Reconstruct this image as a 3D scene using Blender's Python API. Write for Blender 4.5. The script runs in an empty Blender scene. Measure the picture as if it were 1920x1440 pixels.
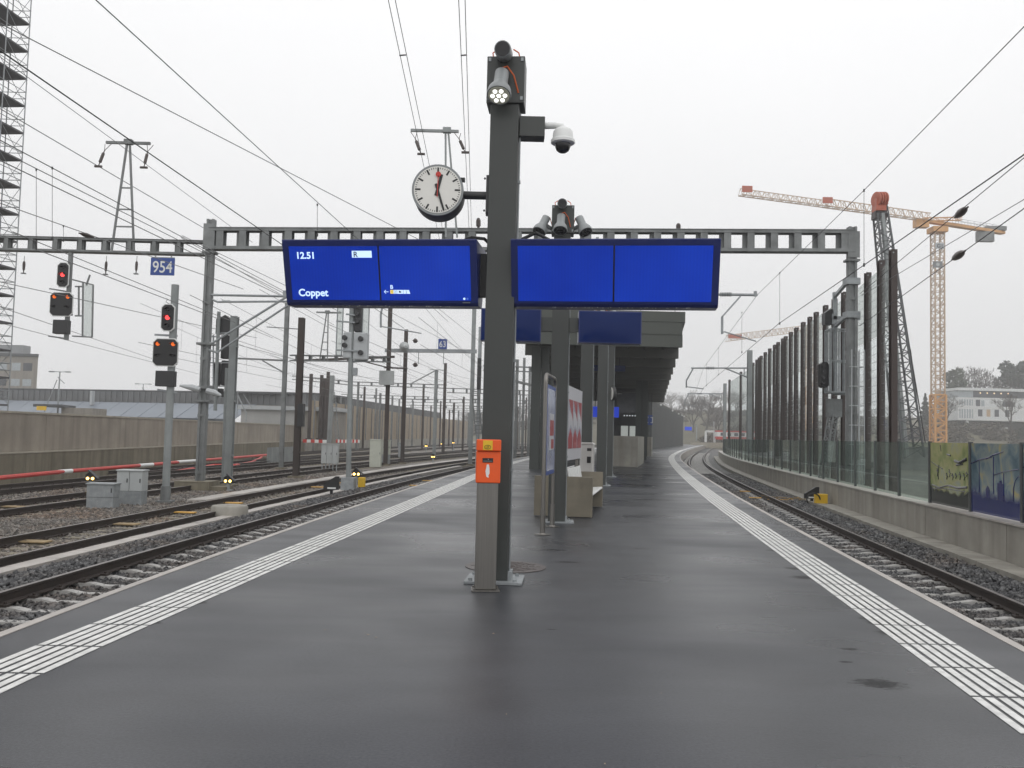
import bpy, bmesh, math, random
import numpy as np
from mathutils import Vector, Matrix, noise as mnoise
random.seed(7); rng = np.random.default_rng(7)
C = bpy.context.scene.collection
S = bpy.context.scene
R = math.radians

# ------------------------------------------------------------------ camera
F, HY, ROLL, H = 1650.0, 815.0, R(1.4), 1.6
PIT = math.atan((HY - 720) / F)
_f = Vector((0, math.cos(PIT), math.sin(PIT))); _r = Vector((1, 0, 0)); _u = _r.cross(_f)
RT = math.cos(ROLL) * _r + math.sin(ROLL) * _u
UP = -math.sin(ROLL) * _r + math.cos(ROLL) * _u
cd = bpy.data.cameras.new('camera'); cam = bpy.data.objects.new('camera', cd); C.objects.link(cam)
cd.sensor_width = 36; cd.lens = F / 1920 * 36; cd.clip_start = .05; cd.clip_end = 6000
m = Matrix.Identity(4)
for i in range(3):
    m[i][0] = RT[i]; m[i][1] = UP[i]; m[i][2] = -_f[i]; m[i][3] = (0, 0, H)[i]
cam.matrix_world = m
S.camera = cam

# ------------------------------------------------------------------ sky, sun, exposure
SUN_EL, SUN_AZ = R(55), R(160)
w = bpy.data.worlds.new('World'); S.world = w; w.use_nodes = True
nt = w.node_tree; nt.nodes.clear()
out = nt.nodes.new('ShaderNodeOutputWorld'); bg = nt.nodes.new('ShaderNodeBackground')
sky = nt.nodes.new('ShaderNodeTexSky'); sky.sky_type = 'NISHITA'; sky.sun_disc = False
sky.sun_elevation = SUN_EL; sky.sun_rotation = SUN_AZ; sky.dust_density = 6; sky.air_density = 1.5
hs = nt.nodes.new('ShaderNodeHueSaturation'); hs.inputs['Saturation'].default_value = .12
tc = nt.nodes.new('ShaderNodeTexCoord'); sp = nt.nodes.new('ShaderNodeSeparateXYZ')
rp = nt.nodes.new('ShaderNodeValToRGB')
rp.color_ramp.elements[0].position = 0.0; rp.color_ramp.elements[0].color = (9.3, 9.35, 9.5, 1)
rp.color_ramp.elements[1].position = .45; rp.color_ramp.elements[1].color = (11.5, 11.5, 11.6, 1)
cn = nt.nodes.new('ShaderNodeTexNoise'); cn.inputs['Scale'].default_value = 1.3; cn.inputs['Detail'].default_value = 3
cm = nt.nodes.new('ShaderNodeMapRange'); cm.inputs['To Min'].default_value = .93; cm.inputs['To Max'].default_value = 1.07
vm = nt.nodes.new('ShaderNodeVectorMath'); vm.operation = 'SCALE'
mx = nt.nodes.new('ShaderNodeMix'); mx.data_type = 'RGBA'; mx.inputs[0].default_value = .93
L = nt.links.new
L(tc.outputs['Generated'], sp.inputs[0]); L(sp.outputs['Z'], rp.inputs[0]); L(tc.outputs['Generated'], cn.inputs['Vector'])
L(cn.outputs[0], cm.inputs[0]); L(rp.outputs[0], vm.inputs[0]); L(cm.outputs[0], vm.inputs['Scale'])
L(sky.outputs[0], hs.inputs['Color']); L(hs.outputs[0], mx.inputs[6]); L(vm.outputs[0], mx.inputs[7])
L(mx.outputs[2], bg.inputs['Color']); bg.inputs['Strength'].default_value = .10
L(bg.outputs[0], out.inputs[0])
sd = bpy.data.lights.new('sun', 'SUN'); sd.energy = .5; sd.angle = R(60); sd.color = (1, .98, .95)
so = bpy.data.objects.new('sun', sd); C.objects.link(so)
so.rotation_euler = (math.pi / 2 - SUN_EL, 0, math.pi - SUN_AZ)
S.view_settings.view_transform = 'Standard'; S.view_settings.look = 'None'
S.view_settings.exposure = 0; S.view_settings.gamma = 1
S.render.engine = 'CYCLES'
cy = S.cycles
cy.use_denoising = True; cy.max_bounces = 6; cy.diffuse_bounces = 3; cy.glossy_bounces = 3
cy.transparent_max_bounces = 24; cy.volume_bounces = 1; cy.use_adaptive_sampling = True; cy.adaptive_threshold = .01

# ------------------------------------------------------------------ helpers
def ray(px, py): return _f + (px - 960) / F * RT - (py - 720) / F * UP
def at(px, py, Y):
    d = ray(px, py); return Vector((0, 0, H)) + d * (Y / d.y)
def gz(px, py, z):
    d = ray(px, py); return Vector((0, 0, H)) + d * ((z - H) / d.z)
def hor(px): return HY + (px - 960) * math.tan(ROLL)

def tag(o, label=None, cat=None, group=None, kind=None):
    if label: o['label'] = label
    if cat: o['category'] = cat
    if group: o['group'] = group
    if kind: o['kind'] = kind
    return o
def thing(name, label, cat, loc=(0, 0, 0), rz=0, group=None):
    o = bpy.data.objects.new(name, None); C.objects.link(o); o.empty_display_size = .2
    o.location = loc; o.rotation_euler = (0, 0, rz)
    return tag(o, label, cat, group)
def children(o): return [c for c in bpy.data.objects if c.parent == o]
def copy_tree(o, parent=None):
    c = o.copy(); C.objects.link(c); c.parent = parent
    for ch in children(o): copy_tree(ch, c)
    return c

class MB:
    """collects shapes; build() links them as one mesh object"""
    def __init__(s): s.v = []; s.f = []; s.m = []
    def add(s, vs, fs, mi=0):
        n = len(s.v); s.v += [tuple(v) for v in vs]
        s.f += [tuple(n + i for i in f) for f in fs]; s.m += [mi] * len(fs); return s
    def box(s, x0, x1, y0, y1, z0, z1, mi=0):
        return s.add([(x0, y0, z0), (x1, y0, z0), (x1, y1, z0), (x0, y1, z0), (x0, y0, z1), (x1, y0, z1), (x1, y1, z1), (x0, y1, z1)],
                     [(0, 3, 2, 1), (4, 5, 6, 7), (0, 1, 5, 4), (1, 2, 6, 5), (2, 3, 7, 6), (3, 0, 4, 7)], mi)
    def bar(s, p, q, w, h=None, mi=0, up=(0, 0, 1)):
        h = h or w; p = Vector(p); q = Vector(q); d = (q - p).normalized(); u = Vector(up)
        if abs(d.dot(u)) > .98: u = Vector((0, 1, 0))
        a = d.cross(u).normalized() * w / 2; b = a.cross(d).normalized() * h / 2
        vs = [e + i * a + j * b for e in (p, q) for i, j in ((-1, -1), (1, -1), (1, 1), (-1, 1))]
        return s.add(vs, [(0, 1, 2, 3), (7, 6, 5, 4), (0, 4, 5, 1), (1, 5, 6, 2), (2, 6, 7, 3), (3, 7, 4, 0)], mi)
    def tube(s, pts, r, n=6, mi=0, cap=True):
        pts = [Vector(p) for p in pts]; k = len(pts)
        rr = r if isinstance(r, (list, tuple)) else [r] * k
        rings = []; pa = None
        for i, p in enumerate(pts):
            d = (pts[min(i + 1, k - 1)] - pts[max(i - 1, 0)]).normalized()
            u = Vector((0, 0, 1)) if abs(d.z) < .9 else Vector((0, 1, 0))
            a = d.cross(u).normalized() if pa is None else (pa - d * pa.dot(d)).normalized()
            pa = a; b = a.cross(d)
            rings.append([p + rr[i] * (math.cos(2 * math.pi * j / n) * a + math.sin(2 * math.pi * j / n) * b) for j in range(n)])
        vs = [v for g in rings for v in g]; fs = []
        for i in range(k - 1):
            for j in range(n):
                fs.append((i * n + j, i * n + (j + 1) % n, (i + 1) * n + (j + 1) % n, (i + 1) * n + j))
        if cap: fs += [tuple(range(n))[::-1], tuple((k - 1) * n + j for j in range(n))]
        return s.add(vs, fs, mi)
    def cyl(s, p, q, r, n=16, mi=0, r2=None): return s.tube([p, q], [r, r if r2 is None else r2], n, mi)
    def lathe(s, prof, base=(0, 0, 0), axis=(0, 0, 1), n=20, mi=0):
        ax = Vector(axis).normalized(); u = Vector((0, 0, 1)) if abs(ax.z) < .9 else Vector((0, 1, 0))
        a = ax.cross(u).normalized(); b = a.cross(ax); base = Vector(base); k = len(prof)
        vs = [base + ax * z + r * (math.cos(2 * math.pi * j / n) * a + math.sin(2 * math.pi * j / n) * b) for r, z in prof for j in range(n)]
        fs = [(i * n + j, i * n + (j + 1) % n, (i + 1) * n + (j + 1) % n, (i + 1) * n + j) for i in range(k - 1) for j in range(n)]
        fs += [tuple(range(n))[::-1], tuple((k - 1) * n + j for j in range(n))]
        return s.add(vs, fs, mi)
    def prism(s, poly, o, ax, ay, az, t, mi=0):
        """polygon in the (ax, ay) plane through o, extruded by t along az"""
        o = Vector(o); ax = Vector(ax); ay = Vector(ay); az = Vector(az) * t; n = len(poly)
        vs = [o + ax * x + ay * y for x, y in poly] + [o + ax * x + ay * y + az for x, y in poly]
        fs = [tuple(range(n)), tuple(range(2 * n - 1, n - 1, -1))] + [(i, n + i, n + (i + 1) % n, (i + 1) % n) for i in range(n)]
        return s.add(vs, fs, mi)
    def strip(s, A, B, mi=0):
        n = len(A); return s.add(list(A) + list(B), [(i, i + 1, n + i + 1, n + i) for i in range(n - 1)], mi)
    def truss(s, p, q, w, h, seg, cw=.05, dw=.03, mi=0, up=(0, 0, 1), tri=False, w2=None, h2=None):
        """lattice girder between p and q"""
        p = Vector(p); q = Vector(q); d = (q - p).normalized(); u = Vector(up)
        if abs(d.dot(u)) > .98: u = Vector((0, 1, 0))
        a = d.cross(u).normalized(); b = a.cross(d).normalized()
        w2 = w if w2 is None else w2; h2 = h if h2 is None else h2
        def cor(t):
            W = w + (w2 - w) * t; Hh = h + (h2 - h) * t; c = p + (q - p) * t
            return [c - a * W / 2, c + a * W / 2, c + b * Hh] if tri else [c + i * a * W / 2 + j * b * Hh / 2 for i, j in ((-1, -1), (1, -1), (1, 1), (-1, 1))]
        e0, e1 = cor(0), cor(1)
        for x, y in zip(e0, e1): s.bar(x, y, cw, cw, mi, up=b)
        n = len(e0)
        for k in range(seg):
            c0, c1 = cor(k / seg), cor((k + 1) / seg)
            for i in range(n):
                j = (i + 1) % n
                if k % 2: s.bar(c0[i], c1[j], dw, dw, mi, up=b)
                else: s.bar(c0[j], c1[i], dw, dw, mi, up=b)
                s.bar(c1[i], c1[j], dw, dw, mi, up=d)
        return s
    def build(s, name, mats, parent=None, world=False, smooth=False, loc=None, bev=0, at0=None):
        me = bpy.data.meshes.new(name)
        off = Vector((0, 0, 0))
        if world:
            p = parent
            while p is not None: off += p.location; p = p.parent
        if loc is not None: off = Vector(loc)
        V = np.array(s.v, dtype=float).reshape(-1, 3) - np.array(off)
        me.from_pydata(V.tolist(), [], s.f)
        mats = mats if isinstance(mats, (list, tuple)) else [mats]
        for mm in mats: me.materials.append(mm)
        me.polygons.foreach_set('material_index', s.m)
        if smooth: me.polygons.foreach_set('use_smooth', [True] * len(s.f))
        me.validate(); me.update()
        bm = bmesh.new(); bm.from_mesh(me); bmesh.ops.recalc_face_normals(bm, faces=bm.faces); bm.to_mesh(me); bm.free()
        o = bpy.data.objects.new(name, me); C.objects.link(o)
        if parent is not None: o.parent = parent
        if loc is not None: o.location = loc
        if at0 is not None: o.location = at0
        if bev:
            b = o.modifiers.new('bevel', 'BEVEL'); b.width = bev; b.segments = 2; b.limit_method = 'ANGLE'
        if smooth:
            try:
                md = o.modifiers.new('split', 'EDGE_SPLIT'); md.split_angle = R(40)
            except Exception: pass
        return o

def text(name, s, size, mat, parent, loc, rot=None, ext=.002, bold=0.0, align='LEFT', sx=1.0):
    cu = bpy.data.curves.new(name, 'FONT'); cu.body = s; cu.size = size; cu.extrude = ext; cu.offset = bold; cu.align_x = align
    o = bpy.data.objects.new(name, cu); C.objects.link(o)
    dg = bpy.context.evaluated_depsgraph_get(); me = bpy.data.meshes.new_from_object(o.evaluated_get(dg))
    bpy.data.objects.remove(o); me.name = name; me.materials.clear(); me.materials.append(mat)
    o = bpy.data.objects.new(name, me); C.objects.link(o); o.parent = parent
    M = Matrix.LocRotScale(Vector(loc), (rot or Matrix.Identity(3)).to_quaternion(), Vector((sx, 1, 1)))
    o.matrix_local = M
    return o

# ------------------------------------------------------------------ materials
def mat(name, col, rough=.6, metal=0.0, var=.18, vs=3.0, bump=0.0, bs=30.0, spec=.5, streak=0.0, dirt=None, emit=0.0, grad=(1, 1, 1), rvar=.1):
    M = bpy.data.materials.new(name); M.use_nodes = True; t = M.node_tree; b = t.nodes['Principled BSDF']; K = t.links.new
    b.inputs['Metallic'].default_value = metal; b.inputs['Roughness'].default_value = rough; b.inputs['Specular IOR Level'].default_value = spec
    c4 = (*col, 1)
    if emit:
        b.inputs['Base Color'].default_value = c4; b.inputs['Emission Color'].default_value = c4; b.inputs['Emission Strength'].default_value = emit; return M
    tc = t.nodes.new('ShaderNodeTexCoord'); mp = t.nodes.new('ShaderNodeMapping'); mp.inputs['Scale'].default_value = grad
    K(tc.outputs['Object'], mp.inputs[0])
    n = t.nodes.new('ShaderNodeTexNoise'); n.inputs['Scale'].default_value = vs; n.inputs['Detail'].default_value = 6; n.inputs['Roughness'].default_value = .62
    K(mp.outputs[0], n.inputs['Vector'])
    r = t.nodes.new('ShaderNodeValToRGB'); e = r.color_ramp.elements
    e[0].position = .3; e[1].position = .7
    e[0].color = tuple(max(0, x * (1 - var)) for x in col) + (1,); e[1].color = tuple(min(1, x * (1 + var)) for x in col) + (1,)
    K(n.outputs[0], r.inputs[0]); last = r.outputs[0]
    if streak:
        m2 = t.nodes.new('ShaderNodeMapping'); m2.inputs['Scale'].default_value = (2.2, 2.2, .12); K(tc.outputs['Object'], m2.inputs[0])
        n2 = t.nodes.new('ShaderNodeTexNoise'); n2.inputs['Scale'].default_value = 1.0; n2.inputs['Detail'].default_value = 5; K(m2.outputs[0], n2.inputs['Vector'])
        r2 = t.nodes.new('ShaderNodeValToRGB'); r2.color_ramp.elements[0].position = .42; r2.color_ramp.elements[1].position = .68
        K(n2.outputs[0], r2.inputs[0]); mm = t.nodes.new('ShaderNodeMath'); mm.operation = 'MULTIPLY'; mm.inputs[1].default_value = streak; K(r2.outputs[0], mm.inputs[0])
        x = t.nodes.new('ShaderNodeMix'); x.data_type = 'RGBA'; K(mm.outputs[0], x.inputs[0]); K(last, x.inputs[6])
        x.inputs[7].default_value = (*(dirt or tuple(v * .45 for v in col)), 1); last = x.outputs[2]
    K(last, b.inputs['Base Color'])
    mr = t.nodes.new('ShaderNodeMapRange'); mr.inputs['To Min'].default_value = max(.02, rough - rvar); mr.inputs['To Max'].default_value = min(1, rough + rvar)
    K(n.outputs[0], mr.inputs[0]); K(mr.outputs[0], b.inputs['Roughness'])
    if bump:
        n3 = t.nodes.new('ShaderNodeTexNoise'); n3.inputs['Scale'].default_value = bs; n3.inputs['Detail'].default_value = 4; K(tc.outputs['Object'], n3.inputs['Vector'])
        bp = t.nodes.new('ShaderNodeBump'); bp.inputs['Strength'].default_value = bump; bp.inputs['Distance'].default_value = .02
        K(n3.outputs[0], bp.inputs['Height']); K(bp.outputs[0], b.inputs['Normal'])
    return M

def asphalt_mat():
    M = bpy.data.materials.new('wet_asphalt'); M.use_nodes = True; t = M.node_tree; b = t.nodes['Principled BSDF']; K = t.links.new; N = t.nodes.new
    tc = N('ShaderNodeTexCoord')
    def noise(scale, det=4, rough=.55, mapping=None, dist=0):
        n = N('ShaderNodeTexNoise'); n.inputs['Scale'].default_value = scale; n.inputs['Detail'].default_value = det; n.inputs['Roughness'].default_value = rough; n.inputs['Distortion'].default_value = dist
        if mapping:
            mp = N('ShaderNodeMapping'); mp.inputs['Scale'].default_value = mapping; K(tc.outputs['Object'], mp.inputs[0]); K(mp.outputs[0], n.inputs['Vector'])
        else: K(tc.outputs['Object'], n.inputs['Vector'])
        return n.outputs[0]
    def ramp(src, p0, p1, c0, c1):
        r = N('ShaderNodeValToRGB'); r.color_ramp.elements[0].position = p0; r.color_ramp.elements[1].position = p1
        r.color_ramp.elements[0].color = (*c0, 1) if isinstance(c0, tuple) else (c0, c0, c0, 1); r.color_ramp.elements[1].color = (*c1, 1) if isinstance(c1, tuple) else (c1, c1, c1, 1)
        K(src, r.inputs[0]); return r.outputs[0]
    big = noise(.42, 2, .5, (.7, 1.0, 1), .3); mid = noise(1.3, 3, .5, (.8, 1.2, 1)); fine = noise(210, 2, .7); grain = noise(55, 3, .7)
    base = ramp(mid, .25, .75, (.027, .0288, .034), (.046, .049, .056))
    gr = ramp(grain, .3, .72, .42, 1.5)
    mu = N('ShaderNodeMix'); mu.data_type = 'RGBA'; mu.blend_type = 'MULTIPLY'; mu.inputs[0].default_value = 1; K(base, mu.inputs[6]); K(gr, mu.inputs[7])
    # dark damp blotches (a shape of their own, ragged by noise)
    blot = None
    for (px, py, br, bs_) in ((1650, 1282, .30, 1.3), (1634, 1160, .20, 1.2), (1646, 1168, .20, 1.0), (1668, 1187, .20, 1.0), (1592, 1217, .12, 1.6), (1584, 1241, .10, 1.8), (1512, 1083, .30, 1.2), (1492, 1066, .25, 1.2), (1452, 1032, .22, 1.2), (1180, 909, 1.9, 4.0), (1225, 937, 1.3, 5.0), (1200, 890, 2.6, 3.0), (1035, 1031, .30, 3), (1065, 1054, .30, 3), (1200, 1029, .22, 4), (290, 1168, .10, 1), (375, 1130, .12, 1), (1035, 1180, .10, 3)):
        bq = gz(px, py, 0); bx, by = bq.x, bq.y
        vm_ = N('ShaderNodeVectorMath'); vm_.operation = 'SUBTRACT'; K(tc.outputs['Object'], vm_.inputs[0]); vm_.inputs[1].default_value = (bx, by, 0)
        v2 = N('ShaderNodeVectorMath'); v2.operation = 'MULTIPLY'; K(vm_.outputs[0], v2.inputs[0]); v2.inputs[1].default_value = (1 / br, bs_ / br, 0)
        v3 = N('ShaderNodeVectorMath'); v3.operation = 'LENGTH'; K(v2.outputs[0], v3.inputs[0])
        mr = N('ShaderNodeMapRange'); mr.inputs['From Min'].default_value = 1.0; mr.inputs['From Max'].default_value = 0; K(v3.outputs['Value'], mr.inputs[0])
        if blot is None: blot = mr.outputs[0]
        else:
            mxn = N('ShaderNodeMath'); mxn.operation = 'MAXIMUM'; K(blot, mxn.inputs[0]); K(mr.outputs[0], mxn.inputs[1]); blot = mxn.outputs[0]
    rag = noise(15, 7, .72, (.8, 1.8, 1), .4)
    mm = N('ShaderNodeMath'); mm.operation = 'MULTIPLY_ADD'; mm.inputs[1].default_value = .55; K(blot, mm.inputs[0]); K(rag, mm.inputs[2])
    ag = ramp(noise(120, 2, .6), .66, .74, 0.0, .55)
    mua = N('ShaderNodeMix'); mua.data_type = 'RGBA'; K(ag, mua.inputs[0]); K(mu.outputs[2], mua.inputs[6]); mua.inputs[7].default_value = (.16, .16, .165, 1); mu = mua
    st = ramp(mm.outputs[0], .71, .84, 0.0, .95)
    mu2 = N('ShaderNodeMix'); mu2.data_type = 'RGBA'; K(st, mu2.inputs[0]); K(mu.outputs[2], mu2.inputs[6]); mu2.inputs[7].default_value = (.009, .009, .010, 1)
    K(mu2.outputs[2], b.inputs['Base Color'])
    sm = N('ShaderNodeMapRange'); sm.inputs['To Min'].default_value = .45; sm.inputs['To Max'].default_value = .06; K(st, sm.inputs[0]); K(sm.outputs[0], b.inputs['Specular IOR Level'])
    film = noise(.9, 2, .5, (.5, 1.9, 1), .5); mxr = N('ShaderNodeMix'); mxr.data_type = 'FLOAT'; mxr.inputs[0].default_value = .17; K(big, mxr.inputs[2]); K(film, mxr.inputs[3])
    ro = ramp(mxr.outputs[0], .30, .68, .19, .48); K(ro, b.inputs['Roughness'])
    ad = N('ShaderNodeMath'); ad.operation = 'ADD'; K(fine, ad.inputs[0]); K(grain, ad.inputs[1])
    bp = N('ShaderNodeBump'); bp.inputs['Strength'].default_value = .22; bp.inputs['Distance'].default_value = .006; K(ad.outputs[0], bp.inputs['Height']); K(bp.outputs[0], b.inputs['Normal'])
    return M

def stone_mat(name, c0, c1, c2):
    M = bpy.data.materials.new(name); M.use_nodes = True; t = M.node_tree; b = t.nodes['Principled BSDF']; K = t.links.new; N = t.nodes.new
    g = N('ShaderNodeNewGeometry'); r = N('ShaderNodeValToRGB'); e = r.color_ramp.elements
    e[0].color = (*c0, 1); e[1].color = (*c2, 1); x = e.new(.6); x.color = (*c1, 1)
    K(g.outputs['Random Per Island'], r.inputs[0]); tc = N('ShaderNodeTexCoord'); n = N('ShaderNodeTexNoise'); n.inputs['Scale'].default_value = .7; n.inputs['Detail'].default_value = 4; K(tc.outputs['Object'], n.inputs['Vector'])
    r2 = N('ShaderNodeValToRGB'); r2.color_ramp.elements[0].position = .45; r2.color_ramp.elements[1].position = .72; r2.color_ramp.elements[0].color = (1, 1, 1, 1); r2.color_ramp.elements[1].color = (1.0, .74, .55, 1); K(n.outputs[0], r2.inputs[0])
    mu = N('ShaderNodeMix'); mu.data_type = 'RGBA'; mu.blend_type = 'MULTIPLY'; mu.inputs[0].default_value = 1; K(r.outputs[0], mu.inputs[6]); K(r2.outputs[0], mu.inputs[7]); K(mu.outputs[2], b.inputs['Base Color'])
    b.inputs['Roughness'].default_value = .38
    return M
def gravel_ground_mat(name, c0, c1, sc=16):
    M = bpy.data.materials.new(name); M.use_nodes = True; t = M.node_tree; b = t.nodes['Principled BSDF']; K = t.links.new; N = t.nodes.new
    tc = N('ShaderNodeTexCoord'); v = N('ShaderNodeTexVoronoi'); v.inputs['Scale'].default_value = sc; K(tc.outputs['Object'], v.inputs['Vector'])
    r = N('ShaderNodeValToRGB'); r.color_ramp.elements[0].color = (*c0, 1); r.color_ramp.elements[1].color = (*c1, 1)
    s = N('ShaderNodeSeparateXYZ'); K(v.outputs['Color'], s.inputs[0]); K(s.outputs[0], r.inputs[0])
    n = N('ShaderNodeTexNoise'); n.inputs['Scale'].default_value = .35; n.inputs['Detail'].default_value = 5; K(tc.outputs['Object'], n.inputs['Vector'])
    r2 = N('ShaderNodeValToRGB'); r2.color_ramp.elements[0].position = .3; r2.color_ramp.elements[1].position = .7; r2.color_ramp.elements[0].color = (.7, .68, .64, 1); r2.color_ramp.elements[1].color = (1.15, 1.12, 1.08, 1); K(n.outputs[0], r2.inputs[0])
    mu = N('ShaderNodeMix'); mu.data_type = 'RGBA'; mu.blend_type = 'MULTIPLY'; mu.inputs[0].default_value = 1; K(r.outputs[0], mu.inputs[6]); K(r2.outputs[0], mu.inputs[7])
    K(mu.outputs[2], b.inputs['Base Color']); b.inputs['Roughness'].default_value = .55
    bp = N('ShaderNodeBump'); bp.inputs['Strength'].default_value = .9; bp.inputs['Distance'].default_value = .05; bp.invert = True; K(v.outputs['Distance'], bp.inputs['Height']); K(bp.outputs[0], b.inputs['Normal'])
    return M
def glass_mat(name, tint, gloss=.18, alpha=.12, rough=.02):
    """thin pane: mostly clear, tinted, with a mirror part"""
    M = bpy.data.materials.new(name); M.use_nodes = True; t = M.node_tree; t.nodes.clear(); K = t.links.new; N = t.nodes.new
    o = N('ShaderNodeOutputMaterial'); tr = N('ShaderNodeBsdfTransparent'); tr.inputs[0].default_value = (*tint, 1)
    gl = N('ShaderNodeBsdfGlossy'); gl.inputs['Roughness'].default_value = rough; gl.inputs[0].default_value = (.9, .95, .93, 1)
    df = N('ShaderNodeBsdfDiffuse'); df.inputs[0].default_value = (*[x * .85 for x in tint], 1)
    fr = N('ShaderNodeLayerWeight'); fr.inputs[0].default_value = .5   # facing = 1 - cos
    p5 = N('ShaderNodeMath'); p5.operation = 'POWER'; K(fr.outputs['Facing'], p5.inputs[0]); p5.inputs[1].default_value = 4.0
    ma = N('ShaderNodeMath'); ma.operation = 'MULTIPLY_ADD'; K(p5.outputs[0], ma.inputs[0]); ma.inputs[1].default_value = gloss; ma.inputs[2].default_value = .03
    m1 = N('ShaderNodeMixShader'); m1.inputs[0].default_value = alpha; K(tr.outputs[0], m1.inputs[1]); K(df.outputs[0], m1.inputs[2])
    m2 = N('ShaderNodeMixShader'); K(ma.outputs[0], m2.inputs[0]); K(m1.outputs[0], m2.inputs[1]); K(gl.outputs[0], m2.inputs[2])
    K(m2.outputs[0], o.inputs[0]); return M

ASPH = asphalt_mat()
CONC = mat('concrete', (.30, .285, .25), .6, var=.2, vs=1.5, bump=.12, bs=25, streak=.55, dirt=(.16, .145, .12))
CONC_L = mat('pale_concrete', (.42, .39, .36), .45, var=.22, vs=1.2, bump=.1, bs=40, streak=.2)
CONC_B = mat('bench_concrete', (.20, .178, .135), .6, var=.2, vs=2.5, bump=.12, bs=30, streak=.3)
CONC_W = mat('retaining_wall_concrete', (.30, .265, .22), .7, var=.2, vs=.6, bump=.1, bs=20, streak=.5, dirt=(.165, .145, .12))
CONC_D = mat('mossy_wall_concrete', (.185, .165, .12), .7, var=.25, vs=.8, bump=.1, bs=20, streak=.8, dirt=(.10, .085, .055))
CONC_LED = mat('wall_ledge', (.36, .33, .27), .6, var=.2, vs=2)
SLEEP = mat('sleeper_concrete', (.36, .35, .335), .30, var=.22, vs=7, bump=.15, bs=60, rvar=.12)
SLEEP_OLD = mat('old_sleeper', (.20, .175, .13), .6, var=.3, vs=5, bump=.2, bs=40)
RAILS = mat('rail_rust', (.034, .025, .021), .55, var=.3, vs=8, metal=.1)
RAILT = mat('rail_top', (.22, .20, .19), .38, metal=.7, var=.3, vs=6)
POLE = mat('pole_paint', (.043, .047, .0445), .42, var=.10, vs=2, bump=.03, bs=8, streak=.3, dirt=(.052, .056, .052))
POLE_D = mat('canopy_paint', (.042, .048, .044), .55, var=.1, vs=.8)
CANOPY_F = mat('canopy_fascia', (.07, .078, .068), .5, var=.08, vs=.5)
CANOPY_U = mat('canopy_soffit', (.095, .095, .086), .7, var=.1, vs=1)
STEEL = mat('brushed_steel', (.22, .21, .195), .36, metal=.9, var=.12, vs=2, grad=(30, 30, .6), rvar=.06)
GALV = mat('galvanised_steel', (.30, .32, .33), .5, metal=.35, var=.2, vs=5)
GALV_D = mat('weathered_gantry_steel', (.20, .21, .21), .6, metal=.2, var=.3, vs=1.6, streak=.4)
GALV_L = mat('pale_mast_steel', (.27, .29, .29), .6, metal=.15, var=.2, vs=1.2, streak=.4)
MASTB = mat('brown_mast_steel', (.05, .037, .032), .65, var=.25, vs=1.5, streak=.3)
BARRB = mat('brown_barrier_post', (.040, .026, .023), .5, var=.2, vs=1.2)
DARK = mat('black_metal', (.012, .012, .013), .45, var=.2)
DGREY = mat('dark_grey_plastic', (.03, .03, .032), .5, var=.1)
LGREY = mat('light_grey_enamel', (.42, .44, .45), .4, var=.08)
MGREY = mat('grey_spotlight_enamel', (.25, .265, .27), .4, var=.06)
WHITEP = mat('white_paint', (.64, .64, .62), .5, var=.24, vs=9, rvar=.1)
WHITE = mat('white_plastic', (.72, .73, .72), .35, var=.03)
BINW = mat('bin_enamel', (.48, .47, .45), .4, var=.06)
CREAM = mat('cream_cabinet', (.50, .52, .45), .5, var=.08, vs=2)
CABG = mat('grey_cabinet', (.40, .42, .42), .5, var=.08, vs=2)
BLUEF = mat('blue_board_frame', (.012, .022, .12), .32, var=.06)
BLUED = mat('blue_board_dead_screen', (.006, .019, .10), .14, spec=.15, var=.05, vs=1)
BLUES = mat('blue_sign', (.02, .06, .27), .35, var=.05)
BLUEL = None
def screen_mat():
    M = bpy.data.materials.new('lit_blue_screen'); M.use_nodes = True; t = M.node_tree; b = t.nodes['Principled BSDF']
    b.inputs['Base Color'].default_value = (.005, .012, .08, 1); b.inputs['Roughness'].default_value = .18; b.inputs['Specular IOR Level'].default_value = .22
    K = t.links.new; N = t.nodes.new; tc = N('ShaderNodeTexCoord'); n = N('ShaderNodeTexNoise'); n.inputs['Scale'].default_value = 1.1; n.inputs['Detail'].default_value = 2; K(tc.outputs['Object'], n.inputs['Vector'])
    wv = N('ShaderNodeTexWave'); wv.bands_direction = 'X'; wv.inputs['Scale'].default_value = 9; wv.inputs['Distortion'].default_value = .6; K(tc.outputs['Object'], wv.inputs['Vector'])
    r = N('ShaderNodeValToRGB'); r.color_ramp.elements[0].position = .3; r.color_ramp.elements[1].position = .7; r.color_ramp.elements[0].color = (.003, .022, .275, 1); r.color_ramp.elements[1].color = (.006, .038, .40, 1); K(n.outputs[0], r.inputs[0])
    r2 = N('ShaderNodeMapRange'); r2.inputs['To Min'].default_value = .93; r2.inputs['To Max'].default_value = 1.03; K(wv.outputs['Fac'], r2.inputs[0])
    K(r.outputs[0], b.inputs['Emission Color']); K(r2.outputs[0], b.inputs['Emission Strength'])
    return M
BLUEL = screen_mat()
SCRW = mat('lit_screen_white', (.50, .66, .86), emit=.95)
SCRY = mat('lit_screen_yellow', (.75, .55, .10), emit=.8)
SCRB = mat('lit_screen_blue', (.05, .12, .5), emit=.6)
ORANGE = mat('orange_enamel', (.80, .10, .012), .38, var=.05, vs=2)
ORCAB = mat('orange_cable', (.62, .12, .03), .45, var=.05)
YELLOW = mat('yellow_paint', (.72, .45, .02), .5, var=.12)
YELLOWB = mat('yellow_balise', (.55, .31, .06), .6, var=.2, vs=8)
WOODB = mat('tan_timber', (.26, .19, .10), .7, var=.3, vs=6)
RED = mat('red_paint', (.52, .035, .025), .5, var=.15, vs=2)
REDP = mat('red_print', (.30, .045, .055), .4, var=.08)
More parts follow.
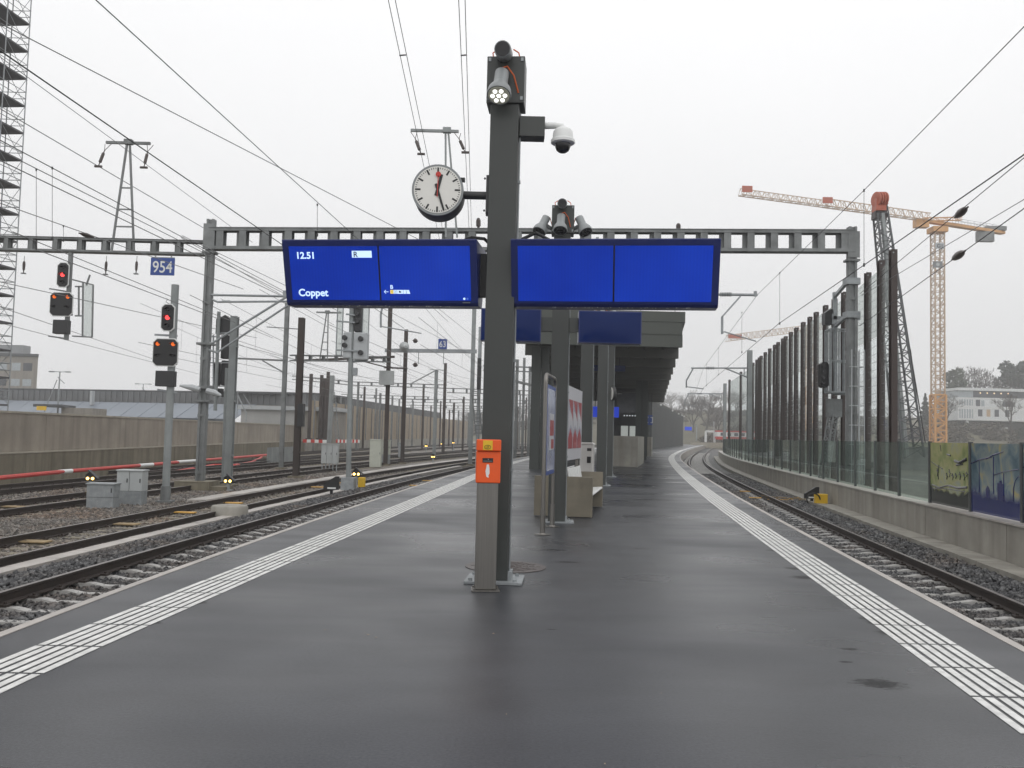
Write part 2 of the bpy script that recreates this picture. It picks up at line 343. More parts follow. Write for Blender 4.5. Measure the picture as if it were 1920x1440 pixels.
CRANEO = mat('crane_orange', (.42, .10, .05), .5, var=.15)
CRANEY = mat('crane_yellow', (.60, .32, .12), .55, var=.1)
CRANEW = mat('crane_jib_pale', (.50, .37, .26), .6, var=.1)
IRON = mat('cast_iron', (.075, .062, .058), .42, var=.3, vs=8, bump=.3, bs=60)
WIRE = mat('wire_dark', (.035, .035, .037), .5, var=.1)
WIREL = mat('wire_grey', (.16, .16, .165), .5, var=.1)
INSUL = mat('insulator_brown', (.05, .035, .03), .35, var=.2)
PAPER = mat('poster_paper', (.46, .46, .49), .4, var=.04)
PAPERB = mat('poster_grey_print', (.30, .31, .37), .4, var=.1, vs=3)
LAMPW = mat('led_white', (1, 1, .98), emit=1.8)
LAMPY = mat('lit_yellow_lamp', (1, .62, .16), emit=6)
LAMPR = mat('lit_red_lamp', (1, .06, .06), emit=2.2)
LAMPO = mat('lit_orange_lamp', (1, .17, .02), emit=.8)
LENS = mat('dark_lens', (.02, .02, .022), .12, var=.1)
BEIGE = mat('beige_panel', (.33, .265, .19), .7, var=.12, vs=.5, streak=.3)
CORR = mat('corrugated_grey', (.14, .145, .15), .6, var=.15, vs=.4)
ROOFB = mat('blue_grey_roof', (.20, .225, .26), .5, var=.1, vs=.3)
ROOFD = mat('dark_roof_edge', (.07, .075, .08), .6, var=.15)
FACADE = mat('grey_brown_facade', (.27, .25, .22), .75, var=.15, vs=.4, streak=.4)
WHITEF = mat('white_facade', (.66, .68, .68), .55, var=.05, vs=.3)
WINDK = mat('dark_window', (.06, .065, .075), .12, var=.2)
WINLT = mat('pale_window', (.36, .40, .42), .15, var=.15)
GRASS = mat('rough_grass', (.085, .075, .04), .9, var=.35, vs=.15)
TRUNK = mat('bark', (.07, .06, .05), .9, var=.2)
TWIG = mat('bare_twigs', (.075, .06, .05), .9, var=.25, vs=.4)
CONIF = mat('conifer_green', (.030, .045, .028), .85, var=.35, vs=.5)
GREENB = mat('grey_green_leaves', (.06, .075, .045), .85, var=.35, vs=.6)

# ------------------------------------------------------------------ curves of the place: x as a function of y
def interp(pts):
    ys = np.array([p[0] for p in pts], float); xs = np.array([p[1] for p in pts], float)
    d = np.gradient(xs, ys)
    def f(y):
        y = float(y)
        if y <= ys[0]: return float(xs[0] + d[0] * (y - ys[0]))
        if y >= ys[-1]: return float(xs[-1] + d[-1] * (y - ys[-1]))
        i = int(np.searchsorted(ys, y) - 1); h = ys[i + 1] - ys[i]; t = (y - ys[i]) / h
        return float((2*t**3-3*t**2+1)*xs[i] + (t**3-2*t**2+t)*h*d[i] + (-2*t**3+3*t**2)*xs[i+1] + (t**3-t**2)*h*d[i+1])
    return f
def slope_curve(y0, x0, sl, y1=320):
    ys = np.arange(-40, y1, .5); s = np.interp(ys, [p[0] for p in sl], [p[1] for p in sl]); x = np.cumsum(s) * .5
    x += x0 - np.interp(y0, ys, x)
    return lambda y: float(np.interp(y, ys, x))
edgeL = slope_curve(7, -3.76, [(-40, -.02), (5, .0), (11, .045), (20, .062), (35, .08), (50, .108), (70, .15), (100, .18), (200, .24), (320, .28)])
edgeR = interp([(-20, .75), (-6, 2.45), (2, 3.43), (7, 4.05), (11.7, 4.64), (15, 5.06), (18.4, 5.50), (22.5, 6.04), (29.4, 7.02), (35.4, 7.90), (44.5, 9.27), (56, 11.1), (67.6, 13.05), (75, 14.4), (107.6, 21.2), (150, 31.0), (237, 52.3), (290, 66)])
def shift(f, off):
    """offset of curve f to the right by off (along its normal)"""
    def g(y):
        s = (f(y + .5) - f(y - .5)); k = math.sqrt(1 + s * s)
        yy = y + off * s / k
        return f(yy) + off / k
    return g
lineR = shift(edgeR, -.44)
lineL = interp([(-20, -3.6), (-6, -3.58), (2, -3.50), (5.9, -3.41), (8.6, -3.22), (11, -3.05), (14.75, -2.78), (23.6, -2.18), (37, -1.28)] + [(y, edgeL(y) + .55) for y in (52, 60, 70, 80, 100, 120, 150, 200, 260)])
def head(f, y): return math.atan(f(y + .5) - f(y - .5))
def poly(f, y0, y1, z, step=None):
    out = []; y = y0
    while y < y1:
        out.append(Vector((f(y), y, z))); y += step or max(.8, .03 * abs(y))
    out.append(Vector((f(y1), y1, z))); return out
def pair(f, offs, y0, y1, z):
    g = [shift(f, o) for o in offs]
    n = []; y = y0
    while y < y1: n.append(y); y += max(.8, .03 * abs(y))
    n.append(y1)
    return [[Vector((h(y), y, z)) for y in n] for h in g]

# ------------------------------------------------------------------ ground, hills
ZG = -1.06
mb = MB(); mb.add([(-415, -38, ZG), (475, -38, ZG), (475, 895, ZG), (-415, 895, ZG)], [(0, 1, 2, 3)])
tag(mb.build('ground', gravel_ground_mat('yard_ground', (.10, .09, .075), (.20, .18, .15), 5)), kind='structure')
def hill(x, y):
    a = max(0, min(1, (y - 190) / 110)) * max(0, min(1, (x - 45) / 60)) * 8.5
    b = max(0, min(1, (y - 300) / 160)) * max(0, min(1, (x + 40) / 80)) * 17
    return ZG - .3 + max(a, b) + (mnoise.noise((x * .02, y * .02, 0)) + .4) * max(a, b) * .15
NX, NY = 70, 60
vs = []; fs = []
for j in range(NY):
    for i in range(NX):
        x = -100 + 568 * i / (NX - 1); y = 170 + 720 * j / (NY - 1); vs.append((x, y, hill(x, y)))
for j in range(NY - 1):
    for i in range(NX - 1):
        a = j * NX + i; fs.append((a, a + 1, a + NX + 1, a + NX))
mb = MB(); mb.add(vs, fs); tag(mb.build('hill', GRASS, smooth=True), kind='structure')

# ------------------------------------------------------------------ platform
ys = []; y = -14.0
while y < 262: ys.append(y); y += max(.7, .025 * abs(y))
eL2, eR2 = shift(edgeL, -.0), shift(edgeR, .0)
A = [Vector((edgeL(y), y, 0)) for y in ys]; B = [Vector((edgeR(y), y, 0)) for y in ys]
mb = MB()
vs = []; fs = []; NC = 14
for a, b in zip(A, B):
    for k in range(NC + 1): vs.append(a.lerp(b, k / NC))
for i in range(len(ys) - 1):
    for k in range(NC): q = i * (NC + 1) + k; fs.append((q, q + 1, q + NC + 2, q + NC + 1))
mb.add(vs, fs); tag(mb.build('platform', ASPH), kind='structure')
# concrete edge copings with the platform's side walls
mb = MB()
for f, sg in ((edgeL, -1), (edgeR, 1)):
    g1, g2, g3 = pair(f, (0.0, sg * .085, sg * .03), -14, 262, 0)
    up = Vector((0, 0, .006)); dn = Vector((0, 0, -.14)); bt = Vector((0, 0, ZG))
    mb.strip([p + up for p in g1], [p + up for p in g2]); mb.strip([p + up for p in g2], [p + dn for p in g2])
    mb.strip([p + dn for p in g2], [p + dn for p in g3]); mb.strip([p + dn for p in g3], [p + bt for p in g3])
    mb.strip([p - up for p in g1], [p + up for p in g1])
tag(mb.build('platform_edge', CONC_L), kind='structure')
# tactile safety lines: six raised white ribs per side, laid in short slabs
def tactile(f, sg, name):
    mb = MB(); y = -13.0; k = 0
    while y < 255:
        st = .72 if y < 60 else 2.2
        gap = .019 if y < 60 else 0
        for i in range(6):
            o0 = sg * (.004 + i * .0815 + random.uniform(-.003, .003)); o1 = o0 + sg * .053
            if y > 34: o0 = sg * (.0 + i * .0815); o1 = o0 + sg * .066
            g0, g1 = shift(f, o0), shift(f, o1)
            a, b = y + gap, y + st - gap
            z = .0055
            p = [Vector((g0(a), a, z)), Vector((g1(a), a, z)), Vector((g1(b), b, z)), Vector((g0(b), b, z))]
            mb.add([*p, *[q - Vector((0, 0, .0035)) for q in p]], [(0, 1, 2, 3), (0, 1, 5, 4), (1, 2, 6, 5), (2, 3, 7, 6), (3, 0, 4, 7)])
        y += st
    return tag(mb.build(name, WHITEP), kind='structure')
tactile(lineL, 1, 'platform_marking'); tactile(lineR, -1, 'platform_marking')
mb = MB()
for y in (78, 92):   # thin cross lines on the far platform
    mb.add([(edgeL(y) + 1.2, y, .004), (lineR(y) - .7, y, .004), (lineR(y) - .7, y + .35, .004), (edgeL(y) + 1.2, y + .35, .004)], [(0, 1, 2, 3)])
y = 42.5
mb.add([(edgeL(y) + 1.3, y, .004), (1.0, y, .004), (1.0, y + .12, .004), (edgeL(y) + 1.3, y + .12, .004)], [(0, 1, 2, 3)])
tag(mb.build('platform_marking', WHITEP), kind='structure')

# ------------------------------------------------------------------ ballast surfaces
MATDK = gravel_ground_mat('dark_ballast_bed', (.025, .025, .027), (.12, .12, .12), 17)
MATBR = gravel_ground_mat('brown_ballast_bed', (.075, .066, .056), (.21, .185, .16), 17)
def bed(f, o0, o1, y0, y1, z, m, name='ballast_bed'):
    a, b = pair(f, (o0, o1), y0, y1, z); mb = MB(); mb.strip(a, b)
    return tag(mb.build(name, m), kind='structure')
bed(edgeL, -4.1, -.10, -8, 250, -.835, MATDK)
bed(edgeL, -16.8, -4.1, -8, 250, -.775, MATBR)
wallR = shift(edgeR, 4.2)
bed(edgeR, .10, 4.3, -8, 290, -.835, MATDK)

# ------------------------------------------------------------------ railway tracks
def rail_mesh(f, y0, y1, zt):
    prof = [(-.036, 0), (.036, 0), (.036, -.035), (.012, -.05), (.012, -.13), (.07, -.148), (.07, -.165), (-.07, -.165), (-.07, -.148), (-.012, -.13), (-.012, -.05), (-.036, -.035)]
    lines = pair(f, [p[0] for p in prof], y0, y1, 0); mb = MB(); n = len(prof)
    for i in range(n):
        j = (i + 1) % n
        mb.strip([p + Vector((0, 0, zt + prof[i][1])) for p in lines[i]], [p + Vector((0, 0, zt + prof[j][1])) for p in lines[j]], 1 if i == 0 else 0)
    return mb
def sleeper_mb(old=False):
    mb = MB(); g = .7525
    if old: mb.box(-1.25, 1.25, -.13, .13, -.30, -.175, 0)
    else:
        # monoblock concrete sleeper: raised rail seats, dished middle
        xs = [-1.3, -1.0, -.5, -.32, .32, .5, 1.0, 1.3]; zt = [-.215, -.168, -.168, -.20, -.20, -.168, -.168, -.215]
        n = len(xs); top = .068; bot = .10
        vs = [];
        for x, z in zip(xs, zt): vs += [(x, -bot, -.36), (x, -top, z), (x, top, z), (x, bot, -.36)]
        fs = [(0, 1, 2, 3), tuple((n - 1) * 4 + k for k in (3, 2, 1, 0))]
        for i in range(n - 1):
            for k in range(4): fs.append((i * 4 + k, i * 4 + (k + 1) % 4, i * 4 + 4 + (k + 1) % 4, i * 4 + 4 + k))
        mb.add(vs, fs)
    for s in (-1, 1):
        for d in (-1, 1):
            x = s * g + d * .115; z = -.17 if not old else -.175
            mb.box(x - .05, x + .05, -.06, .06, z, z + .035, 1); mb.cyl((x, 0, z), (x, 0, z + .065), .022, 6, 1)
    return mb
SL_NEW = None
def track(name, label, f, off, y0, y1, zt, ind=0, ind_y0=0, old=False, stuff_y1=None, pitch=.62, group='railway tracks of the yard'):
    c = shift(f, off); root = thing(name, label, 'railway track', (c(max(y0, 8)), max(y0, 8), zt), 0, group)
    for s in (-.7525, .7525):
        rail_mesh(shift(f, off + s), y0, y1, zt).build('rail', [RAILS, RAILT], root, world=True)
    m = [SLEEP_OLD if old else SLEEP, RAILS]
    first = None
    for k in range(ind):
        y = ind_y0 + k * pitch
        if first is None:
            o = first = sleeper_mb(old).build('sleeper', m, root)
        else:
            o = first.copy(); C.objects.link(o); o.parent = root
        o.location = Vector((c(y), y, zt)) - root.location; o.rotation_euler = (0, 0, -head(c, y))
    if stuff_y1:
        mb = MB(); y = ind_y0 + ind * pitch; src = sleeper_mb(old); V = np.array(src.v)
        while y < stuff_y1:
            h = -head(c, y); cc, ss = math.cos(h), math.sin(h)
            vs = np.stack([V[:, 0] * cc - V[:, 1] * ss + c(y), V[:, 0] * ss + V[:, 1] * cc + y, V[:, 2] + zt], 1)
            mb.add(vs.tolist(), src.f); mb.m[-len(src.f):] = src.m; y += pitch
        if mb.v: tag(mb.build('sleepers', m, root, world=True), kind='stuff')
    return root
track('railway_track', 'nearest track on the left with pale sleepers beside the platform edge', edgeL, -2.05, -6, 240, -.55, 100, 5, stuff_y1=130)
track('railway_track', 'second track from the platform on the left with yellow blocks between its rails', edgeL, -5.4, -4, 240, -.57, 100, 11, True, stuff_y1=120)
track('railway_track', 'track in brown gravel behind the two grey equipment cabinets', edgeL, -10.3, -4, 240, -.57, 80, 17, True, stuff_y1=110)
track('railway_track', 'farthest left track running alongside the red and white pipe', edgeL, -14.6, -4, 240, -.58, 60, 27, True, stuff_y1=100)
yardf = interp([(40, -18.4), (60, -17.3), (85, -15.4), (110, -13.2), (150, -8), (200, 0), (260, 11)])
yardg = interp([(70, -20.5), (90, -19.8), (115, -18), (150, -14), (200, -7), (260, 3)])
bed(yardf, -6, 4.0, 78, 255, -.782, MATBR)
track('railway_track', 'far yard track crossing in front of the beige panel wall', yardf, 0, 42, 240, -.58, 0, 45, True, stuff_y1=110)
track('railway_track', 'far yard track closest to the beige panel wall', yardg, 0, 72, 240, -.58, 0, 74, True, stuff_y1=110)
track('railway_track', 'curved track on the right between platform and glass screen wall', edgeR, 1.60, -6, 285, -.55, 100, 6, stuff_y1=150)

# ------------------------------------------------------------------ loose ballast stones
def stones(name, m, zones, label):
    """zones: (curve, off0, off1, y0, y1, z, per_m2, size)"""
    P = []; SZ = []
    for f, o0, o1, y0, y1, z, dens, sz in zones:
        y = y0
        while y < y1:
            st = 1.0; n = int(dens * abs(o1 - o0) * st * min(1, (14 / max(y, 10)) ** 1.0))
            s = f(y + .5) - f(y - .5); k = math.sqrt(1 + s * s)
            u = rng.uniform(o0, o1, n); t = rng.uniform(0, st, n)
            xx = f(y) + t * s + u / k; yy = y + t - u * s / k
            P.append(np.stack([xx, yy, np.full(n, z) + rng.normal(0, .012, n)], 1)); SZ.append(sz * rng.uniform(.6, 1.35, n) * (1 + max(0, y - 14) * .012)); y += st
    P = np.concatenate(P); SZ = np.concatenate(SZ); n = len(P)
    cube = np.array([(-1, -1, -1), (1, -1, -1), (1, 1, -1), (-1, 1, -1), (-1, -1, 1), (1, -1, 1), (1, 1, 1), (-1, 1, 1)], float)
    V = cube[None] * rng.uniform(.55, 1.0, (n, 8, 3)) * rng.uniform(.65, 1.2, (n, 1, 3))
    q = rng.normal(size=(n, 4)); q /= np.linalg.norm(q, axis=1, keepdims=True); w_, x, y, z = q.T
    Rm = np.stack([1-2*(y*y+z*z), 2*(x*y-z*w_), 2*(x*z+y*w_), 2*(x*y+z*w_), 1-2*(x*x+z*z), 2*(y*z-x*w_), 2*(x*z-y*w_), 2*(y*z+x*w_), 1-2*(x*x+y*y)], 1).reshape(n, 3, 3)
    V = np.einsum('nij,nkj->nki', Rm, V) * (SZ / 2)[:, None, None] + P[:, None, :]
    T = np.array([(0, 2, 1), (0, 3, 2), (4, 5, 6), (4, 6, 7), (0, 1, 5), (0, 5, 4), (1, 2, 6), (1, 6, 5), (2, 3, 7), (2, 7, 6), (3, 0, 4), (3, 4, 7)])
    Fc = (T[None] + (np.arange(n) * 8)[:, None, None]).reshape(-1)
    me = bpy.data.meshes.new(name); me.vertices.add(n * 8); me.vertices.foreach_set('co', V.reshape(-1).astype(np.float32))
    me.loops.add(len(Fc)); me.loops.foreach_set('vertex_index', Fc.astype(np.int32))
    me.polygons.add(n * 12); me.polygons.foreach_set('loop_start', np.arange(0, n * 36, 3, dtype=np.int32))
    me.update(calc_edges=True); me.materials.append(m)
    o = bpy.data.objects.new(name, me); C.objects.link(o)
    return tag(o, label, 'ballast', kind='stuff')
ST_DK = stone_mat('dark_stones', (.018, .018, .020), (.05, .05, .053), (.15, .15, .15))
ST_BR = stone_mat('brown_stones', (.05, .045, .04), (.13, .115, .10), (.25, .225, .20))
stones('ballast', ST_DK, [(edgeL, -4.0, -.25, 4.5, 46, -.783, 680, .056), (edgeL, -3.95, -2.95, 8, 46, -.70, 420, .066), (edgeL, -3.75, -3.1, 8, 40, -.65, 300, .066)],
       'dark grey ballast stones round the nearest left track')
stones('ballast', ST_DK, [(edgeR, .2, 3.6, 4.5, 60, -.783, 680, .056), (edgeR, 2.5, 3.6, 7, 60, -.72, 420, .066), (edgeR, 2.6, 3.45, 7, 50, -.68, 260, .066)],
       'dark grey ballast stones round the right hand track')
stones('ballast', ST_BR, [(edgeL, -13.6, -4.5, 9, 52, -.775, 330, .058)], 'rusty brown ballast stones across the left yard')

# cable troughs and service paths of concrete beside the tracks
def slabpath(f, o0, o1, y0, y1, z0, z1, m, label, cat='cable trough'):
    mb = MB(); y = y0
    while y < y1:
        a, b = pair(f, (o0, o1), y + .008, y + .99, 0)
        q = [a[0], b[0], b[-1], a[-1]]
        mb.add([p + Vector((0, 0, z0)) for p in q] + [p + Vector((0, 0, z1 + random.uniform(-.006, .006))) for p in q],
               [(4, 5, 6, 7), (0, 1, 5, 4), (1, 2, 6, 5), (2, 3, 7, 6), (3, 0, 4, 7)]); y += 1.0
    o = mb.build('cable_trough', m); return tag(o, label, cat)
slabpath(edgeL, -4.42, -4.10, 2, 62, -.95, -.665, CONC_L, 'pale concrete cable trough between the two nearest left tracks')
slabpath(edgeL, -7.55, -6.95, 28, 90, -.95, -.69, CONC_L, 'wet concrete path strip left of the second track')
slabpath(wallR, -.58, -.01, -4, 118, -1.0, -.60, CONC, 'concrete walkway at the foot of the right parapet wall', 'walkway')

# scraps of leaf litter on the wet asphalt
mb = MB()
for px, py in ((946, 1155), (684, 1186), (690, 1190), (925, 1188), (949, 1339), (1134, 1432), (840, 1187), (705, 1195), (610, 1181), (1360, 970), (1005, 1100), (760, 1240), (1240, 1300)):
    q = gz(px, py, .006); a = random.uniform(0, 6.28); r = random.uniform(.006, .016)
    mb.add([q + Vector((r * math.cos(a), r * math.sin(a), 0)), q + Vector((-r * .4 * math.sin(a), r * .4 * math.cos(a), .004)), q - Vector((r * math.cos(a), r * math.sin(a), 0)), q + Vector((r * .4 * math.sin(a), -r * .4 * math.cos(a), .003))], [(0, 1, 2, 3)])
tag(mb.build('leaf_litter', mat('leaf_scraps', (.5, .38, .25), .6)), 'tiny tan leaf scraps scattered on the wet platform', 'leaf litter', kind='stuff')

# pale haul road behind the right hand wall
a, b = pair(wallR, (.9, 60), -5, 150, -.45); mb = MB(); mb.strip(a, b)
tag(mb.build('haul_road', mat('pale_gravel_road', (.13, .125, .11), .7, var=.5, vs=.4, bump=.2, bs=6)), kind='structure')

# ------------------------------------------------------------------ right side: parapet wall, glass screen, noise barrier
def wallmesh(f, o0, o1, y0, y1, z0, z1, step, gap=.012):
    mb = MB(); y = y0
    while y < y1 - .01:
        e = min(y + step, y1); a, b = pair(f, (o0, o1), y + gap, e - gap, 0)
        n = len(a); lo = Vector((0, 0, z0)); hi = Vector((0, 0, z1))
        mb.strip([p + lo for p in a], [p + hi for p in a]); mb.strip([p + hi for p in a], [p + hi for p in b]); mb.strip([p + hi for p in b], [p + lo for p in b])
        for k in (0, -1): mb.add([a[k] + lo, a[k] + hi, b[k] + hi, b[k] + lo], [(0, 1, 2, 3)])
        y = e
    return mb
wr = thing('parapet_wall', 'low concrete parapet wall carrying the glass screens beside the right track', 'wall', (wallR(17), 17, -.8))
wallmesh(wallR, 0, .75, -6, 118, -1.0, .12, 4.6).build('wall', CONC, wr, world=True)
a, b, c_, d_ = pair(wallR, (-.035, .10, .10, .78), -6, 118, 0)
mb = MB(); up = Vector((0, 0, .122)); u2 = Vector((0, 0, .155))
mb.strip([p + up for p in a], [p + u2 for p in a]); mb.strip([p + u2 for p in a], [p + u2 for p in d_])
mb.build('coping', CONC_L, wr, world=True)

GLASS = glass_mat('clear_screen_glass', (.76, .82, .79), .35, .03)
GLASS_T = glass_mat('barrier_glass', (.95, .97, .97), .2, .03)
GLASS_F = glass_mat('frosted_barrier_glass', (.84, .86, .85), .1, .12, .25)
def mural_mat(name, kind):
    M = bpy.data.materials.new(name); M.use_nodes = True; t = M.node_tree; b = t.nodes['Principled BSDF']; K = t.links.new; N = t.nodes.new
    tc = N('ShaderNodeTexCoord'); n = N('ShaderNodeTexNoise'); n.inputs['Scale'].default_value = 2.1; n.inputs['Detail'].default_value = 5; n.inputs['Distortion'].default_value = .8
    K(tc.outputs['Object'], n.inputs['Vector']); s = N('ShaderNodeSeparateXYZ'); K(tc.outputs['Object'], s.inputs[0])
    r = N('ShaderNodeValToRGB'); e = r.color_ramp.elements
    cols = [(.16, .20, .07), (.26, .30, .11), (.36, .36, .16), (.30, .33, .25)] if kind == 0 else [(.05, .10, .13), (.13, .19, .22), (.22, .26, .24), (.38, .32, .10)]
    e[0].position = .3; e[0].color = (*cols[0], 1); e[1].position = .72; e[1].color = (*cols[3], 1)
    for p, c in ((.45, cols[1]), (.58, cols[2])): x = e.new(p); x.color = (*c, 1)
    K(n.outputs[0], r.inputs[0])
    # dark painted lower field with a ragged upper edge
    ad = N('ShaderNodeMath'); ad.operation = 'MULTIPLY_ADD'; ad.inputs[1].default_value = .55; K(n.outputs[0], ad.inputs[0]); K(s.outputs['Z'], ad.inputs[2])
    r2 = N('ShaderNodeValToRGB'); r2.color_ramp.elements[0].position = .62; r2.color_ramp.elements[1].position = .72 if kind == 0 else .84; K(ad.outputs[0], r2.inputs[0])
    mx = N('ShaderNodeMix'); mx.data_type = 'RGBA'; K(r2.outputs[0], mx.inputs[0]); mx.inputs[6].default_value = (.025, .03, .03, 1) if kind == 0 else (.012, .022, .12, 1); K(r.outputs[0], mx.inputs[7])
    K(mx.outputs[2], b.inputs['Base Color']); b.inputs['Roughness'].default_value = .08; b.inputs['Specular IOR Level'].default_value = .6
    return M
MUR = [mural_mat('painted_glass_yellow', 0), mural_mat('painted_glass_blue', 1)]
INK = [mat('painted_ink_black', (.02, .022, .025), .2), mat('painted_ink_blue', (.015, .02, .11), .2)]
gs = thing('glass_screen', 'row of glass panes in grey posts standing on the right parapet wall', 'glass screen', (wallR(22), 22, .16))
mat_gp = mat('screen_post_grey', (.075, .08, .08), .45, metal=.2); gl = shift(wallR, .30); ZT = 1.68
ypost = [-2.6]
YP = {}
def on_line(f, px):
    lo, hi = 3.0, 140.0
    for _ in range(60):
        m_ = (lo + hi) / 2; r_ = ray(px, hor(px)); 
        if f(m_) > r_.x / r_.y * m_: lo = m_
        else: hi = m_
    return lo
yy = [on_line(gl, px) for px in (1917, 1820, 1744, 1686, 1641, 1604, 1571, 1544, 1520, 1500, 1482)]
YB = yy[1]; d_ = yy[1] - yy[0]; yy = [yy[0] - d_ * k for k in (4, 3, 2, 1)] + yy
while yy[-1] < 98: yy.append(yy[-1] + 2.62)
for i, y in enumerate(yy):
    p = Vector((gl(y), y, 0)); q = Vector((gl(y + .1), y + .1, 0)); d = (q - p).normalized(); n = d.cross(Vector((0, 0, 1)))
    MB().bar(p + Vector((0, 0, .157)), p + Vector((0, 0, ZT + .01)), .09, .07, up=n).build('post', mat_gp, gs, world=True)
    if i + 1 < len(yy):
        p2 = Vector((gl(yy[i + 1]), yy[i + 1], 0)); dd = (p2 - p).normalized()
        kind = -1
        if abs(y - YB) < .1: kind = 0
        if y < YB - .1: kind = 1
        mb = MB(); a = p + dd * .05 + Vector((0, 0, .17)); b = p2 - dd * .05 + Vector((0, 0, .17)); hgt = Vector((0, 0, ZT - .19))
        nn = dd.cross(Vector((0, 0, 1))) * .008
        mb.add([a - nn, b - nn, b - nn + hgt, a - nn + hgt, a + nn, b + nn, b + nn + hgt, a + nn + hgt], [(0, 1, 2, 3), (7, 6, 5, 4), (3, 2, 6, 7), (0, 1, 5, 4), (0, 3, 7, 4), (1, 2, 6, 5)])
        o = mb.build('glass_pane', GLASS if kind < 0 else MUR[kind], gs, world=True)
        if kind == 0: o['label'] = 'pane painted yellow green with black ink figures'
        if kind == 1: o['label'] = 'pane painted blue and yellow with dark crane outlines'
        if kind >= 0:
            # loose ink drawing on the track side of the pane
            L0 = (b - a).length; sm = MB(); side = -dd.cross(Vector((0, 0, 1))) if (dd.cross(Vector((0, 0, 1)))).x > 0 else dd.cross(Vector((0, 0, 1)))
            off = side * .0105
            def P(u, v): return b + (a - b) * u + Vector((0, 0, (ZT - .19) * v)) + off   # u runs left to right as seen from the track
            def stroke(pts, w0): sm.tube([P(*q) for q in pts], [w0 * random.uniform(.6, 1.2) for _ in pts], 5)
            if kind == 0:
                stroke([(.05, .30), (.25, .27), (.5, .33), (.75, .31), (.95, .34)], .025); stroke([(.05, .24), (.4, .27), (.9, .27)], .012)
                for u, v, hh in ((.2, .45, .13), (.45, .42, .10), (.52, .46, .12), (.6, .42, .1), (.68, .45, .08), (.78, .44, .12), (.88, .44, .1), (.94, .5, .07)):
                    stroke([(u, v), (u + .015, v + hh * .5), (u - .01, v + hh)], .014); stroke([(u - .03, v + hh * .7), (u + .03, v + hh * .5)], .010)
                stroke([(.02, .68), (.2, .62), (.34, .58)], .010); stroke([(.24, .63), (.22, .5), (.23, .4)], .012)
                stroke([(.66, .72), (.78, .70), (.94, .76)], .035); stroke([(.7, .66), (.85, .68)], .022); stroke([(.45, .82), (.55, .80)], .025); stroke([(.28, .96), (.30, .86)], .010)
            else:
                for u, t0, w_ in ((.18, .76, .26), (.48, .84, .2), (.68, .62, .28)):
                    stroke([(u, .30), (u + .005, t0 - .02)], .012); stroke([(u - w_ * .7, t0 - .06), (u, t0), (u + w_, t0 + .05)], .014)
                sm.prism([(0, 0), (.3, 0), (.3, .34), (.22, .36), (.2, .42), (.1, .40), (.1, .36), (0, .36)], P(.56, .22), (a - b).normalized(), (0, 0, 1), side, .003)
                sm.prism([(0, 0), (.2, 0), (.2, .2), (.1, .28), (0, .2)], P(.32, .22), (a - b).normalized(), (0, 0, 1), side, .003)
                stroke([(.86, .25), (.87, .42), (.90, .52), (.96, .58), (1.0, .58)], .012)
            sm.build('ink_drawing', INK[kind], o, world=True)

# noise barrier of tall brown posts with wired transparent panels, behind the glass screen
BH = 8.4
bp = [(1700, None), (1674.6, 465), (1650.5, 486), (1627, 509), (1605, 531), (1584, 546), (1563, 559), (1546, 571), (1530, 584), (1517, 593), (1504, 603), (1492.6, 613.6), (1482, 622), (1473, 630), (1465.7, 634), (1458.7, 641), (1452, 646), (1441, 653), (1432.6, 660), (1427.6, 667), (1422, 670), (1417.5, 674), (1413, 680), (1391, 697), (1367, 712)]
nb = thing('noise_barrier', 'noise barrier of tall dark brown posts with wired transparent panels', 'noise barrier', (12.2, 28, 0))
pts = []
for px, ty in bp[1:]:
    Y = (BH - 1.6) * F / (hor(px) - ty); p = at(px, 800, Y); pts.append(Vector((p.x, Y, 0)))
# smooth the line of posts
for _ in range(3):
    q = [pts[0]]
    for i in range(1, len(pts) - 1):
        a, b, c = pts[i - 1], pts[i], pts[i + 1]; t = (b.y - a.y) / (c.y - a.y) if c.y != a.y else .5
        m_ = a.lerp(c, t); q.append(Vector(((b.x + m_.x) / 2, b.y, 0)))
    q.append(pts[-1]); pts = q
first = None
for i, p in enumerate(pts):
    if first is None:
        mb = MB()   # wide-flange section
        mb.box(-.105, .105, -.12, -.10, -1, BH); mb.box(-.105, .105, .10, .12, -1, BH); mb.box(-.01, .01, -.10, .10, -1, BH - .02)
        o = first = mb.build('post', BARRB, nb)
        mb2 = MB(); mb2.cyl((-.04, -.121, BH - .12), (-.04, -.135, BH - .12), .028, 8); lug = mb2.build('lifting_eye', GALV, o)
    else:
        o = first.copy(); C.objects.link(o); o.parent = nb
        l2 = lug.copy(); C.objects.link(l2); l2.parent = o
    o.location = p - nb.location
for i in range(len(pts) - 1):
    a, b = pts[i], pts[i + 1]; d = (b - a).normalized(); n = d.cross(Vector((0, 0, 1))) * .01
    if (b - a).length > 14: continue
    A0, B0 = a + d * .03, b - d * .03
    def slab(z0, z1):
        lo = Vector((0, 0, z0)); hi = Vector((0, 0, z1))
        return MB().add([A0 - n + lo, B0 - n + lo, B0 - n + hi, A0 - n + hi, A0 + n + lo, B0 + n + lo, B0 + n + hi, A0 + n + hi], [(0, 1, 2, 3), (7, 6, 5, 4), (3, 2, 6, 7), (0, 1, 5, 4), (0, 3, 7, 4), (1, 2, 6, 5)])
    slab(.2, 5.6).build('clear_panel', GLASS_T, nb, world=True)
    slab(5.64, BH - .3).build('frosted_panel', GLASS_F, nb, world=True)
    mb = MB(); z = .5
    while z < BH - .3:
        mb.bar(A0 + Vector((0, 0, z)), B0 + Vector((0, 0, z)), .009, .009); z += .3
    mb.build('panel_wires', WIREL, nb, world=True)

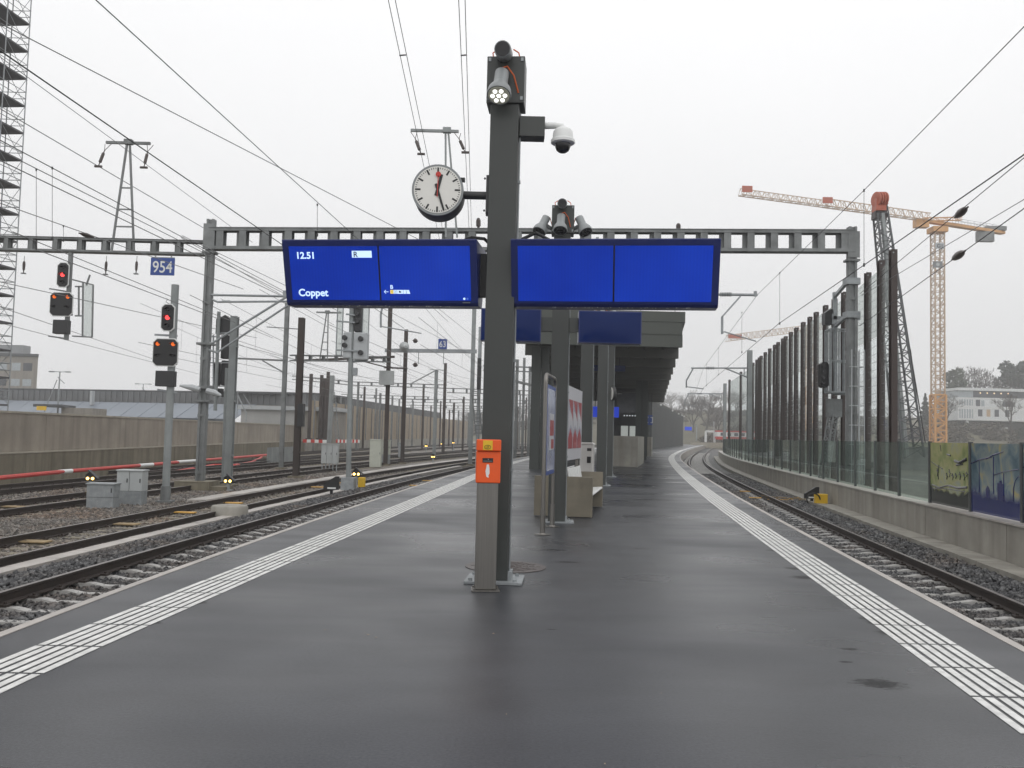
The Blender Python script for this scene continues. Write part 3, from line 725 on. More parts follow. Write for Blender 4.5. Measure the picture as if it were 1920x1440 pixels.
# ------------------------------------------------------------------ portal gantry over the tracks
YL, YR = 33.4, 32.8
pL0 = at(372, 905, YL); pLt = at(397, 412, YL); pRt = at(1597, 426, YR)
gan = thing('portal_gantry', 'grey steel portal gantry of ladder shaped beam spanning the platform and tracks', 'gantry', (pLt.x - .0, YL, -.75))
ZTL, ZTR = pLt.z, pRt.z
xl, xr = pLt.x, pRt.x
def mastbox(x, y, z0, z1, wd, dp):
    mb = MB()   # two channels laced by batten plates
    mb.box(x - wd / 2, x - wd / 2 + .09, y - dp / 2, y + dp / 2, z0, z1); mb.box(x + wd / 2 - .09, x + wd / 2, y - dp / 2, y + dp / 2, z0, z1)
    mb.box(x - wd / 2 + .09, x + wd / 2 - .09, y - dp / 2 + .05, y + dp / 2 - .05, z0, z1 - .01)
    z = z0 + .6
    while z < z1 - .4: mb.box(x - wd / 2 - .012, x + wd / 2 + .012, y - dp / 2 - .012, y + dp / 2 + .012, z, z + .10); z += 2.15
    return mb
mastbox(xl, YL, -.75, ZTL, .29, .29).build('mast', GALV_D, gan, world=True)
mastbox(xr, YR, -.1, ZTR, .30, .30).build('mast', GALV_D, gan, world=True)
def ladder_beam(p, q, depth, wd, pitch, bw, m_, parent, name='beam', ct=1.0):
    mb = MB(); d = (q - p).normalized(); n = Vector((d.y, -d.x, 0)).normalized(); up = Vector((0, 0, 1)); Ln = (q - p).length
    for z, t in ((depth / 2 - .055 * ct, .11 * ct), (-depth / 2 + .05 * ct, .10 * ct)):
        for s in (-1, 1):
            mb.bar(p + up * z + n * s * (wd / 2 - .035), q + up * z + n * s * (wd / 2 - .035), .07, t)
        # flanges stand proud
    mb.bar(p + up * (depth / 2 + .012), q + up * (depth / 2 + .012), wd + .05, .024 * ct)
    mb.bar(p - up * (depth / 2 + .012), q - up * (depth / 2 + .012), wd + .03, .024 * ct)
    k = int(Ln / pitch)
    for i in range(k + 1):
        c = p + d * (pitch * .5 + i * pitch)
        if (c - p).length > Ln - .1: break
        for s in (-1, 1):
            o = n * s * (wd / 2 - .03)
            mb.bar(c + o - up * (depth / 2 - .1 * ct), c + o + up * (depth / 2 - .11 * ct), bw, .03, up=n)
        mb.bar(c - d * (bw / 2 - .008) - up * (depth / 2 - .1 * ct), c - d * (bw / 2 - .008) + up * (depth / 2 - .11 * ct), .016, wd - .10, up=d)
    return mb.build(name, m_, parent, world=True)
bz = .44
ladder_beam(Vector((xl - .02, YL - .03, ZTL - .32 - bz)), Vector((xr + .05, YR - .03, ZTR - .12 - bz)), .80, .42, .875, .27, GALV_D, gan)
mb = MB()
for x, y, z in ((xl, YL, ZTL), (xr, YR, ZTR)):
    mb = MB(); mb.box(x - .24, x + .24, y - .22, y + .22, z - 1.32, z - 1.24); mb.box(x - .22, x + .22, y - .235, y - .215, z - 1.2, z - .2); mb.build('bracket', GALV_D, gan, world=True)
mb = MB(); mb.box(xl - .75, xl + .55, YL - .6, YL + .6, -1.0, -.42); mb.box(xl + .55, xl + 1.15, YL - .5, YL + .3, -1.0, -.6); mb.build('foundation', CONC_D, gan, world=True)
for z0_, z1_ in ((3.05, 3.15), (4.72, 4.80), (2.55, 2.62)):
    mb = MB(); mb.box(xl - .3, xl + .3, YL - .25, YL + .25, z0_, z1_); mb.build('clamp_band', GALV_D, gan, world=True)
for pts_, rr_ in (([(xl - .05, YL - .3, 3.0), (xl - .35, YL - .3, 3.08), (xl - .8, YL - .35, 3.14)], [.10, .12, .04]), ([(xl + .2, YL - .3, 2.98), (xl + .5, YL - .3, 2.9), (xl + .75, YL - .3, 2.8)], [.10, .12, .05])):
    mb = MB(); mb.tube(pts_, rr_, 8); mb.build('lamp', LGREY, gan, world=True)

# lower ladder beam running left from the gantry mast
qL = at(-330, 466, 33.4)
zc = at(385, 466, YL).z
lw = thing('ladder_beam', 'lower grey ladder beam running left from the gantry mast above the yard', 'gantry', (xl - .2, YL, zc))
ladder_beam(Vector((qL.x, 33.4, zc - .0)), Vector((xl - .19, YL, zc)), .52, .38, .94, .14, GALV_D, lw, ct=.62)
mastbox(qL.x, 33.4, -.75, zc + 1.2, .36, .36).build('mast', GALV_D, lw, world=True)
def hang_ins(px, py0, py1, Y, label):
    a, b = at(px, py0, Y), at(px - 2, py1, Y); mb = MB(); mb.tube([a, a.lerp(b, .3)], .012, 5, 1)
    mb.tube([a.lerp(b, t) for t in (.3, .35, .5, .8, .85, 1)], [.02, .045, .055, .045, .02, .02], 8, 0); mb.box(b.x - .08, b.x + .08, b.y - .05, b.y + .05, b.z - .03, b.z + .01, 1)
    o = mb.build('insulator', [INSUL, GALV_D], loc=b); return tag(o, label, 'insulator', 'insulators hanging under the left ladder beam')
hang_ins(46, 480, 512, 33.3, 'dark insulator hanging under the ladder beam near the scaffold')
hang_ins(200, 480, 514, 33.3, 'dark insulator hanging under the ladder beam right of the hanging signal')
hang_ins(257, 480, 513, 33.3, 'dark insulator hanging under the ladder beam just left of sign 954')

mb = MB()
for px, py0, py1 in ((897, 409, 432), (1272, 419, 434)):
    a, b = at(px, py1, YL - .05), at(px, py0, YL - .05); mb = MB(); mb.tube([a, a.lerp(b, .3), a.lerp(b, .35), a.lerp(b, .8), b], [.05, .05, .09, .09, .05], 8); tag(mb.build('post_insulator', INSUL, loc=a), 'stub insulator on the portal beam ' + ('beside the nearest lamp pole' if px < 1000 else 'above the empty departure board'), 'insulator', 'stub insulators on the portal beam')
# number signs
def numsign(name, px, py, Y, wd, ht, s, size, label, group='blue number signs'):
    c = at(px, py, Y); t = thing(name, label, 'sign', c, 0, group)
    MB().box(-wd / 2, wd / 2, -.015, .015, -ht / 2, ht / 2).build('panel', BLUES, t)
    rot = Matrix(((1, 0, 0), (0, 0, -1), (0, 1, 0)))
    text('number', s, size, WHITE, t, (0, -.02, -size * .36), rot, bold=.004 * size / .5, align='CENTER', sx=.82)
    return t
s954 = numsign('number_sign', 305, 500, 32.9, .90, .66, '954', .62, 'blue plate reading 954 hanging under the ladder beam')
mb = MB(); mb.box(-.43, .43, .02, .05, .30, .37); mb.bar((-.3, .03, .33), (-.3, .03, .42), .04); mb.bar((.3, .03, .33), (.3, .03, .42), .04); mb.build('bracket', GALV, s954)

# lattice T masts standing on the beams
def tmast(name, base, top, wid, x0, x1, label, ins=(), lean=0.0, m_=GALV_D, group='lattice masts on top of gantry beams'):
    t = thing(name, label, 'lattice mast', base, 0, group)
    hh = (top - base).z; dx = top.x - base.x
    mb = MB(); b0, b1 = Vector((-wid / 2, 0, -.3)), Vector((wid / 2, 0, -.3)); tp = Vector((dx, 0, hh))
    mb.bar(b0, tp - Vector((.05, 0, 0)), .07, .07); mb.bar(b1, tp + Vector((.05, 0, 0)), .07, .07)
    for k in (.08, .22, .38, .58): 
        p = b0.lerp(tp - Vector((.05, 0, 0)), k); q = b1.lerp(tp + Vector((.05, 0, 0)), k); mb.bar(p, q, .05, .05)
    mb.build('legs', m_, t)
    mb = MB(); mb.bar((x0 - base.x, 0, hh), (x1 - base.x, 0, hh), .09, .10); mb.box(dx - .15, dx + .15, -.1, .1, hh - .06, hh + .13); mb.build('crossbar', m_, t)
    for ix, dx2, dz in ins:
        p = Vector((ix - base.x, 0, hh - .06)); q = p + Vector((dx2, -.2, dz)); mb = MB()
        mb.tube([p + Vector((-.08, 0, 0)), p.lerp(q, .3)], .012, 4); mb.tube([p + Vector((.16, 0, 0)), p.lerp(q, .3)], .012, 4)
        mb.tube([p.lerp(q, k) for k in (.3, .38, .42, .8, .84, 1.0)], [.02, .02, .06, .06, .02, .02], 8)
        mb.box(q.x - .14, q.x + .14, q.y - .04, q.y + .04, q.z - .03, q.z + .04); mb.build('insulator', INSUL, t)
    return t
b0 = at(231, 455, 33.3); t0 = at(241, 268, 33.3)
tmA = tmast('lattice_mast', b0, t0, .85, at(199, 268, 33.3).x, at(282, 268, 33.3).x, 'A shaped lattice mast with crossbar on the left ladder beam', ((at(201, 268, 33.3).x, -.2, -.95), (at(280, 268, 33.3).x, -.08, -.95)))
b1 = at(847, 430, 32.3); t1 = at(838, 246, 32.3)
tmB = tmast('lattice_mast', b1, t1, .42, at(770, 247, 32.3).x, at(860, 247, 32.3).x, 'slim mast with long crossbar behind the station clock', ((at(774, 247, 32.3).x, .36, -.9), (at(856, 247, 32.3).x, .36, -.8)), m_=GALV_L)

# ------------------------------------------------------------------ platform lamp poles
def spotlight(parent, base, d, lit=False, cyl_only=False, arm=None):
    d = Vector(d).normalized(); base = Vector(base); mb = MB()
    if cyl_only:
        mb.lathe([(.085, 0), (.092, .02), (.092, .30), (.083, .31)], base, d, 18)
        mb.lathe([(.080, .312), (.080, .316)], base, d, 18, 1)
    else:
        mb.lathe([(.05, -.16), (.078, -.15), (.078, .02), (.085, .05), (.125, .13), (.135, .20), (.130, .215)], base, d, 20)
    if arm is not None: mb.bar(arm, base, .05, .05)
    s = mb.build('spotlight', [MGREY, DGREY], parent, smooth=True)
    if not cyl_only:
        mb = MB(); mb.lathe([(.118, .217), (.112, .222)], base, d, 20, 0)
        ax = Vector((0, 0, 1)); a = d.cross(ax).normalized(); b = a.cross(d)
        for k in range(7):
            r = 0 if k == 6 else .068; q = base + d * .221 + a * r * math.cos(k * 1.047) + b * r * math.sin(k * 1.047); mb.lathe([(.024, 0), (.020, .012), (.010, .016)], q, d, 10, 1)
        mb.build('lens', [DGREY if not lit else mat('lamp_reflector', (.55, .55, .45), .3), LAMPW if lit else LENS], s)
    return s
def lamp_pole(x, y, rz, label, side_spots=False, lit=False, top=5.80, conduit=True):
    t = thing('lamp_pole', label, 'lamp pole', (x, y, 0), rz, 'dark grey lamp poles along the platform')
    mb = MB(); w2 = .158
    mb.box(-w2, w2, -.15, .15, .03, top - .08); mb.build('post', POLE, t, bev=.008)
    mb = MB(); mb.box(-.30, .32, -.27, .30, 0.004, .028)
    for sx in (-1, 1):
        for sy in (-1, 1): mb.cyl((sx * .24, sy * .2, .02), (sx * .24, sy * .2, .055), .022, 6)
    mb.box(w2, w2 + .04, -.12, .12, .028, .12); mb.build('base_plate', GALV, t)
    mb = MB(); mb.box(-.205, .215, -.175, .175, top - .53, top); 
    mb.build('junction_box', POLE, t, bev=.006)
    mb = MB()
    for sx in (-.175, .185):
        for z in (top - .04, top - .48): mb.box(sx - .014, sx + .014, -.185, -.174, z - .02, z + .02)
    mb.build('bolts', GALV, t)
    if conduit:
        mb = MB(); mb.tube([(w2 + .012, -.04, .1), (w2 + .012, -.04, top - .6)], .010, 6)
        for z in (1.2, 2.4, 3.4, 4.4): mb.box(w2, w2 + .03, -.06, -.02, z, z + .03)
        mb.build('conduit', GALV, t)
    spotlight(t, (-.015, -.14, top + .03), (.0, -1, -.22), cyl_only=True, arm=(-.015, -.1, top - .02))
    spotlight(t, (-.035, -.33, top - .36), (-.04, -.55, -1), lit=lit, arm=(-.03, -.17, top - .3))
    for pc in ([(-.14, -.10, top - .02), (-.15, -.12, top + .06), (-.09, -.12, top + .10)], [(.08, -.12, top + .10), (.14, -.12, top + .06), (.16, -.10, top - .02)]):
        mb = MB(); mb.tube(pc, .008, 6); mb.build('cable', ORCAB, t)
    mb = MB(); mb.tube([(-.03, -.32, top - .2), (.03, -.30, top - .17), (.10, -.24, top - .25), (.15, -.18, top - .42)], .009, 6); mb.build('cable', ORCAB, t)
    if side_spots:
        for s in (-1, 1):
            spotlight(t, (s * .36, -.20, top - .36), (s * .42, -.5, -1), arm=(s * .20, -.02, top - .42))
            mb = MB(); mb.tube([(s * .20, -.05, top - .36), (s * .24, -.1, top - .22), (s * .31, -.15, top - .24)], .008, 6); mb.build('cable', ORCAB, t)
    return t
def base_at(px, py): return gz(px, py, 0)
p1 = base_at(926, 1089)
P1 = lamp_pole(p1.x + .0, p1.y, R(-4), 'nearest and tallest looking lamp pole with the clock on it', lit=True)
p2 = base_at(1043, 979); P2 = lamp_pole(p2.x, p2.y, R(-3), 'second lamp pole behind the info board with three spotlights', True, top=5.92)
for px, Y, lb in ((1097, 23.2, 'third lamp pole rising just behind the white litter bin'), (1127, 29.0, 'fourth lamp pole in front of the canopy between bench and bin'), (1141, 35.6, 'farthest lamp pole standing just under the canopy front')):
    q = at(px, 880, Y); lamp_pole(q.x, Y, R(-8), lb, True, top=6.0)

# ------------------------------------------------------------------ departure boards on the first pole
def board(label, x0, x1, content, side):
    """double sided display with sloping screens; local origin at the middle of its bottom edge"""
    y0 = p1.y + .02; TH = R(-7); zt, zb = at(900, 447, p1.y - .33).z, at(900, 573, p1.y - .12).z
    mc = (x0 + x1) / 2; W = x1 - x0; hh = zt - zb
    t = thing('departure_board', label, 'departure board', (p1.x + .02 + mc * math.cos(TH), y0 + mc * math.sin(TH), zb), TH, 'blue departure boards on the first lamp pole')
    dt, db = .36, .13    # half depth at top and bottom: the faces lean
    mb = MB()
    prof = [(-dt, hh), (-dt, hh - .015), (-db - .012, .03), (-db + .02, 0), (db - .02, 0), (db + .012, .03), (dt, hh - .015), (dt, hh)]
    mb.prism(prof, (-W / 2, 0, 0), (0, 1, 0), (0, 0, 1), (1, 0, 0), W)
    mb.build('housing', BLUEF, t, bev=.006)
    sl = Vector((0, -dt + db + .012, hh - .045)).normalized(); nrm = Vector((0, -sl.z, sl.y))
    o0 = Vector((0, -db - .012, .03))
    sh = (hh - .100)
    rot = Matrix((Vector((1, 0, 0)), sl, Vector((1, 0, 0)).cross(sl))).transposed()
    sw = (W - .15) / 2 - .012
    for k, s in enumerate((-1, 1)):
        cx = s * (sw / 2 + .010)
        mb = MB(); v = []
        for yy_, zz in ((0, 0), (sh, 0)): pass
        base = o0 + sl * .028
        mb.prism([(-sw / 2, 0), (sw / 2, 0), (sw / 2, sh), (-sw / 2, sh)], base + Vector((cx, 0, 0)) + nrm * .006, (1, 0, 0), sl, nrm, -.012)
        mb.build('screen', BLUEL, t)
    mb = MB(); mb.prism([(-.006, 0), (.006, 0), (.006, sh + .01), (-.006, sh + .01)], o0 + sl * .03 + nrm * .010, (1, 0, 0), sl, nrm, -.012); mb.build('screen_divider', DARK, t)
    # drops of rain under the edge
    mb = MB()
    for k in range(34):
        x = random.uniform(-W * .32, W * .38); mb.lathe([(.002, -.006), (.005, -.002), (.003, .004)], (x, -db + .03 + random.uniform(-.02, .03), -.003), (0, 0, 1), 6)
    mb.build('raindrops', WHITE, t)
    def put(u, v): return o0 + sl * (.028 + v) + Vector((u, 0, 0)) + nrm * .0075
    if content:
        l0 = -sw - .010
        text('writing', '12.51', .102, SCRW, t, put(l0 + .075, sh - .135), rot, .0008, .0030)
        text('writing', 'Coppet', .112, SCRW, t, put(l0 + .075, .045), rot, .0008, .0028)
        def rect(u0, u1, v0, v1, m_, e=.001, nm='writing'):
            mb = MB(); mb.prism([(u0, v0), (u1, v0), (u1, v1), (u0, v1)], put(0, 0), (1, 0, 0), sl, nrm, e); return mb.build(nm, m_, t)
        rect(-.30, -.075, sh - .125, sh - .05, SCRW)
        text('writing', 'R', .085, DARK, t, put(-.285, sh - .118) + nrm * .002, rot, .0006, .0014)
        # train formation strip
        u = .115; v = .075
        rect(u, u + .035, v, v + .042, SCRY); rect(u + .037, u + .072, v, v + .042, SCRW); rect(u + .076, u + .146, v, v + .042, SCRW)
        mb = MB(); mb.prism([(u + .150, v), (u + .225, v), (u + .213, v + .042), (u + .150, v + .042)], put(0, 0), (1, 0, 0), sl, nrm, .001); mb.build('writing', SCRW, t)
        text('writing', '1', .042, DARK, t, put(u + .008, v + .006) + nrm * .002, rot, .0005); text('writing', '2', .042, DARK, t, put(u + .043, v + .006) + nrm * .002, rot, .0005); text('writing', '2', .042, DARK, t, put(u + .172, v + .006) + nrm * .002, rot, .0005)
        mb = MB(); mb.prism([(u + .098, v + .012), (u + .126, v + .012), (u + .126, v + .026), (u + .112, v + .026), (u + .112, v + .033), (u + .098, v + .033)], put(0, 0) + nrm * .0015, (1, 0, 0), sl, nrm, .0006); mb.build('writing', DARK, t)
        text('writing', 'B', .060, SCRW, t, put(u, v + .055), rot, .0006, .0012)
        mb = MB()
        for a, b in (((.045, .021), (.095, .021)), ((.045, .021), (.065, .040)), ((.045, .021), (.065, .002))):
            mb.bar(put(a[0], v + a[1]) + nrm * .001, put(b[0], v + b[1]) + nrm * .001, .006, .001, up=nrm)
        mb.build('writing', SCRW, t)
        mb = MB(); mb.lathe([(.013, 0), (.013, .001)], put(sw - .065, .022), nrm, 12); mb.build('writing', SCRW, t)
        mb = MB(); mb.lathe([(.012, 0), (.012, .001)], put(sw - .030, .022), nrm, 12); mb.build('writing', SCRB, t)
        mb = MB(); mb.prism([(sw - .085, -.026), (sw + .0, -.026), (sw + .0, -.018), (sw - .085, -.018)], put(0, 0), (1, 0, 0), sl, nrm, .001); mb.build('writing', GALV, t)
    # arm into the pole and the black feed cable
    e = W / 2 if side < 0 else -W / 2; g = -mc + (-.16 if side < 0 else .16)
    mb = MB(); mb.box(min(e, g), max(e, g), -.06, .06, .12, hh - .1); mb.build('arm', DARK, t)
    s = 1 if side < 0 else -1; mb = MB()
    mb.tube([(g, .0, hh + .02), (g - s * .06, -.05, hh + .07), (g - s * .2, -.05, hh + .085 + (.05 if side > 0 else 0)), (g - s * .34, -.05, hh + (.06 if side > 0 else .03)), (g - s * .40, -.05, hh - .02)], .020, 8); mb.build('cable', DARK, t)
    return t
xb = lambda px, py, Y: (at(px, py, Y).x - p1.x - .02) / math.cos(R(7))
board('left departure board showing 12.51 and Coppet', xb(533, 453, p1.y - .09), xb(901, 447, p1.y - .33), True, -1)
board('right departure board with empty blue screens', xb(965, 447, p1.y - .37), xb(1360, 450, p1.y - .62), False, 1)

# ------------------------------------------------------------------ station clock
yc = p1.y - .05; cc = at(823, 364, yc); rc = 49 / F * (yc) * .98
ck = thing('station_clock', 'round white station clock with red second hand on an arm of the nearest pole', 'clock', (cc.x, yc, cc.z))
mb = MB(); mb.lathe([(rc - .03, -.17), (rc - .005, -.165), (rc, -.15), (rc, .15), (rc - .005, .165), (rc - .03, .17)], (0, 0, 0), (0, 1, 0), 56); mb.build('case', DGREY, ck, smooth=True)
mb = MB(); mb.lathe([(rc - .022, -.173), (rc + .002, -.175), (rc + .003, -.15)], (0, 0, 0), (0, 1, 0), 56); mb.build('bezel', MGREY, ck, smooth=True)
face_m = mat('clock_face', (.74, .73, .69), .3, var=.03)
mb = MB(); mb.lathe([(rc - .022, -.176), (rc - .022, -.178)], (0, 0, 0), (0, 1, 0), 56); mb.build('dial', face_m, ck)
mb = MB()
for k in range(60):
    a = k * math.pi / 30; big = k % 5 == 0; r1 = rc * .88; r0 = r1 - (rc * .215 if big else rc * .062); w2 = rc * (.034 if big else .0125)
    dx, dz = math.sin(a), math.cos(a)
    mb.prism([(-w2, r0), (w2, r0), (w2, r1), (-w2, r1)], (0, -.1785, 0), (dz, 0, -dx), (dx, 0, dz), (0, -1, 0), .0015)
mb.build('dial_marks', DARK, ck)
def hand(nm, ang, r0, r1, w0, w1, m_, y):
    a = R(ang); dx, dz = math.sin(a), math.cos(a); mb = MB(); mb.prism([(-w0, r0), (w0, r0), (w1, r1), (-w1, r1)], (0, y, 0), (dz, 0, -dx), (dx, 0, dz), (0, -1, 0), .0025)
    return mb, (dx, dz), m_, nm
for args in (('hour_hand', 13.5, -rc * .24, rc * .62, rc * .064, rc * .052, DARK, -.182), ('minute_hand', 162, -rc * .24, rc * .86, rc * .052, rc * .036, DARK, -.186)):
    mb, d, m_, nm = hand(*args); mb.build(nm, m_, ck)
mb, d, m_, nm = hand('second_hand', 1.5, -rc * .3, rc * .56, rc * .014, rc * .014, RED, -.190)
mb.lathe([(rc * .105, 0), (rc * .105, .0025)], (d[0] * rc * .6, -.190, d[1] * rc * .6), (0, -1, 0), 20); mb.build(nm, RED, ck)
xa = p1.x - .16 - cc.x
mb = MB(); mb.cyl((rc * .93, .02, 0), (xa - .02, .02, 0), .045, 16); mb.box(xa - .035, xa, -.07, .11, -.21, .21)
mb.build('arm', DGREY, ck, smooth=True)
mb = MB(); mb.box(rc * .84, rc * .84 + .05, -.03, .03, rc * .52, rc * .66)
for z in (-.19, .17): mb.cyl((xa - .05, -.075, z), (xa - .05, -.06, z), .012, 6)
mb.build('fixings', DARK, ck)

# ------------------------------------------------------------------ dome camera on a bracket of the first pole
z0 = at(990, 242, p1.y).z
cm_ = thing('security_camera', 'white dome camera hanging from a grey box arm high on the nearest pole', 'camera', (p1.x + .158, p1.y, z0))
mb = MB(); mb.box(0, .285, -.10, .10, -.115, .115); mb.build('arm_box', POLE, cm_, bev=.006)
mb = MB(); mb.tube([(.285, -.02, .035), (.40, -.05, .03), (.475, -.07, .015), (.49, -.07, -.03)], [.038, .036, .036, .036], 12)
mb.build('arm', WHITE, cm_, smooth=True)
mb = MB(); mb.lathe([(.05, .03), (.09, .01), (.11, -.02), (.118, -.10), (.135, -.115), (.135, -.145), (.12, -.155), (.09, -.157)], (.49, -.07, -.03), (0, 0, 1), 28); mb.build('housing', WHITE, cm_, smooth=True)
mb = MB(); mb.lathe([(.088, -.158), (.086, -.19), (.07, -.23), (.04, -.252), (.005, -.258)], (.49, -.07, -.03), (0, 0, 1), 24); mb.build('dome', LENS, cm_, smooth=True)

# ------------------------------------------------------------------ ticket validator
pv = base_at(909, 1107)
tv = thing('ticket_validator', 'orange ticket validator box on a brushed steel pedestal in front of the nearest pole', 'ticket machine', (pv.x - .0, pv.y, 0), R(4))
mb = MB(); mb.box(-.108, .108, -.07, .07, .02, 1.15); mb.build('pedestal', STEEL, tv, bev=.006)
mb = MB(); mb.box(-.14, .15, -.11, .10, .004, .018)
for sx in (-.115, .125):
    for sy in (-.088, .08): mb.cyl((sx, sy, .012), (sx, sy, .036), .014, 8)
mb.build('foot_plate', STEEL, tv)
mb = MB(); mb.box(-.125, .125, -.095, .085, 1.10, 1.425); mb.box(-.125, .125, -.118, .085, 1.427, 1.545); bx = mb.build('box', ORANGE, tv, bev=.010)
mb = MB(); mb.box(-.062, .046, -.099, -.094, 1.31, 1.355); mb.build('ticket_slot', DARK, tv)
mb = MB(); mb.box(-.055, .039, -.1005, -.0985, 1.322, 1.326, 0); mb.cyl((-.003, -.0985, 1.343), (-.003, -.1015, 1.343), .006, 8, 0); mb.build('slot_lip', GALV, tv)
mb = MB(); mb.box(-.062, .036, -.1205, -.117, 1.437, 1.535); mb.build('sticker', YELLOW, tv)
mb = MB()
mb.tube([(-.013 + .032 * math.cos(k * .42), -.122, 1.468 + .020 * math.sin(k * .42)) for k in range(16)], .0025, 5); mb.tube([(-.013 + .010 * math.cos(k * .7), -.122, 1.468 + .010 * math.sin(k * .7)) for k in range(10)], .0022, 5)
mb.build('eye_symbol', DARK, tv)
mb = MB(); mb.prism([(-.014, 1.165), (.008, 1.155), (.012, 1.165), (.006, 1.175), (.018, 1.20), (.016, 1.25), (.010, 1.29), (-.012, 1.29), (-.016, 1.26), (-.024, 1.22), (-.018, 1.185)], (-.005, -.0955, 0), (1, 0, 0), (0, 0, 1), (0, -1, 0), .0025); mb.build('hand_symbol', WHITE, tv)

# ------------------------------------------------------------------ manhole cover
pm = base_at(948, 1064)
mh = thing('manhole_cover', 'round cast iron manhole cover set in the platform behind the nearest pole', 'manhole cover', (pm.x, pm.y + .05, 0))
mb = MB(); mb.lathe([(.49, .001), (.49, .0075), (.43, .0075)], (0, 0, 0), (0, 0, 1), 40)
mb.build('rim', IRON, mh)
mb = MB(); mb.lathe([(.425, .001), (.425, .0065)], (0, 0, 0), (0, 0, 1), 40)
for r in (.36, .28, .20, .12): mb.tube([(r * math.cos(k * .2094), r * math.sin(k * .2094), .007) for k in range(31)], .008, 5)
for k in range(12): a = k * .5236; mb.bar((.06 * math.cos(a), .06 * math.sin(a), .007), (.42 * math.cos(a), .42 * math.sin(a), .007), .012, .010)
mb.build('lid', IRON, mh)

# ------------------------------------------------------------------ information board on two steel tubes
a, b = base_at(1017, 1003), base_at(1035, 988)
ib = thing('information_board', 'blue framed notice board between two steel tubes beside the second pole', 'notice board', (a.x, a.y, 0))
dv = b - a; Ln = dv.length; dv.normalize(); nv = Vector((dv.y, -dv.x, 0)); zt = 2.60
mb = MB(); q = []
for k in range(9): t_ = k / 8 * math.pi / 2; q.append(dv * (.14 - .14 * math.cos(t_)) + Vector((0, 0, zt - .14 + .14 * math.sin(t_))))
for k in range(9): t_ = k / 8 * math.pi / 2; q.append(dv * (Ln - .14 + .14 * math.sin(t_)) + Vector((0, 0, zt - .14 + .14 * math.cos(t_))))
mb.tube([Vector((0, 0, .01))] + q + [dv * Ln + Vector((0, 0, .01))], .033, 12); mb.build('frame', STEEL, ib, smooth=True)
for e in (Vector((0, 0, 0)), dv * Ln):
    mb = MB(); mb.cyl(e + Vector((0, 0, .01)), e + Vector((0, 0, .40)), .043, 14); mb.lathe([(.13, .004), (.13, .014), (.06, .016), (.05, .03)], e, (0, 0, 1), 18); mb.build('foot', STEEL, ib)
def slabv(u0, u1, z0, z1, t_, m_, nm, par, off=0.0):
    mb = MB(); mb.prism([(u0, z0), (u1, z0), (u1, z1), (u0, z1)], nv * (-t_ / 2 + off), dv, (0, 0, 1), nv, t_); return mb.build(nm, m_, par)
pn = slabv(.07, Ln - .07, .95, 2.44, .05, BLUES, 'panel', ib)
glz = mat('pale_notice', (.33, .36, .50), .12, var=.25, vs=2)
slabv(.12, Ln - .12, 1.02, 2.38, .058, glz, 'notice_sheet', pn)
slabv(.40, Ln - .30, 1.36, 1.97, .064, PAPER, 'poster', pn); slabv(.44, Ln - .33, 1.60, 1.86, .068, REDP, 'red_print', pn); slabv(.62, Ln - .33, 1.38, 1.54, .068, REDP, 'red_print', pn)

# ------------------------------------------------------------------ blue back-to-back screens on the second pole
def olds(label, px0, px1, s):
    y = p2.y - .1; a, b = at(px0, 612, y), at(px1, 612, y); zt, zb = at(1050, 583, y).z, at(1050, 643, y).z
    t = thing('platform_monitor', label, 'monitor', ((a.x + b.x) / 2, y, zb), 0, 'dark blue monitors on the second lamp pole'); W = b.x - a.x; hh = zt - zb
    mb = MB(); mb.box(-W / 2, W / 2, -.14, .14, 0, hh); mb.build('housing', BLUEF, t, bev=.008)
    mb = MB(); n = 8; vs = []; fs = []
    for j in range(n + 1):
        for i in range(n + 1):
            u, v = i / n * 2 - 1, j / n * 2 - 1; vs.append((u * (W / 2 - .02), -.145 - .03 * (1 - u * u) * (1 - v * v), hh / 2 + v * (hh / 2 - .02)))
    for j in range(n):
        for i in range(n): q = j * (n + 1) + i; fs.append((q, q + 1, q + n + 2, q + n + 1))
    mb.add(vs, fs); mb.build('screen', BLUED, t, smooth=True)
    e = s * W / 2 * -1; g = p2.x - t.location.x - s * -.158
    mb = MB(); mb.box(min(e, g), max(e, g), -.05, .05, hh * .35, hh * .78); mb.build('arm', POLE, t)
    return t
olds('dark blue monitor left of the second pole, partly hidden by the nearest pole', 902, 1014, -1)
olds('dark blue monitor right of the second pole, below the empty departure board', 1084, 1201, 1)

# ------------------------------------------------------------------ bench, billboard, bin
a = base_at(1000, 968); b = base_at(1110, 971); c = base_at(1131, 949)
bn = thing('bench', 'double sided bench of concrete end slabs with white seats', 'bench', ((a.x + b.x) / 2, (a.y + b.y) / 2, 0), -math.atan2(c.x - b.x, c.y - b.y))
Wb = (b - a).length; Lb = 2.75
for y in (0, Lb): MB().box(-Wb / 2, Wb / 2, y, y + .09, .012, .80).build('end_slab', CONC_B, bn, bev=.006)
for s in (-1, 1):
    mb = MB(); mb.prism([(.12, .44), (.56, .47), (.575, .455), (.575, .43), (.12, .395)], (0, .09, 0), (s, 0, 0), (0, 0, 1), (0, 1, 0), Lb - .09); mb.build('seat', WHITE, bn, bev=.006)
    for k in range(3):
        y0 = .22 + k * .82
        mb = MB(); mb.prism([(.13, .50), (.155, .50), (.075, .94), (.05, .94)], (0, y0, 0), (s, 0, 0), (0, 0, 1), (0, 1, 0), .72); mb.build('backrest', WHITE, bn, bev=.006)
for y in (.9, 1.8): MB().box(-.06, .06, y, y + .12, .012, .42).build('leg', CONC, bn)
A = at(1050, 800, 18.6); B = at(1087, 800, 22.0)
bb = thing('billboard', 'white billboard with three red and white posters behind the bench', 'billboard', (A.x, A.y, 0))
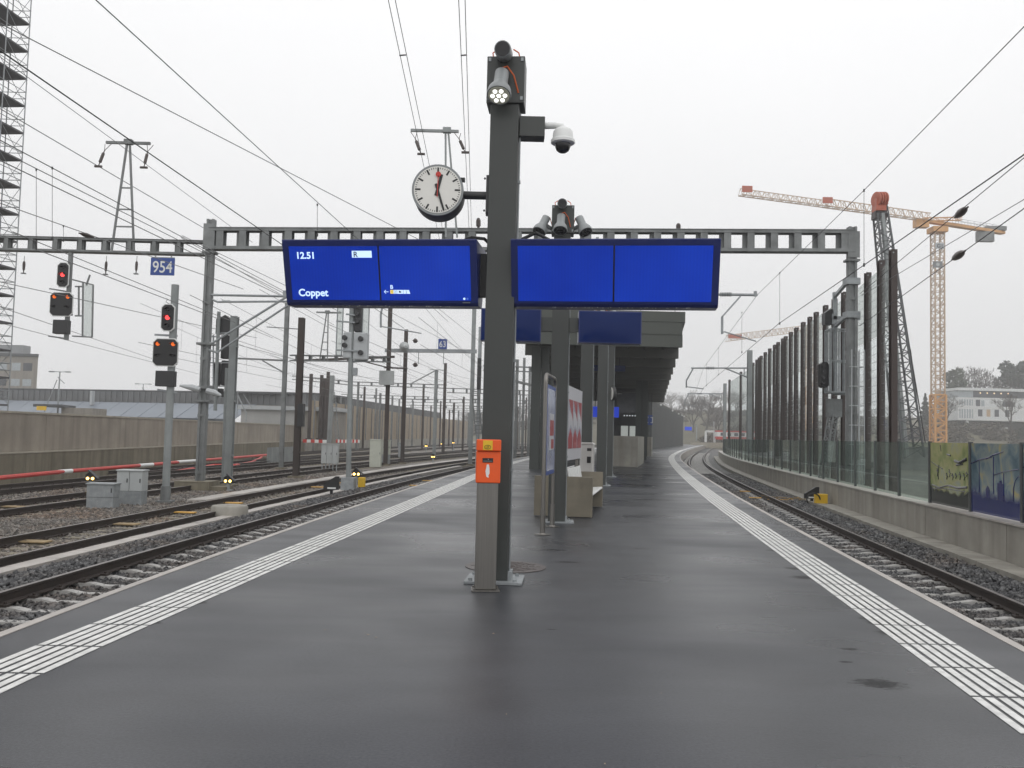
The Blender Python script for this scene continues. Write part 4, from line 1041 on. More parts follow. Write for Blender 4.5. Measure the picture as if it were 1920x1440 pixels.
dv2 = Vector((B.x - A.x, B.y - A.y, 0)); LB = dv2.length; dv2.normalize(); nv2 = Vector((dv2.y, -dv2.x, 0))
if nv2.dot(Vector((0, -1, 0))) < 0: nv2 = -nv2
def slb(par, poly_, t_, m_, nm, off=0.0):
    mb = MB(); mb.prism(poly_, nv2 * (off), dv2, (0, 0, 1), nv2, t_); return mb.build(nm, m_, par)
zb_, zt_ = 1.06, 2.72
fr = slb(bb, [(0, zb_), (LB, zb_), (LB, zt_), (0, zt_)], .10, PAPER, 'panel', -.05)
for k in range(4):
    u0 = .10 + k * (LB - .14) / 4; u1 = u0 + (LB - .14) / 4 - .10
    for off, t_ in ((.05, .004), (-.05, -.004)):
        po = slb(fr, [(u0, zb_ + .26), (u1, zb_ + .26), (u1, zt_ - .30), (u0, zt_ - .30)], t_, PAPERB, 'poster', off)
        e = t_ * 1.5; um = (u0 + u1) / 2
        slb(po, [(u0, zt_ - .30), (u1, zt_ - .30), (u1, zt_ - .78)], e, REDP, 'red_print', off)
        slb(po, [(u0, zb_ + .26), (u1, zb_ + .26), (u1, zb_ + .52), (um, zb_ + .72), (u0, zb_ + .50)], e, REDP, 'red_print', off)
        slb(po, [(u0, zb_ + .66), (um, zb_ + .80), (u1, zb_ + .68), (u1, zb_ + 1.0), (u0 + .1, zb_ + 1.12), (u0, zb_ + .9)], e * .9, PAPER, 'white_print', off)
for u in (.45, LB - .45): MB().bar(dv2 * u + Vector((0, 0, .004)), dv2 * u + Vector((0, 0, zb_)), .07, .07).build('leg', STEEL, bb)
q = at(1101, 850, 22.3)
bi = thing('litter_bin', 'white upright recycling bin with dark slots beside the third pole', 'litter bin', (q.x, q.y, 0), R(-12))
mb = MB(); mb.box(-.165, .165, -.20, .20, .03, 1.40); mb.build('body', BINW, bi, bev=.02)
mb = MB(); mb.prism([(-.18, 0), (.18, 0), (.15, .05), (-.15, .05)], (0, -.21, 1.40), (1, 0, 0), (0, 0, 1), (0, 1, 0), .42); mb.build('lid', BINW, bi, bev=.008)
mb = MB(); mb.box(.02, .13, -.206, -.199, 1.24, 1.31); mb.box(.02, .12, -.206, -.199, .94, 1.10); mb.build('slots', DARK, bi)
MB().box(-.15, .15, -.18, .18, .004, .03).build('plinth', DGREY, bi)

# ------------------------------------------------------------------ platform canopy and what stands under it
canL = interp([(35, -.35), (40, .05), (46, .57), (51.7, 1.10), (70, 3.2), (90, 6.0), (112, 9.6)])
canR = interp([(35, 7.0), (40, 7.85), (46, 8.80), (57, 10.55), (75, 13.4), (100, 17.45), (112, 19.7)])
cp = thing('platform_canopy', 'dark green grey platform canopy stepping away along the curved platform', 'canopy', (4, 40, 0))
step = 5.7; y = 40.0; k = 0
while y < 108:
    y1 = y + step; d = Vector((canR(y1) - canR(y), step, 0)); 
    a, b = Vector((canL(y), y, 0)), Vector((canR(y), y, 0)); dl = Vector((canL(y1) - canL(y), step, 0))
    def quad(i0, i1, e0, e1, z0, z1, mb):
        p = [a + Vector((i0, e0, 0)), b + Vector((i1, e0, 0)), b + Vector((i1, e0, 0)) + d * ((step - e0 + e1) / step), a + Vector((i0, e0, 0)) + dl * ((step - e0 + e1) / step)]
        mb.add([q + Vector((0, 0, z0)) for q in p] + [q + Vector((0, 0, z1)) for q in p], [(0, 3, 2, 1), (4, 5, 6, 7), (0, 1, 5, 4), (1, 2, 6, 5), (2, 3, 7, 6), (3, 0, 4, 7)])
    mb = MB(); quad(0, 0, .0, -.02, 6.92, 7.40, mb); mb.build('roof', CANOPY_F, cp, world=True)
    mb = MB(); quad(.12, -.12, .02, -.02, 6.35, 6.915, mb)
    mb.box(a.x + .10, b.x - .10, y + .05, y + .33, 5.78, 6.345); mb.build('soffit', CANOPY_F if k == 0 else CANOPY_U, cp, world=True)
    mb = MB(); n = 9
    for i in range(1, n):
        p = a.lerp(b, i / n) + Vector((0, .4, 6.28)); q = a.lerp(b, i / n) + dl.lerp(d, i / n) + Vector((0, 0, 6.28)); mb.bar(p, q, .10, .13)
    mb.build('soffit_ribs', CANOPY_U, cp, world=True)
    y = y1; k += 1
mb = MB()   # handrail wires on the roof
for z in (7.75, 8.0):
    mb.tube([(canL(40) + 1.0, 40.4, z), (canR(40) - .5, 40.4, z)], .02, 5)
for i in range(5): x = canL(40) + 1.0 + i * 1.6; mb.bar((x, 40.4, 7.38), (x, 40.4, 8.0), .03)
mb.build('roof_rail', GALV_D, cp, world=True)
for y in (41.6, 53, 64.4, 75.8, 87.2, 98.6):
    x = canL(y) + .95; h = head(canL, y)
    mb = MB(); mb.box(-.22, .22, -.22, .22, 0, 5.78); mb.box(.24, .62, -.12, .16, 0, 5.78); o = mb.build('column', POLE_D, cp); o.location = Vector((x, y, 0)) - cp.location; o.rotation_euler = (0, 0, -h)
    if y > 60:
        o2 = o.copy(); C.objects.link(o2); o2.parent = cp; o2.location = Vector((canR(y) - 2.4, y, 0)) - cp.location; o2.rotation_euler = (0, 0, -head(canR, y))
# stairwell parapets
def cbox(px0, px1, Y, dep, zt, label, hd, px2=None):
    a, b = at(px0, 850, Y), at(px1, 850, Y); t = thing('stairwell_parapet', label, 'parapet', (a.x, Y, 0), -hd, 'concrete parapets under the canopy'); W = b.x - a.x
    mb = MB(); mb.box(0, W, 0, .22, .0, zt); mb.box(W - .22, W, .22, dep, 0, zt); mb.box(0, .22, .22, dep, 0, zt); mb.build('wall', CONC, t, bev=.01); return t
cbox(1140, 1195, 48.6, 9, 1.68, 'large concrete stairwell parapet to the right of the farthest lamp pole', R(10.8))
cbox(1206, 1221, 78, 6, 1.7, 'small distant concrete parapet behind the black lift frame', R(10))
# lift
Y = 72; a, b = at(1149, 850, Y), at(1207, 850, Y)
lf = thing('lift_tower', 'black framed glass lift under the canopy behind the concrete parapet', 'lift', (a.x, Y, 0), -R(9)); W = b.x - a.x; zt = 5.3
mb = MB()
for x in (0, W - .22):
    for y in (0, 2.2): mb.box(x, x + .22, y, y + .22, 0, zt)
mb.box(0, W, -.02, .20, zt, zt + .3); mb.box(0, W, 2.2, 2.44, zt, zt + .3); mb.box(.22, W - .22, .01, .21, 3.0, 3.55); mb.box(.22, .62, .02, .20, 0, 3.0); mb.box(W - .62, W - .22, .02, .20, 0, 3.0); mb.box(.22, W - .22, .02, .2, 2.55, 3.0); mb.box(W / 2 - .06, W / 2 + .06, .02, .18, 0, 2.55)
mb.box(.0, W, 2.44, 2.6, 0, zt)
mb.build('frame', DARK, lf)
LITG = mat('lit_lift_glass', (.50, .53, .50), emit=.42)
for x0, x1 in ((.62, W / 2 - .06), (W / 2 + .06, W - .62)): MB().box(x0, x1, .08, .10, .05, 2.55).build('door', LITG, lf)
MB().box(.3, W - .3, .06, .09, 3.6, 5.2).build('upper_pane', WINDK, lf)
mb = MB()
for i in range(5): mb.lathe([(.06, 0), (.05, .02)], (W * .35 + i * .22, -.03, 3.38), (0, -1, 0), 8)
mb.build('indicator_lights', mat('lift_white_marks', (.8, .85, .9), emit=.5), lf)
# signs hanging under the canopy
def hsign(px0, px1, py0, py1, Y, m_, label, sym=None):
    a, b = at(px0, py0, Y), at(px1, py1, Y); t = thing('hanging_sign', label, 'sign', ((a.x + b.x) / 2, Y, b.z)); W = b.x - a.x; hh = a.z - b.z
    MB().box(-W / 2, W / 2, -.07, .07, 0, hh).build('panel', m_, t, bev=.01)
    mb = MB(); zt = 6.3 - b.z
    for s in (-.35, .35): mb.bar((s * W, 0, hh), (s * W, 0, zt), .05)
    mb.build('hangers', DGREY, t)
    if sym:
        mb = MB(); e = hh * .3
        for s in (-1, 1): mb.box(s * e - .04, s * e + .04, -.085, -.072, hh * .2, hh * .8); mb.box(min(s * e, s * e * .4), max(s * e, s * e * .4), -.085, -.072, hh * .2, hh * .2 + .06); mb.box(min(s * e, s * e * .4), max(s * e, s * e * .4), -.085, -.072, hh * .8 - .06, hh * .8)
        mb.build('symbol', WHITE, t)
    return t
hsign(1108, 1160, 762, 783, 60, mat('lit_blue_far_board', (.008, .035, .42), emit=.8), 'bright blue board deep under the canopy behind the farthest pole')
hsign(1100, 1172, 684, 697, 47, BLUED, 'narrow dark blue sign high under the canopy soffit')
hsign(1212, 1223, 778, 797, 82, BLUES, 'small square blue sign with white brackets right of the lift', True)
# small side clock on the farthest pole
q = at(1149, 738, 35.5); sc_ = thing('platform_clock', 'small clock seen edge on at the farthest lamp pole', 'clock', (q.x, 35.4, q.z), R(-80))
mb = MB(); mb.lathe([(.27, -.06), (.28, -.05), (.28, .05), (.27, .06)], (0, 0, 0), (0, 1, 0), 28); mb.build('case', DGREY, sc_, smooth=True)
mb = MB(); mb.lathe([(.25, -.062), (.25, -.066)], (0, 0, 0), (0, 1, 0), 28); mb.build('dial', face_m, sc_)
mb = MB(); mb.bar((0, -.068, 0), (.04, -.068, .15), .02, .004); mb.bar((0, -.068, 0), (.05, -.068, -.2), .02, .004); mb.build('hands', DARK, sc_)
mb = MB(); mb.bar((0, .05, 0), (0, .36, 0), .05); mb.build('arm', DGREY, sc_)
# dark station building closing the canopy
a, b, c_ = at(1186, 800, 126), at(1222, 800, 125), at(1281, 800, 205)
db = thing('station_building', 'long dark clad station building on the platform beyond the canopy', 'building', (b.x, 125, 0))
ZR = 6.85
mb = MB(); dd = Vector((-6, 80, 0)) * 0
pA, pB, pC = Vector((a.x, 126, 0)), Vector((b.x, 125, 0)), Vector((c_.x, 205, 0)); pD = pC + Vector((-4, 1, 0))
for p, q in ((pA, pB), (pB, pC), (pC, pD), (pD, pA)): mb.add([p, q, q + Vector((0, 0, ZR)), p + Vector((0, 0, ZR))], [(0, 1, 2, 3)])
mb.build('wall', mat('dark_cladding', (.022, .027, .027), .6, var=.15, vs=.3), db, world=True)
mb = MB(); mb.add([p + Vector((0, 0, ZR)) for p in (pA, pB, pC, pD)] + [p + Vector((0, 0, ZR + .3)) for p in (pA, pB, pC, pD)], [(0, 1, 5, 4), (1, 2, 6, 5), (2, 3, 7, 6), (3, 0, 4, 7), (4, 5, 6, 7), (0, 3, 2, 1)]); mb.build('roof', CANOPY_U, db, world=True)
for t_ in (.12, .45, .68, .82, .93):
    p = pB.lerp(pC, t_); mb = MB(); mb.lathe([(.10, 0), (.16, .25)], p + Vector((.35, -.1, ZR - .1)), (.6, -.6, -.5), 10); mb.build('lamp', WHITE, db, world=True)
hs2 = hsign(1284, 1297, 800, 807, 215, mat('lit_blue_distant', (.01, .05, .5), emit=.6), 'tiny bright blue sign at the far end of the platform')

# ------------------------------------------------------------------ overhead line masts, arms and cantilevers
def hmast(name, px, pyb, pyt, Y, wd, m_, label, pxt=None, zb=-.75, foot=True, arms=(), group='overhead line masts of the yard', eq=()):
    b = at(px, pyb, Y); t_ = at(pxt if pxt is not None else px, pyt, Y); x = b.x if pxt is None else (b.x + t_.x) / 2
    t = thing(name, label, 'mast', (x, Y, zb), 0, group); zt = t_.z - zb; w2 = wd / 2
    mb = MB(); mb.box(-w2, w2, -w2, -w2 + .025, 0, zt); mb.box(-w2, w2, w2 - .025, w2, 0, zt); mb.box(-.02, .02, -w2 + .025, w2 - .025, 0, zt - .01)
    z = 1.2
    while z < zt - .4: mb.box(-w2 - .012, w2 + .012, -w2 - .012, w2 + .012, z, z + .07); z += 2.2
    mb.build('post', m_, t)
    if foot: mb = MB(); mb.box(-w2 - .18, w2 + .18, -w2 - .18, w2 + .18, -.3, .10); mb.build('foundation', CONC_D, t)
    for (x0, y0, x1, y1, th) in arms:
        p, q = at(x0, y0, Y - w2 - .04), at(x1, y1, Y - w2 - .04); mb = MB(); mb.bar(p, q, th, th); mb.build('arm', m_, t, world=True)
    for (x0, x1, y0, y1, mm, nm) in eq:
        p, q = at(x0, y0, Y - w2 - .25), at(x1, y1, Y - w2 - .25); mb = MB(); mb.box(p.x, q.x, Y - w2 - .45, Y - w2 - .01, q.z, p.z); mb.build(nm, mm, t, world=True, bev=.01)
    return t
hmast('catenary_mast', 430, 905, 593, 35.5, .28, GALV_L, 'thick pale grey mast right of the gantry mast', 438)
hmast('catenary_mast', 528, 877, 568, 52, .24, GALV_D, 'grey mast with a side arm, just left of the departure board edge', 538, arms=((445, 672, 533, 676, .10), (492, 676, 531, 698, .07), (500, 613, 560, 617, .05)))
hmast('catenary_mast', 554, 889, 596, 43, .29, MASTB, 'thick brown mast below the left corner of the departure board', 567, eq=((560, 569, 757, 800, DGREY, 'switch_box'),))
hmast('catenary_mast', 725, 870, 500, 62, .27, MASTB, 'tall brown mast carrying a grey transformer box', 732, eq=((712, 738, 695, 722, CABG, 'transformer_box'),), arms=((570, 676, 740, 669, .16), (660, 672, 730, 690, .08)))
hmast('catenary_mast', 755, 864, 618, 66, .27, MASTB, 'slim dark mast right of the mast with the transformer box', 761, arms=((720, 689, 764, 691, .12),))
hmast('catenary_mast', 831, 847, 681, 100, .32, MASTB, 'brown mast behind the number 63 sign', 835)
hmast('catenary_mast', 813, 856, 693, 82, .30, GALV_L, 'pale mast with a diagonal arm left of the brown far mast', 819, arms=((816, 695, 768, 721, .10), (806, 693, 832, 694, .06)))
M10 = hmast('catenary_mast', 884, 868, 500, 66, .30, GALV_L, 'tall pale mast just left of the nearest lamp pole', 889)
i = 0
for px, pyb, pyt, Y, wd, m_, lb in ((710, 840, 737, 108, .25, GALV_D, 'thin mast in front of the beige panel wall, left'), (791, 840, 720, 118, .26, MASTB, 'thin dark mast in front of the beige panel wall, middle'),
    (849, 842, 755, 125, .28, MASTB, 'thin dark mast with a box on top left of the pale tall mast'), (867, 845, 744, 120, .26, MASTB, 'thin brown mast beside the tall pale mast'),
    (966, 850, 674, 78, .26, GALV_D, 'grey mast seen between nearest pole and canopy column, left'), (979, 850, 671, 88, .26, GALV_D, 'grey mast seen between nearest pole and canopy column, middle'),
    (990, 850, 687, 96, .26, GALV_D, 'grey mast seen between nearest pole and canopy column, right'), (973, 842, 740, 135, .25, GALV_D, 'short distant mast between nearest pole and canopy column'),
    (841, 838, 768, 160, .28, MASTB, 'far thin mast behind the number 63 gantry'), (877, 838, 775, 165, .28, GALV_D, 'far thin grey mast left of the nearest pole'), (858, 838, 770, 175, .3, GALV_D, 'farthest thin mast left of the nearest pole'),
    (733, 838, 742, 130, .26, GALV_D, 'thin grey far mast right of the transformer mast'), (680, 838, 725, 120, .26, MASTB, 'thin brown far mast right of the middle signal pole'),
    (772, 838, 752, 150, .28, GALV_D, 'thin grey far mast over the beige panel wall end')):
    hmast('catenary_mast', px, pyb, pyt, Y, wd, m_, lb, foot=False)
# bar with the number 63, loudspeaker
p, q = at(722, 657, 64), at(894, 659, 64)
t63 = thing('cross_bar', 'grey horizontal bar between two masts carrying the number 63 sign', 'cross bar', (p.x, 64, p.z))
MB().bar(p, q, .26, .26).build('bar', GALV, t63, world=True)
mb = MB(); 
for px in (785, 832): a = at(px, 660, 64); mb.bar(a, a - Vector((0, 0, .9)), .04)
mb.build('hangers', GALV_D, t63, world=True)
numsign('number_sign', 830, 645, 63.8, .64, .74, '63', .62, 'small blue plate reading 63 above the far cross bar')
q = at(758, 650, 63.7); mb = MB(); mb.lathe([(.10, .5), (.12, .3), (.16, .2), (.36, 0), (.36, -.03)], (0, 0, 0), (.3, -1, -.1), 16); tag(mb.build('loudspeaker', CABG, at0=q, smooth=True), 'round horn loudspeaker at the left end of the number 63 bar', 'loudspeaker')
# far gantry beams
def farbeam(px0, py0, px1, py1, Y0, Y1, dep, pitch, label):
    p, q = at(px0, py0, Y0), at(px1, py1, Y1); t = thing('gantry_beam', label, 'gantry', p, 0, 'distant ladder beams across the yard')
    ladder_beam(p, q, dep, .3, pitch, .12, GALV_D, t, ct=.6)
    return t
g1 = farbeam(545, 671, 729, 674, 56, 61, .38, .95, 'ladder beam between grey mast and transformer mast below the departure board')
tmast('lattice_mast', at(607, 667, 57.5), at(614, 586, 57.5), .5, at(593, 586, 57.5).x, at(640, 586, 57.5).x, 'lattice mast with crossbar under the departure board', m_=GALV_D)
farbeam(548, 708, 660, 719, 97, 100, .42, 1.5, 'ladder beam over the dark posts at the beige wall'); farbeam(660, 719, 838, 725, 100, 101, .42, 1.5, 'ladder beam behind the transformer box')
farbeam(838, 732, 1000, 737, 104, 106, .55, 1.6, 'ladder beam passing behind the nearest lamp pole'); farbeam(762, 751, 1000, 754, 140, 141, .55, 2.0, 'lower ladder beam passing behind the nearest lamp pole')
farbeam(838, 771, 1000, 773, 190, 191, .6, 2.4, 'faint farthest ladder beam of the yard')
p, q = at(962, 714, 80), at(996, 722, 92); mb = MB(); mb.bar(p, q, .22); tag(mb.build('sloping_beam', GALV_D, loc=p), 'sloping arm between the grey masts right of the nearest pole', 'cross arm')

more = ((636, 838, 744, 112, 'thin mast just left of the middle signal pole'), (668, 838, 716, 104, 'thin mast hidden partly by the middle signal pole'), (702, 838, 728, 128, 'thin mast left of the transformer box'), (746, 838, 748, 140, 'thin mast between two brown masts'), (806, 838, 760, 165, 'thin mast left of the pale mast with diagonal arm'), (824, 838, 752, 150, 'thin mast right of the pale mast with diagonal arm'),
    (858, 836, 778, 200, 'hair thin mast at the end of the beige wall'), (869, 836, 782, 215, 'hair thin mast left of the tall pale mast'), (895, 838, 640, 62, 'thin mast right behind the tall pale mast'), (961, 845, 700, 100, 'thin mast close to the right flank of the nearest pole'), (985, 840, 745, 150, 'short far mast seen left of the canopy column'), (970, 838, 762, 180, 'shortest far mast right of the nearest pole'))
for px, pyb, pyt, Y, lb in more: hmast('catenary_mast', px, pyb, pyt, Y, .24, GALV_D if Y % 3 else MASTB, lb, foot=False)
farbeam(640, 742, 806, 747, 132, 133, .5, 2.0, 'thin ladder beam low over the beige wall'); farbeam(906, 690, 1000, 693, 74, 75, .42, 1.2, 'near ladder beam behind the right flank of the nearest pole'); farbeam(760, 762, 1000, 765, 165, 166, .5, 2.2, 'fourth faint ladder beam across the far yard')
# cantilever arms
def insul(mb, p, q, r=.055, n=5, mi=1):
    p = Vector(p); q = Vector(q)
    for k in range(n):
        c = p.lerp(q, (k + .5) / n); d = (q - p) / n
        mb.lathe([(r * .55, -d.length * .4), (r, -d.length * .1), (r, d.length * .1), (r * .55, d.length * .4)], c, d, 10, mi)
ca = thing('cantilever_arm', 'hinged cantilever with two tubes and diagonal braces on the left gantry mast', 'cantilever', (xl + .2, YL, at(400, 555, YL).z))
mb = MB(); Yc = YL - .1
P = lambda px, py, Y=Yc: at(px, py, Y)
mb.tube([P(396, 553), P(560, 556)], .045, 8); mb.tube([P(398, 562), P(408, 566), P(565, 565)], .04, 8); mb.tube([P(384, 652), P(540, 555)], .045, 8); mb.tube([P(408, 660), P(553, 564)], .04, 8); mb.tube([P(388, 655), P(410, 662)], .04, 8)
insul(mb, P(398, 553), P(410, 553)); insul(mb, P(416, 565), P(432, 565)); insul(mb, P(386, 648), P(396, 643)); mb.box(P(534, 545).x - .06, P(534, 545).x + .06, Yc - .05, Yc + .05, P(534, 557).z, P(534, 545).z)
mb.build('tubes', [GALV, LGREY], ca, world=True)
mb = MB(); mb.tube([P(720, 560), P(714, 590), P(714, 614)], .04, 6); mb.tube([P(715, 612), P(790, 625)], .025, 6); mb.tube([P(560, 556), P(725, 560)], .04, 6); mb.build('registration_arm', GALV, ca, world=True)
cb = thing('cantilever_arm', 'cantilever with ribbed insulator beside the right departure board', 'cantilever', P(1340, 552, 31.5))
mb = MB(); Q = lambda px, py: at(px, py, 31.5)
mb.tube([Q(1110, 552), Q(1345, 552), Q(1420, 553)], .05, 8); insul(mb, Q(1350, 552), Q(1372, 552), .085, 7); mb.box(Q(1417, 553).x - .06, Q(1417, 553).x + .03, 31.45, 31.55, Q(1417, 556).z, Q(1417, 546).z)
mb.build('top_tube', [GALV, GALV_L], cb, world=True)
mb = MB(); mb.bar(Q(1388, 556), Q(1354, 594), .10, .05); mb.bar(Q(1354, 594), Q(1354, 626), .08, .05); mb.tube([Q(1352, 626), Q(1358, 622), Q(1418, 640)], .025, 6); mb.bar(Q(1120, 552), at(1120, 445, 31.5), .1); mb.build('registration_arm', GALV, cb, world=True)
def rcant(px, pyb, pyt, Y, label, x0, ya, xd, yd, group='masts along the right track'):
    t = hmast('catenary_mast', px, pyb, pyt, Y, .34, GALV_L, label, zb=-.3, foot=False, group=group); Q = lambda x, y: at(x, y, Y); s = 1
    mb = MB(); mb.tube([Q(x0, ya), Q(px, ya)], .07, 6); mb.tube([Q(x0 + 4 * (px - x0) / 104, ya), Q(xd, yd - 13 * (px - x0) / 104), Q(xd, yd)], .06, 6); mb.tube([Q(xd, yd - 2), Q(xd + .30 * (px - x0), yd + 2)], .045, 6)
    mb.tube([Q(px - .42 * (px - x0), ya), Q(px, ya + .17 * (px - x0))], .06, 6); mb.tube([Q(px - .08 * (px - x0), ya), Q(px - .08 * (px - x0), ya + .15 * (px - x0))], .04, 5); insul(mb, Q(px - .74 * (px - x0), ya), Q(px - .6 * (px - x0), ya), .12, 5)
    mb.build('cantilever', [GALV, GALV_L], t, world=True); return t
rcant(1404, 872, 657, 68, 'grey mast with cantilever in front of the noise barrier', 1296, 690, 1287, 727)
rcant(1358, 850, 719, 108, 'farther grey mast with cantilever at the end of the noise barrier', 1289, 738, 1284, 760)

# ------------------------------------------------------------------ overhead wires
def wz(px, py, z): return at(px, py, (z - H) * F / (hor(px) - py))
def wire(label, pts, r=.008, m_=WIRE, name='overhead_wire', n=4, sag=0.0, group='overhead wires'):
    if len(pts) == 2 and sag:
        a, b = pts; pts = [a.lerp(b, t) - Vector((0, 0, sag * 4 * t * (1 - t))) for t in [i / 10 for i in range(11)]]
    mb = MB(); mb.tube(pts, r, n); o = mb.build(name, m_, loc=pts[0]); return tag(o, label, 'overhead wire', group)
def ext(a, b, t): return a + (b - a) * t
def wline(label, z, p, q, r, t0=0.0, t1=1.0, m_=WIRE):
    a, b = wz(*p, z), wz(*q, z); return wire(label, [ext(a, b, t0), ext(a, b, t1)], r, m_)
wline('dark messenger wire from the top left edge down to the left departure board', 7.35, (180, 0), (640, 420), .011, -.35, 2.6)
wline('dark contact wire crossing the left lattice mast top', 5.75, (0, 95), (480, 425), .011, -.4, 3.0)
wline('pale high wire from the scaffold across to the departure board', 11.0, (55, 72), (725, 418), .016, -.6, 1.5, WIREL)
wline('wire held by the right insulator of the left lattice mast', 11.4, (55, 147), (278, 311), .013, -.5, 2.6, WIREL)
wline('wire held by the left insulator of the left lattice mast', 11.4, (45, 230), (190, 315), .018, -.5, 3.0, WIREL)
wline('upper wire of the pair with two long droppers at the scaffold', 7.3, (40, 284), (352, 450), .012, -.6, 2.4)
wline('second wire of the group falling to the gantry mast from the scaffold', 7.2, (40, 302), (350, 458), .012, -.6, 2.2, WIREL)
wline('third wire of the group falling to the gantry mast from the scaffold', 7.1, (40, 320), (335, 462), .014, -.6, 2.2, WIREL)
wline('fourth thin wire crossing low behind the ladder beam', 7.1, (40, 395), (210, 455), .012, -.6, 3.2, WIREL)
for i, (a, b, z) in enumerate((((140, 482), (380, 580), 5.75), ((137, 494), (300, 556), 5.2), ((25, 534), (300, 594), 5.75), ((25, 584), (190, 640), 5.3), ((25, 612), (290, 680), 5.2), ((400, 480), (540, 560), 7.0), ((400, 470), (545, 540), 7.3), ((410, 580), (530, 640), 5.75),
      ((450, 640), (560, 676), 5.75), ((560, 583), (700, 660), 7.2), ((576, 690), (700, 735), 5.8), ((760, 600), (884, 665), 7.0), ((814, 572), (884, 628), 7.3), ((740, 690), (884, 752), 5.8), ((905, 690), (1000, 765), 5.9), ((690, 640), (830, 700), 5.8))):
    names = ('thin wire just under the ladder beam running to the gantry mast', 'thin wire from the hanging signal past sign 954', 'thin wire low behind the hanging signal', 'thin wire from the scaffold below the hanging signal', 'lowest thin wire left of the red signal post', 'thin wire leaving the gantry mast below the beam', 'thin upper wire leaving the gantry mast towards the board', 'thin wire crossing the pale mast right of the gantry mast',
             'thin wire behind the grey mast with the side arm', 'thin wire falling under the departure board to the signal pole', 'thin wire over the dark posts at the beige wall', 'thin wire left of sign 63', 'thin wire above sign 63 to the tall pale mast', 'thin wire under sign 63', 'thin wire right of the nearest pole', 'thin wire between middle signal pole and brown far mast')
    wline(names[i], z, a, b, .011, -.3, 2.0, WIREL)
def catline(label, f, y0, y1, zc, zm, span):
    """contact wire, sagging messenger and droppers along one track"""
    t = thing('catenary_line', label, 'overhead line', (f(y0), y0, zc), 0, 'overhead wires')
    n = int((y1 - y0) / 4); ys_ = [y0 + (y1 - y0) * i / n for i in range(n + 1)]
    st = lambda y: .25 * math.cos(math.pi * (y - y0) / span)
    sg_ = lambda y: zm - (zm - zc - .35) * (math.sin(math.pi * (((y - y0) % span) / span)) ** 1.0) * .75
    mb = MB(); mb.tube([(f(y) + st(y), y, zc) for y in ys_], .010, 4); mb.build('contact_wire', WIRE, t, world=True)
    mb = MB(); mb.tube([(f(y) + st(y), y, sg_(y)) for y in ys_], .009, 4); mb.build('messenger_wire', WIREL, t, world=True)
    mb = MB()
    for y in ys_[1::2]: mb.tube([(f(y) + st(y), y, zc), (f(y) + st(y), y, sg_(y))], .006, 3)
    mb.build('droppers', WIREL, t, world=True)
for lb, f, y0, y1, sp in (('overhead line of the nearest left track beyond the gantry', shift(edgeL, -2.05), 36, 200, 48), ('overhead line of the second left track beyond the gantry', shift(edgeL, -5.4), 36, 200, 52), ('overhead line of the third left track beyond the gantry', shift(edgeL, -10.3), 36, 200, 55), ('overhead line of the farthest left track beyond the gantry', shift(edgeL, -14.6), 38, 190, 50), ('overhead line of the far yard track at the beige wall', yardf, 45, 220, 45), ('overhead line closest to the beige panel wall', yardg, 72, 220, 46)):
    catline(lb, f, y0, y1, 5.2, 6.9, sp)
def mid(curve_pts, z): return [wz(px, py, z) for px, py in curve_pts]
wire('right messenger wire from the upper right corner to the far cantilever', [ext(wz(1920, 50, 7.3), wz(1620, 357, 7.3), -.6)] + mid([(1920, 50), (1620, 357), (1420, 553), (1319, 690)], 7.3) + [at(1303, 738, 108), at(1290, 770, 170)], .010)
wire('right contact wire from the right edge above the noise barrier', [ext(wz(1920, 290, 5.75), wz(1620, 497, 5.75), -.6)] + mid([(1920, 290), (1620, 497), (1460, 607), (1319, 727)], 5.75) + [at(1302, 757, 108), at(1290, 780, 170)], .013)
wB = [ext(wz(1920, 296, 6.6), wz(1640, 528, 6.6), -.5), wz(1640, 528, 6.6), at(1612, 551, YR)]
wire('upper wire with a weight like insulator at the right edge', wB, .011)
wire('lower wire with a weight like insulator running to the right gantry mast', [ext(wz(1920, 391, 5.75), wz(1690, 556, 5.75), -.5), wz(1690, 556, 5.75), at(1612, 611, YR)], .012)
wline('thin wire between the two insulator wires at the right edge', 6.2, (1920, 374), (1675, 519), .009, -.5, 1.4, WIREL)
# twin feeder lines above the slim mast
for i, (a, b, lb) in enumerate((((728, 0), (790, 290), 'left'), ((741, 0), (801, 290), 'second'), ((860, 0), (873, 287), 'third'), ((872, 0), (880, 287), 'right'))):
    wline('%s line of the twin feeders above the slim mast behind the clock' % ('leftmost' if i == 0 else 'rightmost' if i == 3 else lb), 11.8, a, b, .010, -.5, 2.2)
mb = MB()
for a, b in (((749, 104), (761, 103)), ((864, 104), (875, 103))): mb.bar(wz(*a, 11.8), wz(*b, 11.8), .03, .03)
tag(mb.build('feeder_spacer', WIRE), 'small spacers bridging the twin feeder lines above the clock', 'spacer')
def dropper(px, py0, py1, z0, label):
    a = wz(px, py0, z0); b = at(px, py1, a.y); mb = MB(); mb.tube([a, b], .006, 4); mb.lathe([(.018, -.05), (.026, -.03), (.022, .03)], b, (0, 0, 1), 6); mb.lathe([(.02, -.03), (.02, .03)], a, (0, 0, 1), 6)
    return tag(mb.build('dropper', WIRE, loc=a), label, 'dropper wire', 'dropper wires of the overhead line')
